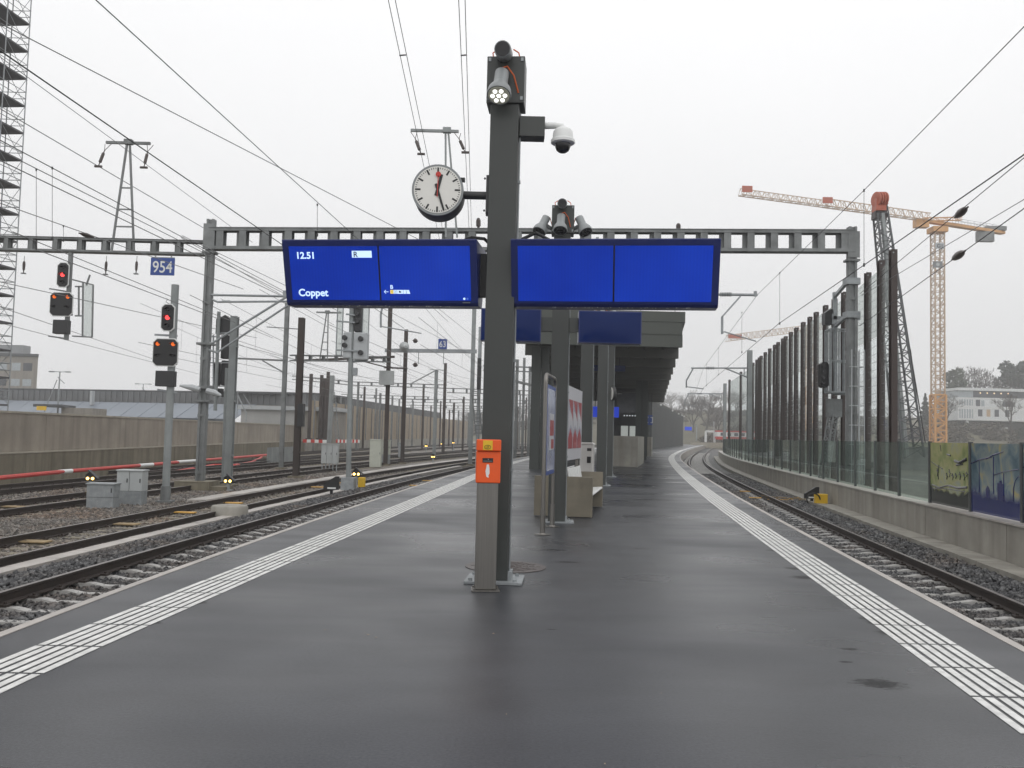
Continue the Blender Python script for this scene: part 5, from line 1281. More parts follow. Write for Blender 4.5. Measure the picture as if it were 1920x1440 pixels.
for px, y0, y1, z, lb in ((1620, 357, 496, 7.3, 'long dropper wire left of the orange crane head'), (1462, 512, 606, 7.3, 'dropper wire left of the noise barrier above the cantilever'), (1391, 586, 660, 7.3, 'dropper wire above the grey mast with cantilever'), (1347, 653, 702, 7.3, 'short dropper wire near the far cantilever'), (1325, 682, 722, 7.3, 'shortest dropper wire over the curve'),
    (98, 315, 446, 7.3, 'right one of the two long droppers near the scaffold'), (68, 318, 464, 7.3, 'left one of the two long droppers near the scaffold'), (595, 384, 440, 7.35, 'dropper wire above the left end of the departure board'), (119, 424, 450, 7.1, 'short dropper above the hanging signal')):
    dropper(px, y0, y1, z, lb)
def wins(p, q, lb, r=.09):
    mb = MB(); mb.tube([p, p.lerp(q, .12), p.lerp(q, .25), p.lerp(q, .5), p.lerp(q, .8), p.lerp(q, .92), q], [.02, .025, r * .75, r, r * .7, .025, .02], 10); return tag(mb.build('wire_insulator', INSUL, loc=p, smooth=True), lb, 'insulator', 'insulators in the overhead wires')
wins(wz(1815, 388, 6.6), wz(1790, 408, 6.6), 'dark insulator in the upper wire at the right edge'); wins(wz(1810, 470, 5.75), wz(1785, 487, 5.75), 'dark insulator in the lower wire at the right edge')
wins(wz(148, 437, 7.1), wz(176, 445, 7.1), 'dark insulator in the thin wire above the ladder beam', .07)
for px, py, lb in ((778, 638, 'dark bead insulator left of sign 63'), (778, 683, 'dark bead insulator below sign 63')):
    wins(at(px - 5, py, 70), at(px + 6, py + 2, 70), lb, .2)

# ------------------------------------------------------------------ colour light signals
def octo(w_, h_, c): return [(-w_ / 2 + c, -h_ / 2), (w_ / 2 - c, -h_ / 2), (w_ / 2, -h_ / 2 + c), (w_ / 2, h_ / 2 - c), (w_ / 2 - c, h_ / 2), (-w_ / 2 + c, h_ / 2), (-w_ / 2, h_ / 2 - c), (-w_ / 2, -h_ / 2 + c)]
def lamp_round(mb, c, r, d=(0, -1, 0), mi=0): mb.lathe([(r, 0), (r * .95, .015), (r * .6, .03)], c, d, 14, mi)
def sighead(t, x, y, z, w_, h_, c, lamps, nm='signal_head'):
    mb = MB(); mb.prism(octo(w_, h_, c), (x, y, z), (1, 0, 0), (0, 0, 1), (0, -1, 0), .03, 1); mb.prism(octo(w_ * .86 if w_ < .6 else w_ * .93, h_ * .93, c * .9), (x, y - .031, z), (1, 0, 0), (0, 0, 1), (0, -1, 0), .02, 0)
    mb.box(x - w_ * .35, x + w_ * .35, y, y + .25, z - h_ * .42, z + h_ * .42, 0); h0 = mb.build(nm, [DARK, WHITE], t)
    for dx, dz, r, m_ in lamps:
        mb = MB(); lamp_round(mb, (x + dx, y - .052, z + dz), r); mb.build('lamp', m_, h0)
        mb = MB(); n = 9   # hood over each lamp
        vs = []; 
        for yy_ in (-.05, -.19):
            for k in range(n): a = math.pi * k / (n - 1); vs.append((x + dx + r * 1.2 * math.cos(a), y + yy_, z + dz + r * 1.2 * math.sin(a) - (.0 if yy_ == -.05 else .02)))
        mb.add(vs, [(k, k + 1, n + k + 1, n + k) for k in range(n - 1)]); mb.build('hood', DARK, h0)
    return h0
def sbox(t, x0, x1, y0, y1, z0, z1, m_, nm, bev=.01): return MB().box(x0, x1, y0, y1, z0, z1).build(nm, m_, t, bev=bev)
def upsignal(label, px, Y, kind):
    b = at(px, 930, Y)
    if kind == 'post':
        zb = -.75; o = Vector((at(314, 800, Y).x, Y, zb)); t = thing('signal_post', label, 'railway signal', o, 0, 'signals showing red with two orange lamps')
        zt = at(330, 533, Y).z - zb; mb = MB(); mb.cyl((0, .1, 0), (0, .1, zt), .115, 14); mb.build('post', GALV_L, t, smooth=True)
        mb = MB(); mb.box(-.22, .22, -.12, .32, 0, .06); mb.cyl((0, .1, .06), (0, .1, .5), .15, 14); mb.build('foot', GALV_D, t)
    else:
        a = at(124, 478, Y); o = a; t = thing('hanging_signal', label, 'railway signal', o, 0, 'signals showing red with two orange lamps')
        L_ = a.z - at(124, 637, Y).z; mb = MB(); mb.box(.08, .21, .0, .13, -L_, .1); mb.build('post', GALV_D, t)
    def loc(px, py): q = at(px, py, Y); return q - o
    return t, loc
t, L2 = upsignal('signal post with red and two orange lamps standing left of the gantry mast', 314, 27.35, 'post')
c = L2(316.5, 596); sighead(t, c.x, -.05, c.z, .43, .86, .10, ((0, 0.0, .075, LAMPR), (0, .25, .06, LENS), (0, -.25, .06, LENS)))
c = L2(312, 661); sighead(t, c.x, -.05, c.z, .80, .88, .12, ((-.24, .26, .065, LAMPO), (.24, .26, .065, LAMPO), (-.24, -.1, .05, LENS), (.24, -.1, .05, LENS)), 'signal_box')
c = L2(310, 710); sbox(t, c.x - .28, c.x + .28, -.1, .2, c.z - .24, c.z + .24, DGREY, 'relay_box')
mb = MB(); a, b = L2(288, 627), L2(330, 629); mb.bar(a + Vector((0, .1, 0)), b + Vector((0, .1, 0)), .06); a, b = L2(293, 730), L2(330, 736); mb.bar(a + Vector((0, .1, 0)), b + Vector((0, .1, 0)), .05); mb.tube([L2(315, 560), L2(311, 566), L2(318, 570)], .012, 4); mb.build('bracket', GALV, t)
t, L2 = upsignal('signal with red and two orange lamps hanging under the ladder beam', 120, 32.9, 'hang')
c = L2(120, 516); sighead(t, c.x, -.05, c.z, .46, .96, .11, ((0, 0.0, .08, LAMPR), (0, .28, .06, LENS), (0, -.28, .06, LENS)))
c = L2(117, 571); sighead(t, c.x, -.05, c.z, .88, .92, .13, ((-.26, .28, .07, LAMPO), (.24, .28, .07, LAMPO), (-.26, -.1, .05, LENS), (.24, -.1, .05, LENS)), 'signal_box')
c = L2(115, 613); sbox(t, c.x - .28, c.x + .26, -.1, .2, c.z - .26, c.z + .26, DGREY, 'relay_box')
mb = MB()
for a, b in (((135, 524), (174, 534)), ((135, 630), (172, 632)), ((155, 530), (154, 630)), ((174, 534), (172, 632)), ((140, 537), (154, 537)), ((140, 592), (154, 592)), ((147, 537), (147, 592)), ((92, 541), (128, 547)), ((90, 630), (126, 635)), ((161, 535), (168, 515))): mb.bar(L2(*a) + Vector((0, .03, 0)), L2(*b) + Vector((0, .03, 0)), .05, .05)
mb.build('cage', GALV_D, t)
a, b, c, d = L2(157, 532), L2(172, 535), L2(171, 630), L2(156, 629); e = Vector((0, .04, 0)); mb = MB(); mb.add([a + e, b + e, c + e, d + e, a + e * 1.1, b + e * 1.1, c + e * 1.1, d + e * 1.1], [(0, 1, 2, 3), (7, 6, 5, 4), (0, 1, 5, 4), (2, 3, 7, 6)]); mb.build('mesh_panel', GLASS_F, t)

# signal seen from behind, right of the gantry mast
Y = 36.2; o = at(418, 905, Y); o.z = -.75; t = thing('signal_post', 'signal seen from behind with caged ladder, right of the gantry mast', 'railway signal', o); L3 = lambda px, py: at(px, py, Y) - o
a = L3(417, 895); b = L3(424, 690); mb = MB(); mb.tube([(0, 0, 0), (b.x * .6, 0, b.z)], .075, 10); q = L3(412, 585); e = L3(405, 770); mb.tube([(e.x, -.1, e.z), (q.x, -.1, q.z)], .075, 8); mb.build('post', GALV_L, t)
a = L3(404, 625); mb = MB(); mb.prism([(0, 0), (.62, 0), (.62, .58), (.36, .78), (.10, .62), (0, .6)], (a.x, .0, a.z), (1, 0, 0), (0, 0, 1), (0, 1, 0), .45); mb.build('hood_box', DGREY, t)
for (x0, y0, x1, y1) in ((412, 628, 430, 672), (397, 680, 410, 722), (412, 676, 432, 722)):
    a, b = L3(x0, y1), L3(x1, y0); sbox(t, a.x, b.x, .05, .4, a.z, b.z, DGREY, 'signal_head', .04)
mb = MB()
for a, b in (((392, 628), (392, 724)), ((400, 628), (400, 724)), ((388, 630), (412, 632)), ((387, 680), (430, 680)), ((387, 724), (430, 724)), ((404, 625), (432, 624)), ((404, 745), (416, 745))): mb.bar(L3(*a), L3(*b), .05)
mb.build('cage', GALV, t); a = L3(402, 728); sbox(t, a.x, a.x + .3, 0, .3, a.z - .35, a.z, DGREY, 'relay_box')

# middle signal pole with pale housings
Y = 34.0; o = at(653, 913, Y); o.z = -.75; t = thing('signal_post', 'signal pole with pale housings and white wing panels below the departure board', 'railway signal', o); L4 = lambda px, py: at(px, py, Y) - o
top = L4(661, 540); mb = MB(); mb.tube([(0, 0, 0), (top.x * .55, 0, top.z * .5), (top.x, 0, top.z)], .10, 12); mb.build('post', GALV_L, t, smooth=True)
mb = MB(); mb.box(-.25, .25, -.25, .25, 0, .55); mb.build('foot', GALV, t)
for (x0, y0, x1, y1, r) in ((643, 623, 661, 672, ((648, 634), (648, 648))), (662, 624, 691, 675, ((678, 636), (678, 662)))):
    a, b = L4(x0, y1), L4(x1, y0); h0 = sbox(t, a.x, b.x, -.12, .28, a.z, b.z, LGREY, 'signal_housing', .05)
    for px, py in r: q = L4(px, py); mb = MB(); mb.lathe([(.10, 0), (.10, .10), (.085, .11)], (q.x, -.12, q.z), (-.15, -1, 0), 14); mb.build('lens', LENS, h0)
a, b = L4(664, 622), L4(679, 560); h0 = sbox(t, a.x, b.x, -.1, .25, a.z, b.z, DGREY, 'signal_head', .03)
for py in (575, 590, 604): q = L4(671, py); mb = MB(); mb.lathe([(.085, 0), (.085, .10), (.07, .11)], (q.x, -.1, q.z), (-.1, -1, 0), 14); mb.build('lens', LENS, h0)
for x0, x1 in ((628, 643), (677, 692)):
    a, b = L4(x0, 665 if x0 < 650 else 630), L4(x1, 545); mb = MB(); mb.box(a.x, b.x, .18, .21, a.z, b.z); mb.build('wing_panel', GLASS_F, t)
    mb = MB(); 
    for x in (a.x, b.x): mb.bar((x, .195, a.z), (x, .195, b.z), .04)
    for z in (a.z, b.z): mb.bar((a.x, .195, z), (b.x, .195, z), .04)
    mb.build('wing_frame', GALV, t)
mb = MB()
for a, b in (((632, 603), (672, 606)), ((632, 657), (680, 659)), ((650, 590), (668, 592))): mb.bar(L4(*a) - Vector((0, .14, 0)), L4(*b) - Vector((0, .14, 0)), .06)
a, b = L4(655, 678), L4(688, 676); mb.bar(a + Vector((0, .1, 0)), b + Vector((0, .1, 0)), .08); q = L4(664, 697); mb.box(q.x - .05, q.x + .12, -.1, .1, q.z - .15, q.z + .15)
mb.build('bracket', GALV, t)

# signal and caged ladder at the right gantry mast
Y = YR + 3.2; o = Vector((at(1600, 800, Y).x, Y, -.1)); t = thing('caged_signal', 'dark signal with galvanised cage and ladder on the right gantry mast', 'railway signal', o); L5 = lambda px, py: at(px, py, Y) - o
mb = MB(); a, b = L5(1565, 548), L5(1566, 735); mb.bar(b, a, .14); a, b = L5(1562, 596), L5(1612, 597); mb.bar(a, b, .14, .14); a, b = L5(1562, 738), L5(1600, 738); mb.bar(a, b, .2, .12); mb.box(L5(1560, 550).x, L5(1566, 550).x + .05, -.05, .15, L5(0, 570).z, L5(0, 550).z); mb.build('bracket', GALV, t)
a = L5(1547, 608); mb = MB(); mb.prism([(0, 0), (.32, 0), (.32, .62), (.22, .64), (0, .48)], (a.x, 0, a.z), (1, 0, 0), (0, 0, 1), (0, 1, 0), .4); mb.build('hood_box', DARK, t)
a = L5(1545, 703); h0 = MB().prism(octo(.34, 1.05, .09), (a.x, -.1, a.z), (1, 0, 0), (0, 0, 1), (0, 1, 0), .35).build('signal_head', DARK, t)
for k in range(4): mb = MB(); mb.lathe([(.05, 0), (.05, .1)], (a.x - .05, -.1, a.z - .36 + k * .24), (-.3, -1, 0), 10); mb.build('lens', LENS, h0)
mb = MB(); x0, x1 = L5(1552, 700).x, L5(1594, 700).x; z0, z1 = L5(0 + 1570, 736).z, L5(1570, 619).z
for y in (-.35, .30):
    for i in range(6): x = x0 + (x1 - x0) * i / 5; mb.bar((x, y, z0), (x, y, z1), .035 if 0 < i < 5 else .055)
    for z in (z0, (z0 + z1) / 2, z1): mb.bar((x0, y, z), (x1, y, z), .05)
for x in (x0, x1):
    for z in (z0, z1): mb.bar((x, -.35, z), (x, .3, z), .05)
    for k in range(1, 4): mb.bar((x, -.35 + k * .16, z0), (x, -.35 + k * .16, z1), .03)
mb.box(x0, x1, -.35, .3, z0 - .05, z0 - .02); mb.build('cage', GALV, t)
a, b = L5(1552, 750), L5(1578, 745); sbox(t, a.x, b.x, -.1, .25, L5(1570, 782).z, L5(1570, 748).z, GALV_D, 'relay_box')
mb = MB(); a, b = L5(1562, 778), L5(1534, 900); b = Vector((b.x + .1, -.3, .25)); mb.truss(a, b, .26, .26, 9, .05, .03); mb.build('strut', GALV_D, t)
yl = YR - .38 - Y; U = lambda px, py: at(px, py, YR - .38) - o
mb = MB(); x0, x1 = U(1597, 700).x, U(1621, 700).x; z0, z1 = .2, U(1600, 655).z
for i in range(6):
    x = x0 + (x1 - x0) * i / 5; mb.bar((x, yl, z0), (x, yl, z1 if i in (0, 3, 5) else z0 + 1.6), .028)
for x in (x0, x1): mb.bar((x, yl + .55, z0), (x, yl + .55, z1), .028)
z = z0
while z < z1 + .05:
    mb.bar((x0, yl, z), (x1, yl, z), .03); mb.bar((x1, yl, z), (x1, yl + .55, z), .03); mb.bar((x0, yl, z), (x0, yl + .55, z), .03); z += .72
mb.build('ladder_cage', LGREY, t)
for z in (L5(1600, 555).z, L5(1600, 612).z): mb = MB(); xm = xr - o.x; mb.box(xm - .25, xm + .25, -3.42, -2.95, z - .12, z + .12); mb.bar((xm - .1, -2.96, z), (L5(1566, 600).x, -.06, z), .12, .12); mb.build('clamp_band', GALV, t)

# signal with inclined ladder, half hidden behind the nearest pole
Y = 58; o = at(897, 872, Y); o.z = -.75; t = thing('signal_post', 'dark signal with sloping ladder half hidden behind the nearest lamp pole', 'railway signal', o); L6 = lambda px, py: at(px, py, Y) - o
a = L6(900, 613); MB().bar((a.x, 0, 0), (a.x, 0, a.z), .16).build('post', GALV, t)
a, b = L6(894, 730), L6(903, 672); sbox(t, a.x, b.x, -.3, .1, a.z, b.z, DGREY, 'signal_head', .03)
mb = MB(); p, q = L6(891, 735), L6(899, 812)
for s_ in (-.2, .2): mb.bar(p + Vector((s_, -.4, 0)), q + Vector((s_, -.9, 0)), .07)
for k in range(12): c = p.lerp(q, k / 11) + Vector((0, -.4 - .5 * k / 11, 0)); mb.bar(c - Vector((.2, 0, 0)), c + Vector((.2, 0, 0)), .05)
mb.build('ladder', GALV_D, t)
# dwarf ground signals with two yellow lamps
def dwarf(px, py, Y, label, sc=1.0, post=.5, lit=True):
    q = at(px, py, Y); zb = -.78; t = thing('ground_signal', label, 'ground signal', (q.x, Y, zb), 0, 'low ground signals between the tracks'); h = q.z - zb
    mb = MB(); mb.prism([(-.16, -.10), (.16, -.10), (.16, .10), (-.02, .22), (-.16, .10)], (0, 0, h), (1, 0, 0), (0, 0, 1), (0, 1, 0), .14); b_ = mb.build('head', DARK, t)
    mb = MB(); mb.bar((-.04, .0, h + .26), (.28, .0, h - .02), .20, .03); mb.build('hood', DGREY, b_)
    for s in (-1, 1): mb = MB(); mb.lathe([(.05, 0), (.045, .02), (.02, .03)], (s * .085, -.0, h - .02), (0, -1, 0), 12); mb.build('lamp', LAMPY if lit else LENS, b_)
    mb = MB(); mb.bar((0, .07, 0), (0, .07, h - .05), .10); mb.box(-.15, .15, -.08, .22, 0, .08); mb.build('post', GALV, t); return t
dwarf(169, 896, 30, 'lit ground signal left of the two grey equipment cabinets'); dwarf(427, 901, 33, 'lit ground signal at the foot of the pale thick mast'); dwarf(668, 888, 35.5, 'lit ground signal beside the yellow box at the middle signal pole')
dwarf(812, 856, 68, 'small distant lit ground signal left of the tall pale mast')
for px, py, Y, lb in ((829, 832, 110, 'tiny far ground signal left of two others near the beige wall'), (850, 830, 120, 'tiny far ground signal beside the thin mast with a box'), (799, 836, 100, 'tiny far ground signal below the beige wall end')):
    dwarf(px, py, Y, lb)
# triangular track signs and yellow boxes
def trisign(px, py0, py1, Y, zb, label, rz=0):
    q = at(px, py1, Y); t = thing('marker_board', label, 'marker board', (q.x, Y, zb), rz, 'black wedge marker boards by the tracks'); h = at(px, py0, Y).z - zb
    mb = MB(); mb.prism([(-.28, h * .36), (.26, h * .36), (.26, h), (.14, h), (-.28, h * .62)], (0, 0, 0), (1, 0, 0), (0, 0, 1), (0, 1, 0), .12); mb.build('board', DARK, t)
    mb = MB(); mb.box(-.14, .16, -.005, .0, h * .40, h * .47); mb.build('white_bar', WHITE, t); mb = MB(); mb.bar((0, .06, 0), (0, .06, h * .4), .09); mb.build('post', DARK, t); return t
trisign(621, 893, 917, 31.5, -.78, 'black wedge marker between the rails of the second track'); trisign(1523, 913, 942, 33.0, -.76, 'black wedge marker beside the right track in front of the parapet')
def ybox(px, py0, py1, Y, wd, zb, label):
    q = at(px, py1, Y); t = thing('yellow_box', label, 'trackside box', (q.x, Y, zb)); h = at(px, py0, Y).z - zb
    MB().box(-wd / 2, wd / 2, -.13, .13, h * .30, h).build('box', YELLOW, t, bev=.015); 
    for sx_ in (-1, 1): MB().bar((sx_ * wd * .3, 0, 0), (sx_ * wd * .3, 0, h * .3), .05).build('leg', DGREY, t)
    return t, h
ybox(678, 895, 914, 35.0, .26, -.78, 'bright yellow box at the foot of the middle signal pole')
t, h = ybox(1539, 926, 952, 32.0, .42, -.76, 'yellow box with black cable hoop beside the right track')
mb = MB(); mb.tube([(-.32 + .24 * math.cos(k * .35), -.16, .30 + .22 * math.sin(k * .35)) for k in range(12)], .025, 6); mb.bar((.1, -.1, .12), (1.5, -.1, .10), .09); mb.build('cable_hoop', DARK, t)
mb = MB(); q = gz(1500, 938, -.68)
for k in range(5):
    pts = [q + Vector((-1.2 + i * .32 + random.uniform(-.15, .15), random.uniform(-.9, .9) + k * .2 - .4, random.uniform(-.03, .10))) for i in range(6)]; mb.tube(pts, .012, 5, k % 2)
tag(mb.build('cable_bundle', [WOODB, YELLOWB], loc=q), 'tangle of tan and yellow cables on the ballast beside the yellow box', 'cables')
# balises and timbers between the rails
def balise(f, off, y, z, wd, dp, m_, label, nm='balise', cat='balise', grp='yellow blocks between the rails'):
    c = shift(f, off); mb = MB(); mb.box(-wd / 2, wd / 2, -dp / 2, dp / 2, 0, .035); o = mb.build(nm, m_, bev=.012); o.location = (c(y), y, z); o.rotation_euler = (0, 0, -head(c, y)); return tag(o, label, cat, grp)
for px, py, z, f, m_, lb in ((350, 962, -.72, edgeL, YELLOWB, 'yellow block in the second track nearest the round concrete cover'), (439, 944, -.72, edgeL, YELLOWB, 'yellow block in the second track just beyond the round concrete cover'), (598, 914, -.72, edgeL, YELLOWB, 'yellow block in the second track left of the black wedge marker'), (640, 906, -.72, edgeL, YELLOWB, 'yellow block in the second track right of the black wedge marker'),
    (69, 1017, -.72, edgeL, WOODB, 'worn tan block in the second track nearest the left edge'), (240, 984, -.72, edgeL, WOODB, 'dull tan block in the second track at left centre'), (24, 951, -.72, edgeL, WOODB, 'tan block in the third track at the left edge'), (780, 911, -.70, edgeL, YELLOWB, 'yellow block near the platform edge in the nearest track'), (804, 902, -.70, edgeL, YELLOWB, 'farther yellow block near the platform edge in the nearest track'),
    (1400, 922, -.72, edgeR, YELLOWB, 'farther orange yellow block between the right hand rails'), (1416, 934, -.72, edgeR, YELLOWB, 'nearer orange yellow block between the right hand rails')):
    q = gz(px, py, z); lo = min(range(-160, 60), key=lambda k: abs(shift(f, k * .1)(q.y) - q.x)) * .1
    balise(f, lo, q.y, z, .55, .22 if m_ is YELLOWB else .30, m_, lb)

# cabinets and trackside equipment
def cab(px0, px1, py0, py1, m_, label, zb=-.78, dep=.45, legs=0, split=0, lower=None, rz=0, Y=None, grp='equipment cabinets by the tracks'):
    pm_ = (px0 + px1) / 2; q = gz(pm_, py1, zb) if Y is None else at(pm_, py1, Y); Y = q.y; W = (px1 - px0) * Y / F; hh = at(pm_, py0, Y).z - zb
    t = thing('equipment_cabinet', label, 'cabinet', (q.x, Y, zb), rz, grp); z0 = legs
    if lower: MB().box(-W / 2 + .01, W / 2 - .01, .01, dep, 0, lower * hh).build('plinth', GALV, t, bev=.01); z0 = lower * hh + .003
    n = max(1, split)
    for k in range(n): 
        x0, x1 = -W / 2 + W * k / n + .006, -W / 2 + W * (k + 1) / n - .006
        MB().box(x0, x1, 0, dep, z0, hh - .04).build('body', m_, t, bev=.012)
        mb = MB(); mb.box(x1 - .07, x1 - .04, -.012, 0, (z0 + hh) / 2 - .06, (z0 + hh) / 2 + .06); mb.build('handle', DGREY, t)
    MB().box(-W / 2 - .02, W / 2 + .02, -.03, dep + .02, hh - .04, hh).build('lid', m_, t, bev=.008)
    if legs:
        mb = MB()
        for k in range(5): x = -W / 2 + .06 + (W - .12) * k / 4; mb.bar((x, .1, 0), (x, .1, z0), .06)
        mb.build('legs', GALV, t)
    return t
cab(160, 211, 906, 955, GALV, 'low galvanised cabinet, left of the taller pale pair', lower=.45)
cab(216, 264, 881, 948, CABG, 'pale double door cabinet on a galvanised plinth beside the low cabinet', split=2, lower=.40)
cab(601, 632, 832, 884, CABG, 'grey ribbed cabinet on legs below the departure board', legs=.45, split=3, zb=-.75)
cab(692, 713, 824, 876, CREAM, 'tall cream cabinet right of the middle signal pole', zb=-.75, dep=.6); cab(715, 730, 825, 872, CREAM, 'shorter cream cabinet on a narrow stand next to the tall cream one', zb=-.75, lower=.42)
cab(746, 757, 830, 858, GALV, 'small grey trackside box at the slim dark mast', zb=-.75)
cab(338, 384, 903, 922, CONC_D, 'mossy concrete block at the gantry mast foot', zb=-.8, dep=.8)
q = gz(430, 972, -.78); mb = MB(); mb.lathe([(.47, 0), (.47, .30), (.44, .34), (.30, .36), (.02, .36)], (0, 0, 0), (0, 0, 1), 32); tag(mb.build('concrete_cover', CONC, at0=q, smooth=True), 'round concrete shaft cover between the two nearest left tracks', 'shaft cover')
a, b = at(500, 862, 60), at(558, 858, 66); mb = MB(); d = (b - a); mb.prism([(0, 0), (d.length, 0), (d.length, 1.1), (0, 1.1)], (a.x, a.y, -.78), d.normalized(), (0, 0, 1), (0, 1, 0), .5); tag(mb.build('concrete_trough', GALV_L, loc=(a.x, a.y, -.78)), 'long pale concrete box at the end of the red pipe', 'concrete box')
# red and white pipe and hose along the left wall
pa = [at(-60, 902, 30.5), at(0, 895, 32.4), at(110, 886, 36.5)]
def pipe(label, pts, r, m_, nm, marks=()):
    mb = MB(); mb.tube(pts, r, 8); t = thing(nm, label, 'pipe', pts[0]); mb.build('pipe', m_, t, world=True, smooth=True)
    for a, b in marks: MB().cyl(a, b, r * 1.12, 10).build('white_band', WHITE, t, world=True)
    return t
def pz(px, py, z): return gz(px, py, z)
P_ = [pz(-80, 906, -.42), pz(0, 896, -.42), pz(122, 884, -.42), pz(274, 872, -.42), pz(350, 865, -.44), pz(430, 859, -.46), pz(500, 853, -.5)]
pipe('long red barrier pipe with white bands lying below the left concrete wall', P_, .085, RED, 'barrier_pipe', ((pz(110, 885, -.42), pz(134, 883, -.42)), (pz(261, 873, -.42), pz(286, 871, -.42)), (pz(331, 866.5, -.43), pz(366, 864, -.44))))
pipe('limp red hose curling on the ballast in front of the barrier pipe', [pz(265, 890, -.68), pz(330, 884, -.66), pz(400, 872, -.66), pz(440, 872, -.66), pz(470, 867, -.66), pz(488, 859, -.62), pz(494, 854, -.6)], .07, RED, 'hose')

# ------------------------------------------------------------------ left retaining wall, beige panel wall
lw2 = thing('retaining_wall', 'long stained concrete retaining wall along the left edge of the yard', 'wall', (-20, 36, -.98))
wl = interp([(0, -18.9), (34, -20.05), (75, -21.9), (98, -22.6)])
mb = wallmesh(wl, -.75, -.30, 12, 97, -1.0, 1.98, 9.0); mb.build('upper_wall', CONC_W, lw2, world=True)
mb = wallmesh(wl, -.29, .0, 12, 97, -1.0, .33, 6.2); mb.build('lower_wall', CONC_D, lw2, world=True)
mb = wallmesh(wl, -.80, -.26, 12, 97, 1.985, 2.07, 9.0, 0); mb.build('coping', CONC_LED, lw2, world=True); mb = wallmesh(wl, -.285, .02, 12, 97, .335, .385, 6.2, 0); mb.build('ledge', CONC_LED, lw2, world=True)
bw = thing('panel_wall', 'tall beige panel wall with dark seams curving away behind the yard', 'wall', (-21.6, 105, -.98))
wb = interp([(98, -22.3), (105, -21.6), (140, -19.9), (170, -18.3), (205, -15.7), (240, -11)])
wallmesh(wb, -.4, 0, 99, 238, .35, 4.9, 4.2, .06).build('panels', BEIGE, bw, world=True); wallmesh(wb, -.5, .15, 99, 238, -1.0, .34, 8.4, .02).build('plinth', CONC, bw, world=True)
first = None
y = 99.0
while y < 238:
    if first is None: o = first = MB().box(-.06, .06, -.07, .07, -.9, 5.0).build('seam_post', GALV_D, bw)
    else: o = first.copy(); C.objects.link(o); o.parent = bw
    o.location = Vector((wb(y) + .06, y, 0)) - bw.location; y += 4.2
# dark stacked posts behind, red barriers
for px, pyt, pyb, Y, m_, lb in ((579, 701, 826, 94, MASTB, 'leftmost of the dark posts at the start of the beige wall'), (599, 703, 826, 95, MASTB, 'second dark post at the start of the beige wall'), (605, 709, 824, 96, MASTB, 'shortest dark post at the start of the beige wall'), (611, 697, 826, 94.5, MASTB, 'tallest dark post at the start of the beige wall')):
    b = at(px, pyb, Y); t_ = at(px + 3, pyt, Y); mb = MB(); mb.box(-.16, .16, -.15, .15, 0, t_.z - b.z); mb.box(-.3, .3, -.3, .3, 0, .25); tag(mb.build('steel_post', m_, at0=(b.x, Y, b.z)), lb, 'post', 'dark posts at the beige wall')
b = at(617, 830, 93); t_ = at(620, 704, 93); mb = MB(); mb.bar((0, 0, 0), (.1, 0, t_.z - b.z), .42); tag(mb.build('steel_post', GALV_L, at0=b), 'thick pale post beside the dark posts at the beige wall', 'post', 'dark posts at the beige wall')
b, t_ = at(630, 826, 92), at(621, 735, 92); mb = MB(); e = Vector((.35, 0, 0)); mb.bar(b, t_, .07); mb.bar(b + e, t_ + e, .07)
for k in range(18): mb.bar(b.lerp(t_, k / 17), b.lerp(t_, k / 17) + e, .05)
tag(mb.build('ladder', GALV_D, loc=b), 'narrow ladder leaning at the thick pale post', 'ladder')
for i, (px, lb) in enumerate(((590, 'red and white barrier under the dark posts'), (640, 'slanting red and white barrier left of the middle signal pole'), (664, 'red and white barrier right of the middle signal pole'))):
    q = at(px, 832, 90); t = thing('barrier', lb, 'barrier', q, 0, 'red and white barriers at the beige wall'); mb = MB(); W = 2.4 if i == 0 else 1.1
    n = 6
    for k in range(n): mb.box(-W / 2 + W * k / n, -W / 2 + W * (k + 1) / n, -.05, .05, .1, .42, k % 2)
    mb.build('board', [RED, WHITE], t); 
    for sx_ in (-1, 1): MB().bar((sx_ * W * .4, 0, -.6), (sx_ * W * .4, 0, .2), .06).build('leg', GALV_D, t)

# ------------------------------------------------------------------ long hall, concrete tower, shelter, lights at the left
hl = thing('industrial_hall', 'long low hall with dark corrugated fascia and blue grey roof behind the left wall', 'building', (-50, 125, -.9))
h0, h1, h2 = Vector((-96, 134, 0)), Vector((-26.6, 119, 0)), Vector((-17.5, 220, 0))
mb = MB()
def zb_(p, q, z0, z1, mb, nrib=0, th=.3):
    d = (q - p); n = Vector((-d.y, d.x, 0)).normalized()
    mb.add([p + Vector((0, 0, z0)), q + Vector((0, 0, z0)), q + Vector((0, 0, z1)), p + Vector((0, 0, z1)), p + n * th + Vector((0, 0, z0)), q + n * th + Vector((0, 0, z0)), q + n * th + Vector((0, 0, z1)), p + n * th + Vector((0, 0, z1))], [(0, 1, 2, 3), (3, 2, 6, 7), (4, 7, 6, 5), (0, 3, 7, 4), (1, 5, 6, 2), (0, 4, 5, 1)])
    for k in range(nrib): a = p.lerp(q, (k + .5) / nrib); mb.bar(a - n * .06 + Vector((0, 0, z0)), a - n * .06 + Vector((0, 0, z1)), .34, .14, up=n)
zb_(h0, h1, 4.75, 6.35, mb, 78); zb_(h1, h2, 4.75, 6.35, mb, 110); mb.build('fascia', CORR, hl, world=True)
mb = MB(); zb_(h0, h1, 6.36, 6.62, mb, 0, 12); zb_(h1, h2, 6.36, 6.62, mb, 0, 12); mb.build('roof_edge', ROOFD, hl, world=True)
mb = MB(); k0, k1 = h0 + Vector((1, -5, 0)), h1 + Vector((-9.5, -4, 0))
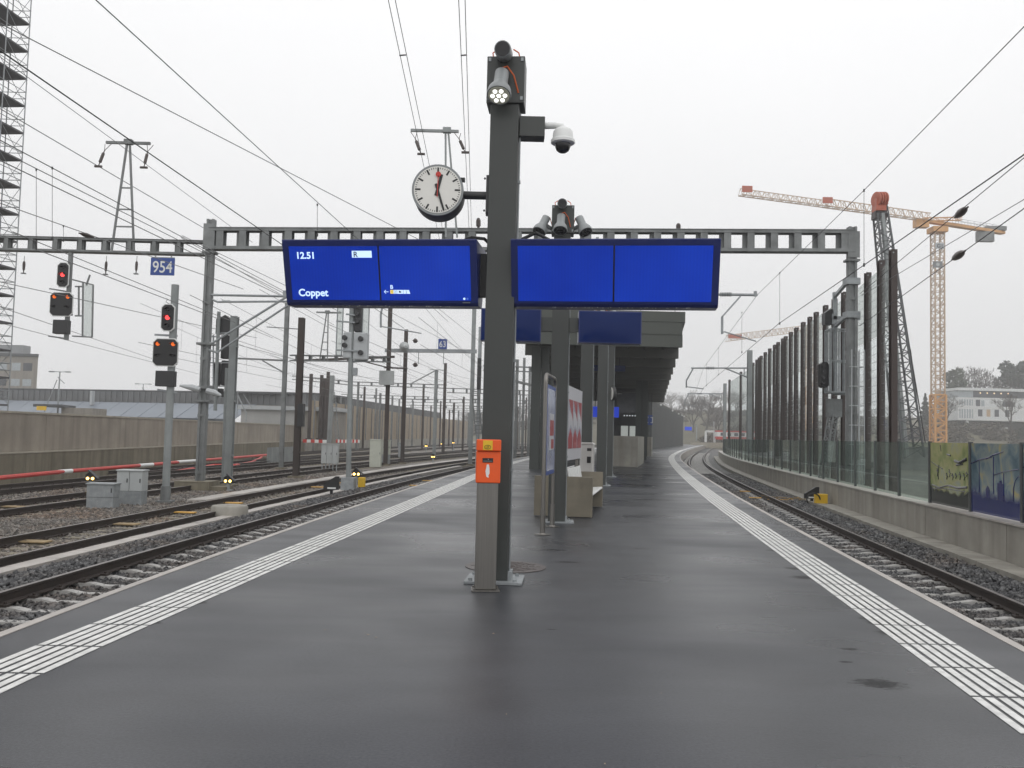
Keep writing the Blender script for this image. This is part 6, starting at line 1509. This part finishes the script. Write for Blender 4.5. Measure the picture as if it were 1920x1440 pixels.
mb.add([k0 + Vector((0, 0, 2.75)), k1 + Vector((0, 0, 2.75)), h1 + Vector((-8, -.1, 4.8)), h0 + Vector((0, -.1, 4.8)), k0 + Vector((0, .3, 2.4)), k1 + Vector((0, .3, 2.4))], [(0, 1, 2, 3), (0, 1, 5, 4)])
for k in range(22): a = k0.lerp(k1, k / 21) + Vector((0, 0, 2.78)); b = (h0 + Vector((0, -.1, 0))).lerp(h1 + Vector((-8, -.1, 0)), k / 21) + Vector((0, 0, 4.83)); mb.bar(a, b, .12, .07)
mb.build('lower_roof', ROOFB, hl, world=True)
mb = MB(); zb_(k0 + Vector((0, .4, 0)), k1 + Vector((0, .4, 0)), -.9, 2.4, mb); zb_(h1 + Vector((-9, -.2, 0)), h1, -.9, 4.74, mb); zb_(h1, h2, -.9, 4.74, mb); mb.build('wall', FACADE, hl, world=True)
mb = MB(); zb_(k0 + Vector((0, -3.5, 0)), k1 + Vector((-4, -3.5, 0)), 2.05, 2.4, mb, 0, 3); mb.build('canopy', ROOFD, hl, world=True)
for px, lb in ((175, 1), (447, 2)): a = at(px, 756, 124); MB().box(a.x - .15, a.x + .15, 123.2 if lb == 1 else 118.5, 124.0 if lb == 1 else 119.4, 4.3, 6.3).build('downpipe', LGREY, hl, world=True)
# small flat annex right of it
a, b = at(452, 775, 100), at(560, 790, 100); an = thing('annex_building', 'small pale grey annex between hall and dark posts above the retaining wall', 'building', (a.x, 100, -.9))
zt = at(500, 761, 100).z
MB().box(a.x, b.x, 100, 106, -.9, zt - .45).build('wall', mat('annex_grey', (.36, .36, .35), .6, var=.12, vs=.5), an, world=True); MB().box(a.x - .4, b.x + 4.5, 99.6, 106.4, zt - .44, zt).build('roof', LGREY, an, world=True); MB().box(b.x + .02, b.x + 4.2, 100.1, 105.8, -.9, zt - .45).build('shed', FACADE, an, world=True)
mb = MB(); s0, s1 = at(446, 742, 98), at(462, 775, 98); mb.bar(s0, s1, .12); mb.bar(s0 + Vector((.6, 0, .2)), s1 + Vector((.6, 0, .6)), .06); mb.bar(s0, s0 + Vector((0, 0, -2.4)), .08); mb.bar(s1, s1 + Vector((0, 0, -1.2)), .08); mb.bar(s0, s0 + Vector((0, 0, .6)), .06); tag(mb.build('stair', GALV, loc=s0), 'small outdoor stair with railing left of the grey annex', 'stair')
# concrete tower
Y = 190; tw = thing('concrete_tower', 'grey brown concrete office block behind the scaffold at the left edge', 'building', (at(30, 730, Y).x, Y, -1))
x1 = at(70, 700, Y).x; x2 = at(34, 650, Y).x; zt, zt2 = at(40, 664, Y).z, at(20, 645, Y).z
MB().prism([(x1 - 40, Y), (x1, Y), (x1 * 1.1, Y + 18), (x1 - 42, Y + 18)], (0, 0, -1), (1, 0, 0), (0, 1, 0), (0, 0, 1), zt + .5).build('wall', FACADE, tw, world=True); MB().prism([(x1 - 40.3, Y - .3), (x1 + .25, Y - .3), (x1 * 1.1, Y + 18.3), (x1 - 42, Y + 18.3)], (0, 0, zt - .49), (1, 0, 0), (0, 1, 0), (0, 0, 1), .6).build('roof', ROOFD, tw, world=True); MB().box(x1 - 40, x2, Y + 2, Y + 5, zt + .12, zt2).build('roof_house', mat('roof_house_grey', (.25, .26, .27), .6), tw, world=True)
for r_, (z0, z1) in enumerate(((zt - 3.6, zt - 1.9), (zt - 6.9, zt - 5.4), (zt - 10.2, zt - 8.7))):
    for k in range(14):
        x = x1 - 1.2 - k * 2.5 - (.4 if k % 3 == 2 else 0)
        f = MB().box(x - 1.9, x, Y - .06, Y - .01, z0, z1).build('window', WINLT if (k + r_) % 3 else WINDK, tw, world=True)
# shelter with yellow sign
Y = 96; a, b = at(62, 758, Y), at(118, 760, Y); sh = thing('shelter', 'small flat roofed shelter with a yellow sign above the left wall', 'shelter', (a.x, Y, -.9)); c = at(142, 766, Y + 6)
mb = MB(); mb.prism([(0, 0), (b.x - a.x, 0), (c.x - a.x + .0, 6), (1.2, 6)], (a.x, Y, a.z - .25), (1, 0, 0), (0, 1, 0), (0, 0, 1), .3); mb.build('roof', ROOFD, sh, world=True); mb = MB(); mb.box(a.x + 2.6, a.x + 6, Y + 1, Y + 4.5, -.9, a.z - .26); mb.build('wall', FACADE, sh, world=True); q = at(78, 765, Y); MB().box(q.x - .5, q.x + .55, Y - .1, Y - .02, q.z - .25, q.z + .2).build('sign', YELLOW, sh, world=True)
def lightmast(px, pyt, pyb, Y, label, w_=.9):
    b = at(px, pyb, Y); t_ = at(px + .6, pyt, Y); t = thing('light_mast', label, 'lamp post', (b.x, Y, -.9), 0, 'double headed light masts behind the left wall'); h = t_.z + .9
    mb = MB(); mb.tube([(0, 0, 0), (0, 0, h)], [.11, .07], 8); mb.build('pole', GALV, t); mb = MB(); mb.bar((-w_, 0, h), (w_, 0, h), .07); mb.bar((-.2, 0, h - .6), (.6, 0, h - 1.3), .12, .05); mb.build('arms', GALV, t)
    for s in (-1, 1): mb = MB(); mb.box(s * w_ - .28, s * w_ + .28, -.14, .14, h - .06, h + .06); mb.build('lamp_head', GALV_L, t)
lightmast(108, 697, 776, 98, 'double headed light mast above the shelter with the yellow sign'); lightmast(268, 720, 735, 140, 'distant double headed light mast above the hall roof', 1.0)
q0, q1 = at(83, 772, 97), at(107, 712, 97); mb = MB(); mb.tube([q0, q1], .05, 5); tag(mb.build('stay_rod', GALV, loc=q0), 'slanting rod leaning beside the near light mast', 'rod')

# ------------------------------------------------------------------ scaffold tower at the left edge
SX0 = at(56, 45, 65).x; sx = lambda Y: SX0 - .10 * (65 - Y)
sc0 = thing('scaffold', 'tall scaffold tower with many dark decks at the left edge', 'scaffold', (-36, 62, -.9))
DECK = mat('scaffold_deck', (.075, .075, .08), .8, var=.2)
zs = [at(57, 45 + 51 * k, 65).z for k in range(15)]; zs = [2 * zs[0] - zs[1], 3 * zs[0] - 2 * zs[1], 4 * zs[0] - 3 * zs[1]] + zs
ztop = max(zs) + 1.5; cols = [65, 62.5, 60, 57.5, 55, 52.5, 50]
first = None
for z in sorted(zs):
    d = Vector((sx(50) - sx(65), -15, 0)); n = Vector((-1, 0.1, 0)).normalized()
    p, q = Vector((sx(65), 65, z)), Vector((sx(50), 50, z)); mb = MB(); t_ = Vector((0, 0, -.13)); e = n * 2.7
    mb.add([p, q, q + e, p + e, p + t_, q + t_, q + e + t_, p + e + t_], [(0, 1, 2, 3), (7, 6, 5, 4), (0, 4, 5, 1), (1, 5, 6, 2), (2, 6, 7, 3), (3, 7, 4, 0)])
    if first is None: o = first = mb.build('deck', DECK, sc0, world=True); zf = z
    else: o = first.copy(); C.objects.link(o); o.parent = sc0; o.location.z += z - zf
for e in (0, 1.35, 2.7):
    mb = MB()
    for Y in cols: x = sx(Y) - e; mb.tube([(x, Y, -.9), (x, Y, ztop)], .045, 5)
    mb.build('uprights', GALV, sc0, world=True)
mb = MB()
for z in sorted(zs):
    for e in (0, 2.7):
        for dz in (.5, 1.0): mb.tube([(sx(65) - e, 65, z + dz), (sx(50) - e, 50, z + dz)], .03, 4)
    for dz in (.5, 1.0): mb.tube([(sx(65), 65, z + dz), (sx(65) - 2.7, 65, z + dz)], .03, 4)
    for i in range(0, 6): mb.tube([(sx(cols[i]), cols[i], z), (sx(cols[i + 1]), cols[i + 1], z + 2)], .025, 4)
    mb.tube([(sx(65) - 1.35, 65, z), (sx(65) - 0, 65, z + 2)], .025, 4); mb.tube([(sx(65) - 1.35, 65, z), (sx(65) - 2.7, 65, z + 2)], .025, 4)
mb.build('rails_and_braces', GALV, sc0, world=True)
mb = MB(); a = zs[7]
for k in range(len(zs) - 3): 
    z = sorted(zs)[k]; s_ = 1 if k % 2 else -1; mb.bar((sx(60) - 1.9, 60 + 1.2 * s_, z), (sx(60) - 1.9, 60 - 1.2 * s_, z + 2), .5, .06)
mb.build('ladders', GALV, sc0, world=True)

# ------------------------------------------------------------------ cranes
Y = 70; cr = thing('crawler_crane', 'dark lattice boom crane with orange head rising behind the noise barrier', 'crane', (at(1706, 823, Y).x, Y, -.9))
bt = at(1651, 402, Y); bb_ = at(1705, 858, Y); 
mb = MB(); mb.truss(bb_, bt, 1.65, 1.65, 26, .13, .06, w2=.85, h2=.85); mb.build('boom', mat('boom_grey', (.085, .09, .095), .6, var=.2), cr, world=True)
mb = MB(); mb.tube([bb_ + Vector((-.35, -.3, 0)), bt + Vector((0, -.3, 0))], .22, 6); mb.build('boom_ram', GALV_L, cr, world=True)
a, b = at(1648, 412, Y), at(1650, 378, Y); mb = MB(); mb.bar(a, b, .95, .8); mb.build('boom_head', mat('boom_head_dark', (.05, .04, .04), .6), cr, world=True)
mb = MB()
for k in range(4): c = at(1640 + k * 4.6, 376, Y); c.y = Y - .3; mb.lathe([(.45, -.07), (.62, -.05), (.62, .05), (.45, .07)], c, (1, .25, 0), 18)
for k in range(4): c = at(1640 + k * 4.6, 386, Y); mb.box(c.x - .1, c.x + .1, Y - .6, Y + .3, c.z - .5, c.z + .5)
mb.bar(at(1652, 396, Y), at(1662, 380, Y), .28); mb.bar(at(1656, 402, Y), at(1658, 388, Y), .3); mb.build('sheaves', CRANEO, cr, world=True, smooth=False)
mb = MB(); p = at(1694, 640, Y)
for a, b in (((1664, 386), (1707, 660)), ((1707, 660), (1735, 830)), ((1707, 655), (1730, 840))): mb.tube([at(*a, Y), at(*b, Y)], .05, 4)
mb.build('cables', WIRE, cr, world=True)
x = at(1715, 850, Y).x; mb = MB()
for s in (-1.6, 1.6): mb.prism([(-3, .3), (-2.6, 0), (2.6, 0), (3, .3), (2.6, .95), (-2.6, .95)], (x, Y + 1.6 + s, -.9), (1, 0, 0), (0, 0, 1), (0, 1, 0), .7)
mb.box(x - 2, x + 3, Y + .4, Y + 3, .05, 1.4); mb.box(x - 2.2, x - .8, Y + .2, Y + 1.4, .3, 1.9); mb.build('carrier', mat('crane_body', (.2, .2, .2), .5), cr, world=True)

Y = 165; b = at(1759, 823, Y); tp = at(1757, 424, Y)
tc_ = thing('tower_crane', 'pale orange tower crane with long jib pointing left', 'crane', (b.x, Y, -.9), 0, 'tower cranes')
mb = MB(); n = 22
mb.truss((b.x, Y, -.9), (b.x, Y, tp.z - 1.2), 1.75, 1.75, 34, .22, .10); 
for k in (12, 19, 26): z = -.9 + (tp.z + .9) * k / 34; mb.bar((b.x - .95, Y - .95, z), (b.x + .95, Y - .95, z), .18)
mb.build('mast', CRANEW, tc_, world=True)
mb = MB(); mb.truss((b.x, Y, -.9), (b.x, Y, 11), 2.0, 2.0, 9, .34, .22); mb.build('mast_base', CRANEY, tc_, world=True)
jt = at(1388, 362, 150); jr = at(1745, 418, 164.4); jc = at(1880, 437, 172)
jr.z = jt.z = (jt.z + jr.z) / 2 
mb = MB(); jm = jr.lerp(jt, .58); mb.truss(jr, jm, 1.3, 1.5, 22, .15, .07, tri=True); mb.truss(jm, jt, 1.2, 1.15, 18, .12, .06, tri=True); mb.build('jib', CRANEW, tc_, world=True)
cb0 = Vector((tp.x, Y, jr.z)); mb = MB(); mb.bar(cb0 + Vector((-3.5, -1.3, -.1)), Vector((jc.x, jc.y, jr.z - .1)), 1.2, .55); mb.build('counter_jib', CRANEY, tc_, world=True)
mb = MB(); d = (Vector((jc.x, jc.y, jr.z)) - cb0)
for s in (-.6, .6):
    for zz in (.55, 1.1): mb.bar(cb0 + d * .25 + Vector((0, s, zz)), cb0 + d + Vector((0, s, zz)), .05)
    for k in range(9): mb.bar(cb0 + d * (.25 + .75 * k / 8) + Vector((0, s, 0)), cb0 + d * (.25 + .75 * k / 8) + Vector((0, s, 1.1)), .05)
mb.build('railing', GALV, tc_, world=True)
q = cb0 + d * .72; MB().box(q.x - 1.6, q.x + 1.6, q.y - .5, q.y + .5, q.z - 2.4, q.z - .4).build('counterweight', GALV_D, tc_, world=True); q = cb0 + d * .9; MB().box(q.x - 2.2, q.x + 1.8, q.y - .5, q.y + .5, q.z + .2, q.z + 1.0).build('winch', GALV_D, tc_, world=True)
mb = MB(); mb.box(b.x - 1.4, b.x + 1.4, Y - 1.4, Y + 1.4, tp.z - 1.3, tp.z - .3); mb.box(b.x - 4.8, b.x - 2.3, Y - 1.6, Y - .2, tp.z - .6, tp.z + .9); mb.truss((b.x - 3.3, Y - 1.2, tp.z + .9), (b.x + 5, Y + 1, tp.z + 1.8), .5, .6, 8, .1, .06); mb.build('slewing_unit', CRANEY, tc_, world=True)
for f_, zz in ((1.0, .55), (.60, .75)):
    q = jr.lerp(jt, f_); MB().box(q.x + .1, q.x + 1.9, q.y - .8, q.y - .7, q.z + .35, q.z + 1.45).build('red_panel', CRANEO, tc_, world=True)
q = at(1762, 461, Y - 1.2); mb = MB(); mb.box(q.x - .85, q.x + .85, q.y - .1, q.y, q.z - .55, q.z + .55); pl = mb.build('number_plate', LGREY, tc_, world=True); text('writing', 'G1', 1.0, DGREY, pl, Vector((q.x - .6, q.y - .12, q.z - .36)) - tc_.location, Matrix(((1, 0, 0), (0, 0, -1), (0, 1, 0))), .01, .02)
q = at(1758, 496, Y - 1.2); mb = MB(); mb.box(q.x - .9, q.x + .9, q.y - .1, q.y, q.z - .6, q.z + .6); mb.build('grey_plate', GALV_D, tc_, world=True); mb = MB(); mb.lathe([(.35, 0), (.34, .03)], (q.x, q.y - .1, q.z), (0, -1, 0), 14); mb.build('round_mark', LGREY, tc_, world=True)
Y = 250; a, b = at(1363, 640, 245), at(1545, 617, 255); t2 = thing('tower_crane', 'distant second tower crane whose jib shows low over the noise barrier', 'crane', (at(1528, 620, Y).x, Y, -.9), 0, 'tower cranes')
mb = MB(); mb.truss(a, b, 1.5, 1.7, 34, .16, .08, tri=True); mb.build('jib', CRANEW, t2, world=True); x = at(1528, 620, Y).x; mb = MB(); mb.truss((x, 254, -.9), (x, 254, b.z), 1.8, 1.8, 20, .22, .1); mb.build('mast', CRANEY, t2, world=True)
MB().box(a.x + .2, a.x + 4, 244.2, 244.4, a.z + .8, a.z + 1.9).build('red_panel', CRANEO, t2, world=True)

# ------------------------------------------------------------------ white building on the slope, right
Y = 280; wbx = thing('white_building', 'white three storey building with dark roof band on the wooded slope at the right', 'building', (at(1870, 800, Y).x, Y, 5)); X = lambda px: at(px, 800, Y).x; Z = lambda py, px=1850: at(px, py, Y).z
xa_, xb_, xc_ = X(1797), X(1826), X(1990)
MB().box(xa_, xc_, Y, Y + 16, Z(789), Z(746)).build('wall', WHITEF, wbx, world=True); MB().box(xa_ - .3, xc_ + .3, Y - .4, Y + 16.4, Z(733), Z(728)).build('roof', WHITEF, wbx, world=True)
MB().box(xb_, xc_, Y + .5, Y + 15, Z(745.5), Z(733.2)).build('top_band', WINDK, wbx, world=True); MB().box(xa_ + .2, xb_ - .1, Y + .2, Y + 15, Z(745.5), Z(733.2)).build('top_glass', WINLT, wbx, world=True)
mb = MB(); 
for k in range(5): mb.lathe([(.22, 0), (.15, .05)], (X(1840 + k * 13), Y + .45, Z(737)), (0, -1, 0), 8)
mb.build('lamps', mat('warm_far_lamp', (1, .7, .4), emit=1.5), wbx, world=True)
mb = MB(); 
for k in range(12): x = xa_ + (xb_ - xa_) * k / 6; mb.box(x - .12, x + .12, Y - .1, Y - .02, Z(788), Z(747)) if k < 7 else None
for py in (747, 763, 766, 787): mb.box(xa_, xc_, Y - .08, Y - .02, Z(py + 1), Z(py - 1))
mb.build('mullions', WHITE, wbx, world=True)
for (x0, x1, y0, y1, mm) in ((1799, 1824, 750, 761, WINLT), (1799, 1824, 768, 785, WINLT), (1830, 1838, 750, 763, WINDK), (1840, 1846, 751, 763, WINLT), (1834, 1842, 768, 781, WINDK), (1850, 1857, 768, 781, mat('warm_window', (.5, .36, .22), .3)), (1865, 1873, 768, 781, WINDK), (1885, 1893, 768, 781, WINDK), (1880, 1900, 752, 763, WINDK)):
    MB().box(X(x0), X(x1), Y - .05, Y + .05, Z(y1), Z(y0)).build('window', mm, wbx, world=True)
mb = MB(); mb.box(X(1832), xc_ - 3, Y + 5, Y + 15, Z(808), Z(789.5)); mb.build('undercroft', mat('undercroft', (.10, .09, .08), .8), wbx, world=True); mb = MB(); mb.bar((X(1814), Y + .5, Z(789)), (X(1822), Y + .5, Z(816)), .7); mb.bar((X(1826), Y + 2, Z(806)), (X(1895), Y + 2, Z(803)), .9); mb.build('strut', WHITEF, wbx, world=True)

# ------------------------------------------------------------------ trees
def bare_tree(seed, hgt, spread=.42, lv=5):
    rnd = random.Random(seed); tk = MB(); tw_ = MB()
    def grow(p, d, ln, r, k):
        q = p + d * ln; mid_ = p.lerp(q, .5) + Vector((rnd.uniform(-1, 1), rnd.uniform(-1, 1), 0)) * ln * .05
        if k < 3: tk.tube([p, mid_, q], [r, r * .85, r * .7], 5 if k else 7, cap=False)
        else:
            n = Vector((rnd.uniform(-1, 1), rnd.uniform(-1, 1), rnd.uniform(-.3, .3))).cross(d).normalized() * r
            tw_.add([p - n, p + n, q + n * .5, q - n * .5], [(0, 1, 2, 3)]); n2 = n.cross(d).normalized() * r
            tw_.add([p - n2, p + n2, q + n2 * .5, q - n2 * .5], [(0, 1, 2, 3)])
        if k >= lv: return
        nb_ = rnd.choice((3, 4)) if k < 2 else rnd.choice((2, 3, 3))
        for i in range(nb_):
            az = 2 * math.pi * (i + rnd.random() * .7) / nb_; el = rnd.uniform(.35, .95) * spread * 2
            u = d.cross(Vector((0.3, .2, 1))).normalized() if abs(d.z) < .99 else Vector((1, 0, 0)); v = d.cross(u)
            nd = (d * math.cos(el) + (u * math.cos(az) + v * math.sin(az)) * math.sin(el) + Vector((0, 0, .12))).normalized()
            st = p.lerp(q, rnd.uniform(.55, 1.0)) if i else q
            grow(st, nd, ln * rnd.uniform(.60, .84), max(r * .55, hgt * .0026), k + 1)
    grow(Vector((0, 0, -.5)), Vector((rnd.uniform(-.06, .06), 0, 1)).normalized(), hgt * .30, hgt * .024, 0)
    return tk, tw_
def leafy(seed, hgt, wid, kind, leaf=.5, n=2600):
    r_ = np.random.default_rng(seed); mb = MB(); pts = []
    if kind == 'cone':
        while len(pts) < n:
            z = r_.uniform(.06, 1); rr = (1 - z) * wid / 2 * (.75 + .35 * math.sin(z * 46)) * r_.uniform(.3, 1) ** .5 + .05; a = r_.uniform(0, 6.283); pts.append((rr * math.cos(a), rr * math.sin(a), z * hgt))
    else:
        cl = []
        for i in range(30):
            if kind == 'cedar': t_ = (.34 + .14 * (i % 5)); rr = wid * .5 * (1.08 - t_ * .75) * r_.uniform(.1, 1) ** .5; sz = wid * r_.uniform(.10, .19)
            else: t_ = r_.uniform(.16, .92); rr = wid * .5 * math.sqrt(max(.05, 1 - ((t_ - .45) / .55) ** 2)) * r_.uniform(.2, .85); sz = wid * r_.uniform(.12, .22)
            a = r_.uniform(0, 6.283); cl.append((rr * math.cos(a), rr * math.sin(a), hgt * min(t_ + r_.uniform(-.03, .03), .93), sz))
        while len(pts) < n:
            c = cl[int(r_.integers(0, len(cl)))]; v = r_.normal(size=3); v = v / np.linalg.norm(v) * r_.uniform(.3, 1) ** .5 * c[3]; pts.append((c[0] + v[0], c[1] + v[1], c[2] + v[2] * (.32 if kind == 'cedar' else .9)))
    for p in pts:
        p = Vector(p); a = Vector(r_.normal(size=3)).normalized(); b = a.cross(Vector(r_.normal(size=3))).normalized(); s = leaf * r_.uniform(.5, 1.2)
        mb.add([p - a * s, p + b * s * .6, p + a * s, p - b * s * .6], [(0, 1, 2, 3)])
    return mb
def tree(name, label, px, pyb, pyt, Y, kind, seed, wid=None, group='trees on the slope at the right', cm_=None):
    b = at(px, pyb, Y); t_ = at(px, pyt, Y); g = hill(b.x, Y) if Y > 180 else ZG; hgt = t_.z - g
    t = thing(name, label, 'tree', (b.x, Y, g), 0, group)
    if kind == 'bare':
        tk, tw_ = bare_tree(seed, hgt, .40, 6); zz = np.array(tw_.v)[:, 2].max(); s = hgt / zz
        for q in (tk, tw_): q.v = [(v[0] * s * (wid or 1), v[1] * s, v[2] * s) for v in q.v]
        tk.build('trunk', TRUNK, t); tw_.build('crown', TWIG, t)
    else:
        mb = MB(); mb.tube([(0, 0, -.5), (0, 0, hgt * .5), (.1, 0, hgt * .93)], [hgt * .022, hgt * .014, .04], 7)
        for k in range(8): a = k * 2.4; z = hgt * (.35 + .06 * k); mb.tube([(0, 0, z), (math.cos(a) * wid * .25, math.sin(a) * wid * .25, z + hgt * .08)], [hgt * .008, .03], 5)
        mb.build('trunk', TRUNK, t); leafy(seed, hgt, wid, kind, leaf=hgt * .026, n=5200).build('crown', cm_ or CONIF, t)
    return t
tree('evergreen_tree', 'grey green bushy tree just left of the white building', 1786, 800, 690, 300, 'round', 3, 11, cm_=GREENB); tree('spruce_tree', 'dark spruce beside the tower crane mast', 1735, 805, 738, 290, 'cone', 4, 6)
tree('bare_tree', 'tall bare tree rising behind the left end of the white building', 1824, 800, 684, 306, 'bare', 11, 1.0); tree('bare_tree', 'wide bare tree above the middle of the white building', 1864, 795, 702, 312, 'bare', 12, 1.25); tree('bare_tree', 'bare tree standing in front of the white building', 1896, 823, 734, 262, 'bare', 13, .9)
tree('cedar_tree', 'dark cedar above the right end of the white building', 1912, 800, 673, 310, 'round', 5, 16); tree('bush', 'low dark green bush at the right edge below the white building', 1924, 822, 800, 240, 'round', 6, 6)
tree('bare_tree', 'small bare tree left of the white building behind the crane mast', 1776, 812, 735, 270, 'bare', 14, 1.0)
tree('bare_tree', 'bare tree with round crown against the sky above the curve of the right track', 1325, 800, 735, 330, 'bare', 15, 1.25, 'trees beyond the curve'); tree('bare_tree', 'grey bare tree behind the dark station building roof', 1262, 790, 752, 360, 'bare', 16, 1.1, 'trees beyond the curve'); tree('bare_tree', 'hazy bare tree left of the round crowned bare tree', 1300, 795, 752, 350, 'bare', 17, 1.2, 'trees beyond the curve'); tree('bare_tree', 'hazy bare tree beside the far cantilever mast', 1348, 800, 757, 340, 'bare', 18, 1.1, 'trees beyond the curve')
# far wood that reads as one mass
tk0, tw0 = bare_tree(21, 13, .45, 5); tk1, tw1 = bare_tree(22, 12, .5, 5); wood = MB(); r_ = random.Random(5)
protos = [(tk0, tw0), (tk1, tw1)]
spots = []
for _ in range(85): spots.append((r_.uniform(-20, 150), r_.uniform(350, 470)))
for _ in range(52): spots.append((r_.uniform(66, 215), r_.uniform(235, 345)))
for x, y in spots:
    if 118 < x < 175 and y < 300: continue
    tk, tw_ = protos[r_.randrange(2)]; a = r_.uniform(0, 6.28); s = r_.uniform(.45, .95) if y < 350 else r_.uniform(.75, 1.15); ca_, sa = math.cos(a) * s, math.sin(a) * s; g = hill(x, y)
    for q in (tk, tw_): wood.add([(v[0] * ca_ - v[1] * sa + x, v[0] * sa + v[1] * ca_ + y, v[2] * s + g) for v in q.v], q.f)
tag(wood.build('wood', TWIG), 'hazy bare wood on the far slope', 'wood', kind='stuff')
und = leafy(9, 5, 8, 'round', .55, 700); um = MB()
for _ in range(120):
    x, y = (r_.uniform(-30, 130), r_.uniform(360, 430)) if r_.random() < .5 else (r_.uniform(60, 200), r_.uniform(215, 300)); g = hill(x, y); s = r_.uniform(.5, 1.1)
    um.add([(v[0] * s * 1.4 + x, v[1] * s + y, v[2] * s * .9 + g - 1.2) for v in und.v], und.f)
tag(um.build('undergrowth', mat('brown_undergrowth', (.085, .072, .05), .9, var=.3, vs=.1)), 'brown undergrowth and hedges on the far slope', 'undergrowth', kind='stuff')

# ------------------------------------------------------------------ far end of the line: train, portal, buffer wall
Y = 225; a, b = at(1345, 823, Y), at(1440, 823, Y); tr = thing('red_train', 'distant red and white train behind the noise barrier posts', 'train', (a.x, Y, -.9)); z0, z1, z2, z3 = at(1390, 823, Y).z, at(1390, 819.5, Y).z, at(1390, 811, Y).z, at(1390, 808, Y).z
MB().box(a.x, b.x - 2, Y, Y + 2.8, z0, z1).build('skirt', RED, tr, world=True); MB().box(a.x, b.x - 2, Y, Y + 2.8, z1, z2).build('window_band', WHITE, tr, world=True); MB().box(a.x, b.x - 2, Y, Y + 2.8, z2, z3).build('roof', RED, tr, world=True)
for k in range(6): x = a.x + .8 + k * 1.75; MB().box(x, x + .95, Y - .03, Y + .05, z1 + .2, z2 - .15).build('window', WINDK, tr, world=True)
Y = 232; a, b = at(1342, 824, Y), at(1353, 810, Y); MB_ = MB(); MB_.box(a.x, b.x + .4, Y, Y + 2.5, a.z, b.z); MB_.box(a.x + .1, b.x + .2, Y + .1, Y + 2.4, b.z, b.z + .25); tag(MB_.build('freight_container', RED, loc=(a.x, Y, a.z)), 'small plain red container at the far end of the right track', 'container')
Y = 228; a, b = at(1323, 829, Y), at(1340, 809, Y); mb = MB(); mb.bar((a.x, Y, a.z), (a.x, Y, b.z), .5); mb.bar((b.x, Y, a.z), (b.x, Y, b.z), .5); mb.bar((a.x, Y, b.z), (b.x, Y, b.z), .5); tag(mb.build('white_portal', WHITE, loc=a), 'small white portal frame at the far end of the right track', 'portal')
Y = 240; a, b = at(1296, 829, Y), at(1356, 827, Y); tag(MB().box(a.x, b.x, Y, Y + .5, -.9, a.z).build('far_wall', CONC_LED, loc=(a.x, Y, -.9)), 'low pale wall closing the far end of the right track', 'wall')
for px, pyt, lb in ((1306, 795, 'faint distant pole left of the white portal'), (1338, 790, 'faint distant pole behind the white portal')):
    q = at(px, 826, 235); mb = MB(); mb.bar((0, 0, 0), (0, 0, at(px, pyt, 235).z - q.z), .25); mb.bar((-.3, 0, .8), (.3, 0, .8), .06); tag(mb.build('distant_pole', GALV, at0=q), lb, 'pole', 'distant poles')
a = at(1357, 853, 112); mb = MB(); n = 5
for k in range(n): mb.box(-.12, .12, -.1, .1, k * .5, (k + 1) * .5, k % 2)
tag(mb.build('warning_post', [RED, WHITE], at0=(a.x, 112, -.6)), 'red and white striped post at the far end of the parapet wall', 'post')

# ------------------------------------------------------------------ haze
mb = MB(); mb.box(-420, 480, -40, 900, -8, 130)
hz = bpy.data.materials.new('haze'); hz.use_nodes = True; t = hz.node_tree; t.nodes.clear(); o = t.nodes.new('ShaderNodeOutputMaterial'); v = t.nodes.new('ShaderNodeVolumePrincipled')
v.inputs['Color'].default_value = (.97, .975, .98, 1); v.inputs['Density'].default_value = .00095; v.inputs['Anisotropy'].default_value = .2; t.links.new(v.outputs[0], o.inputs['Volume'])
tag(mb.build('haze', hz), kind='stuff', label='thin pale haze over the whole station', cat='haze')
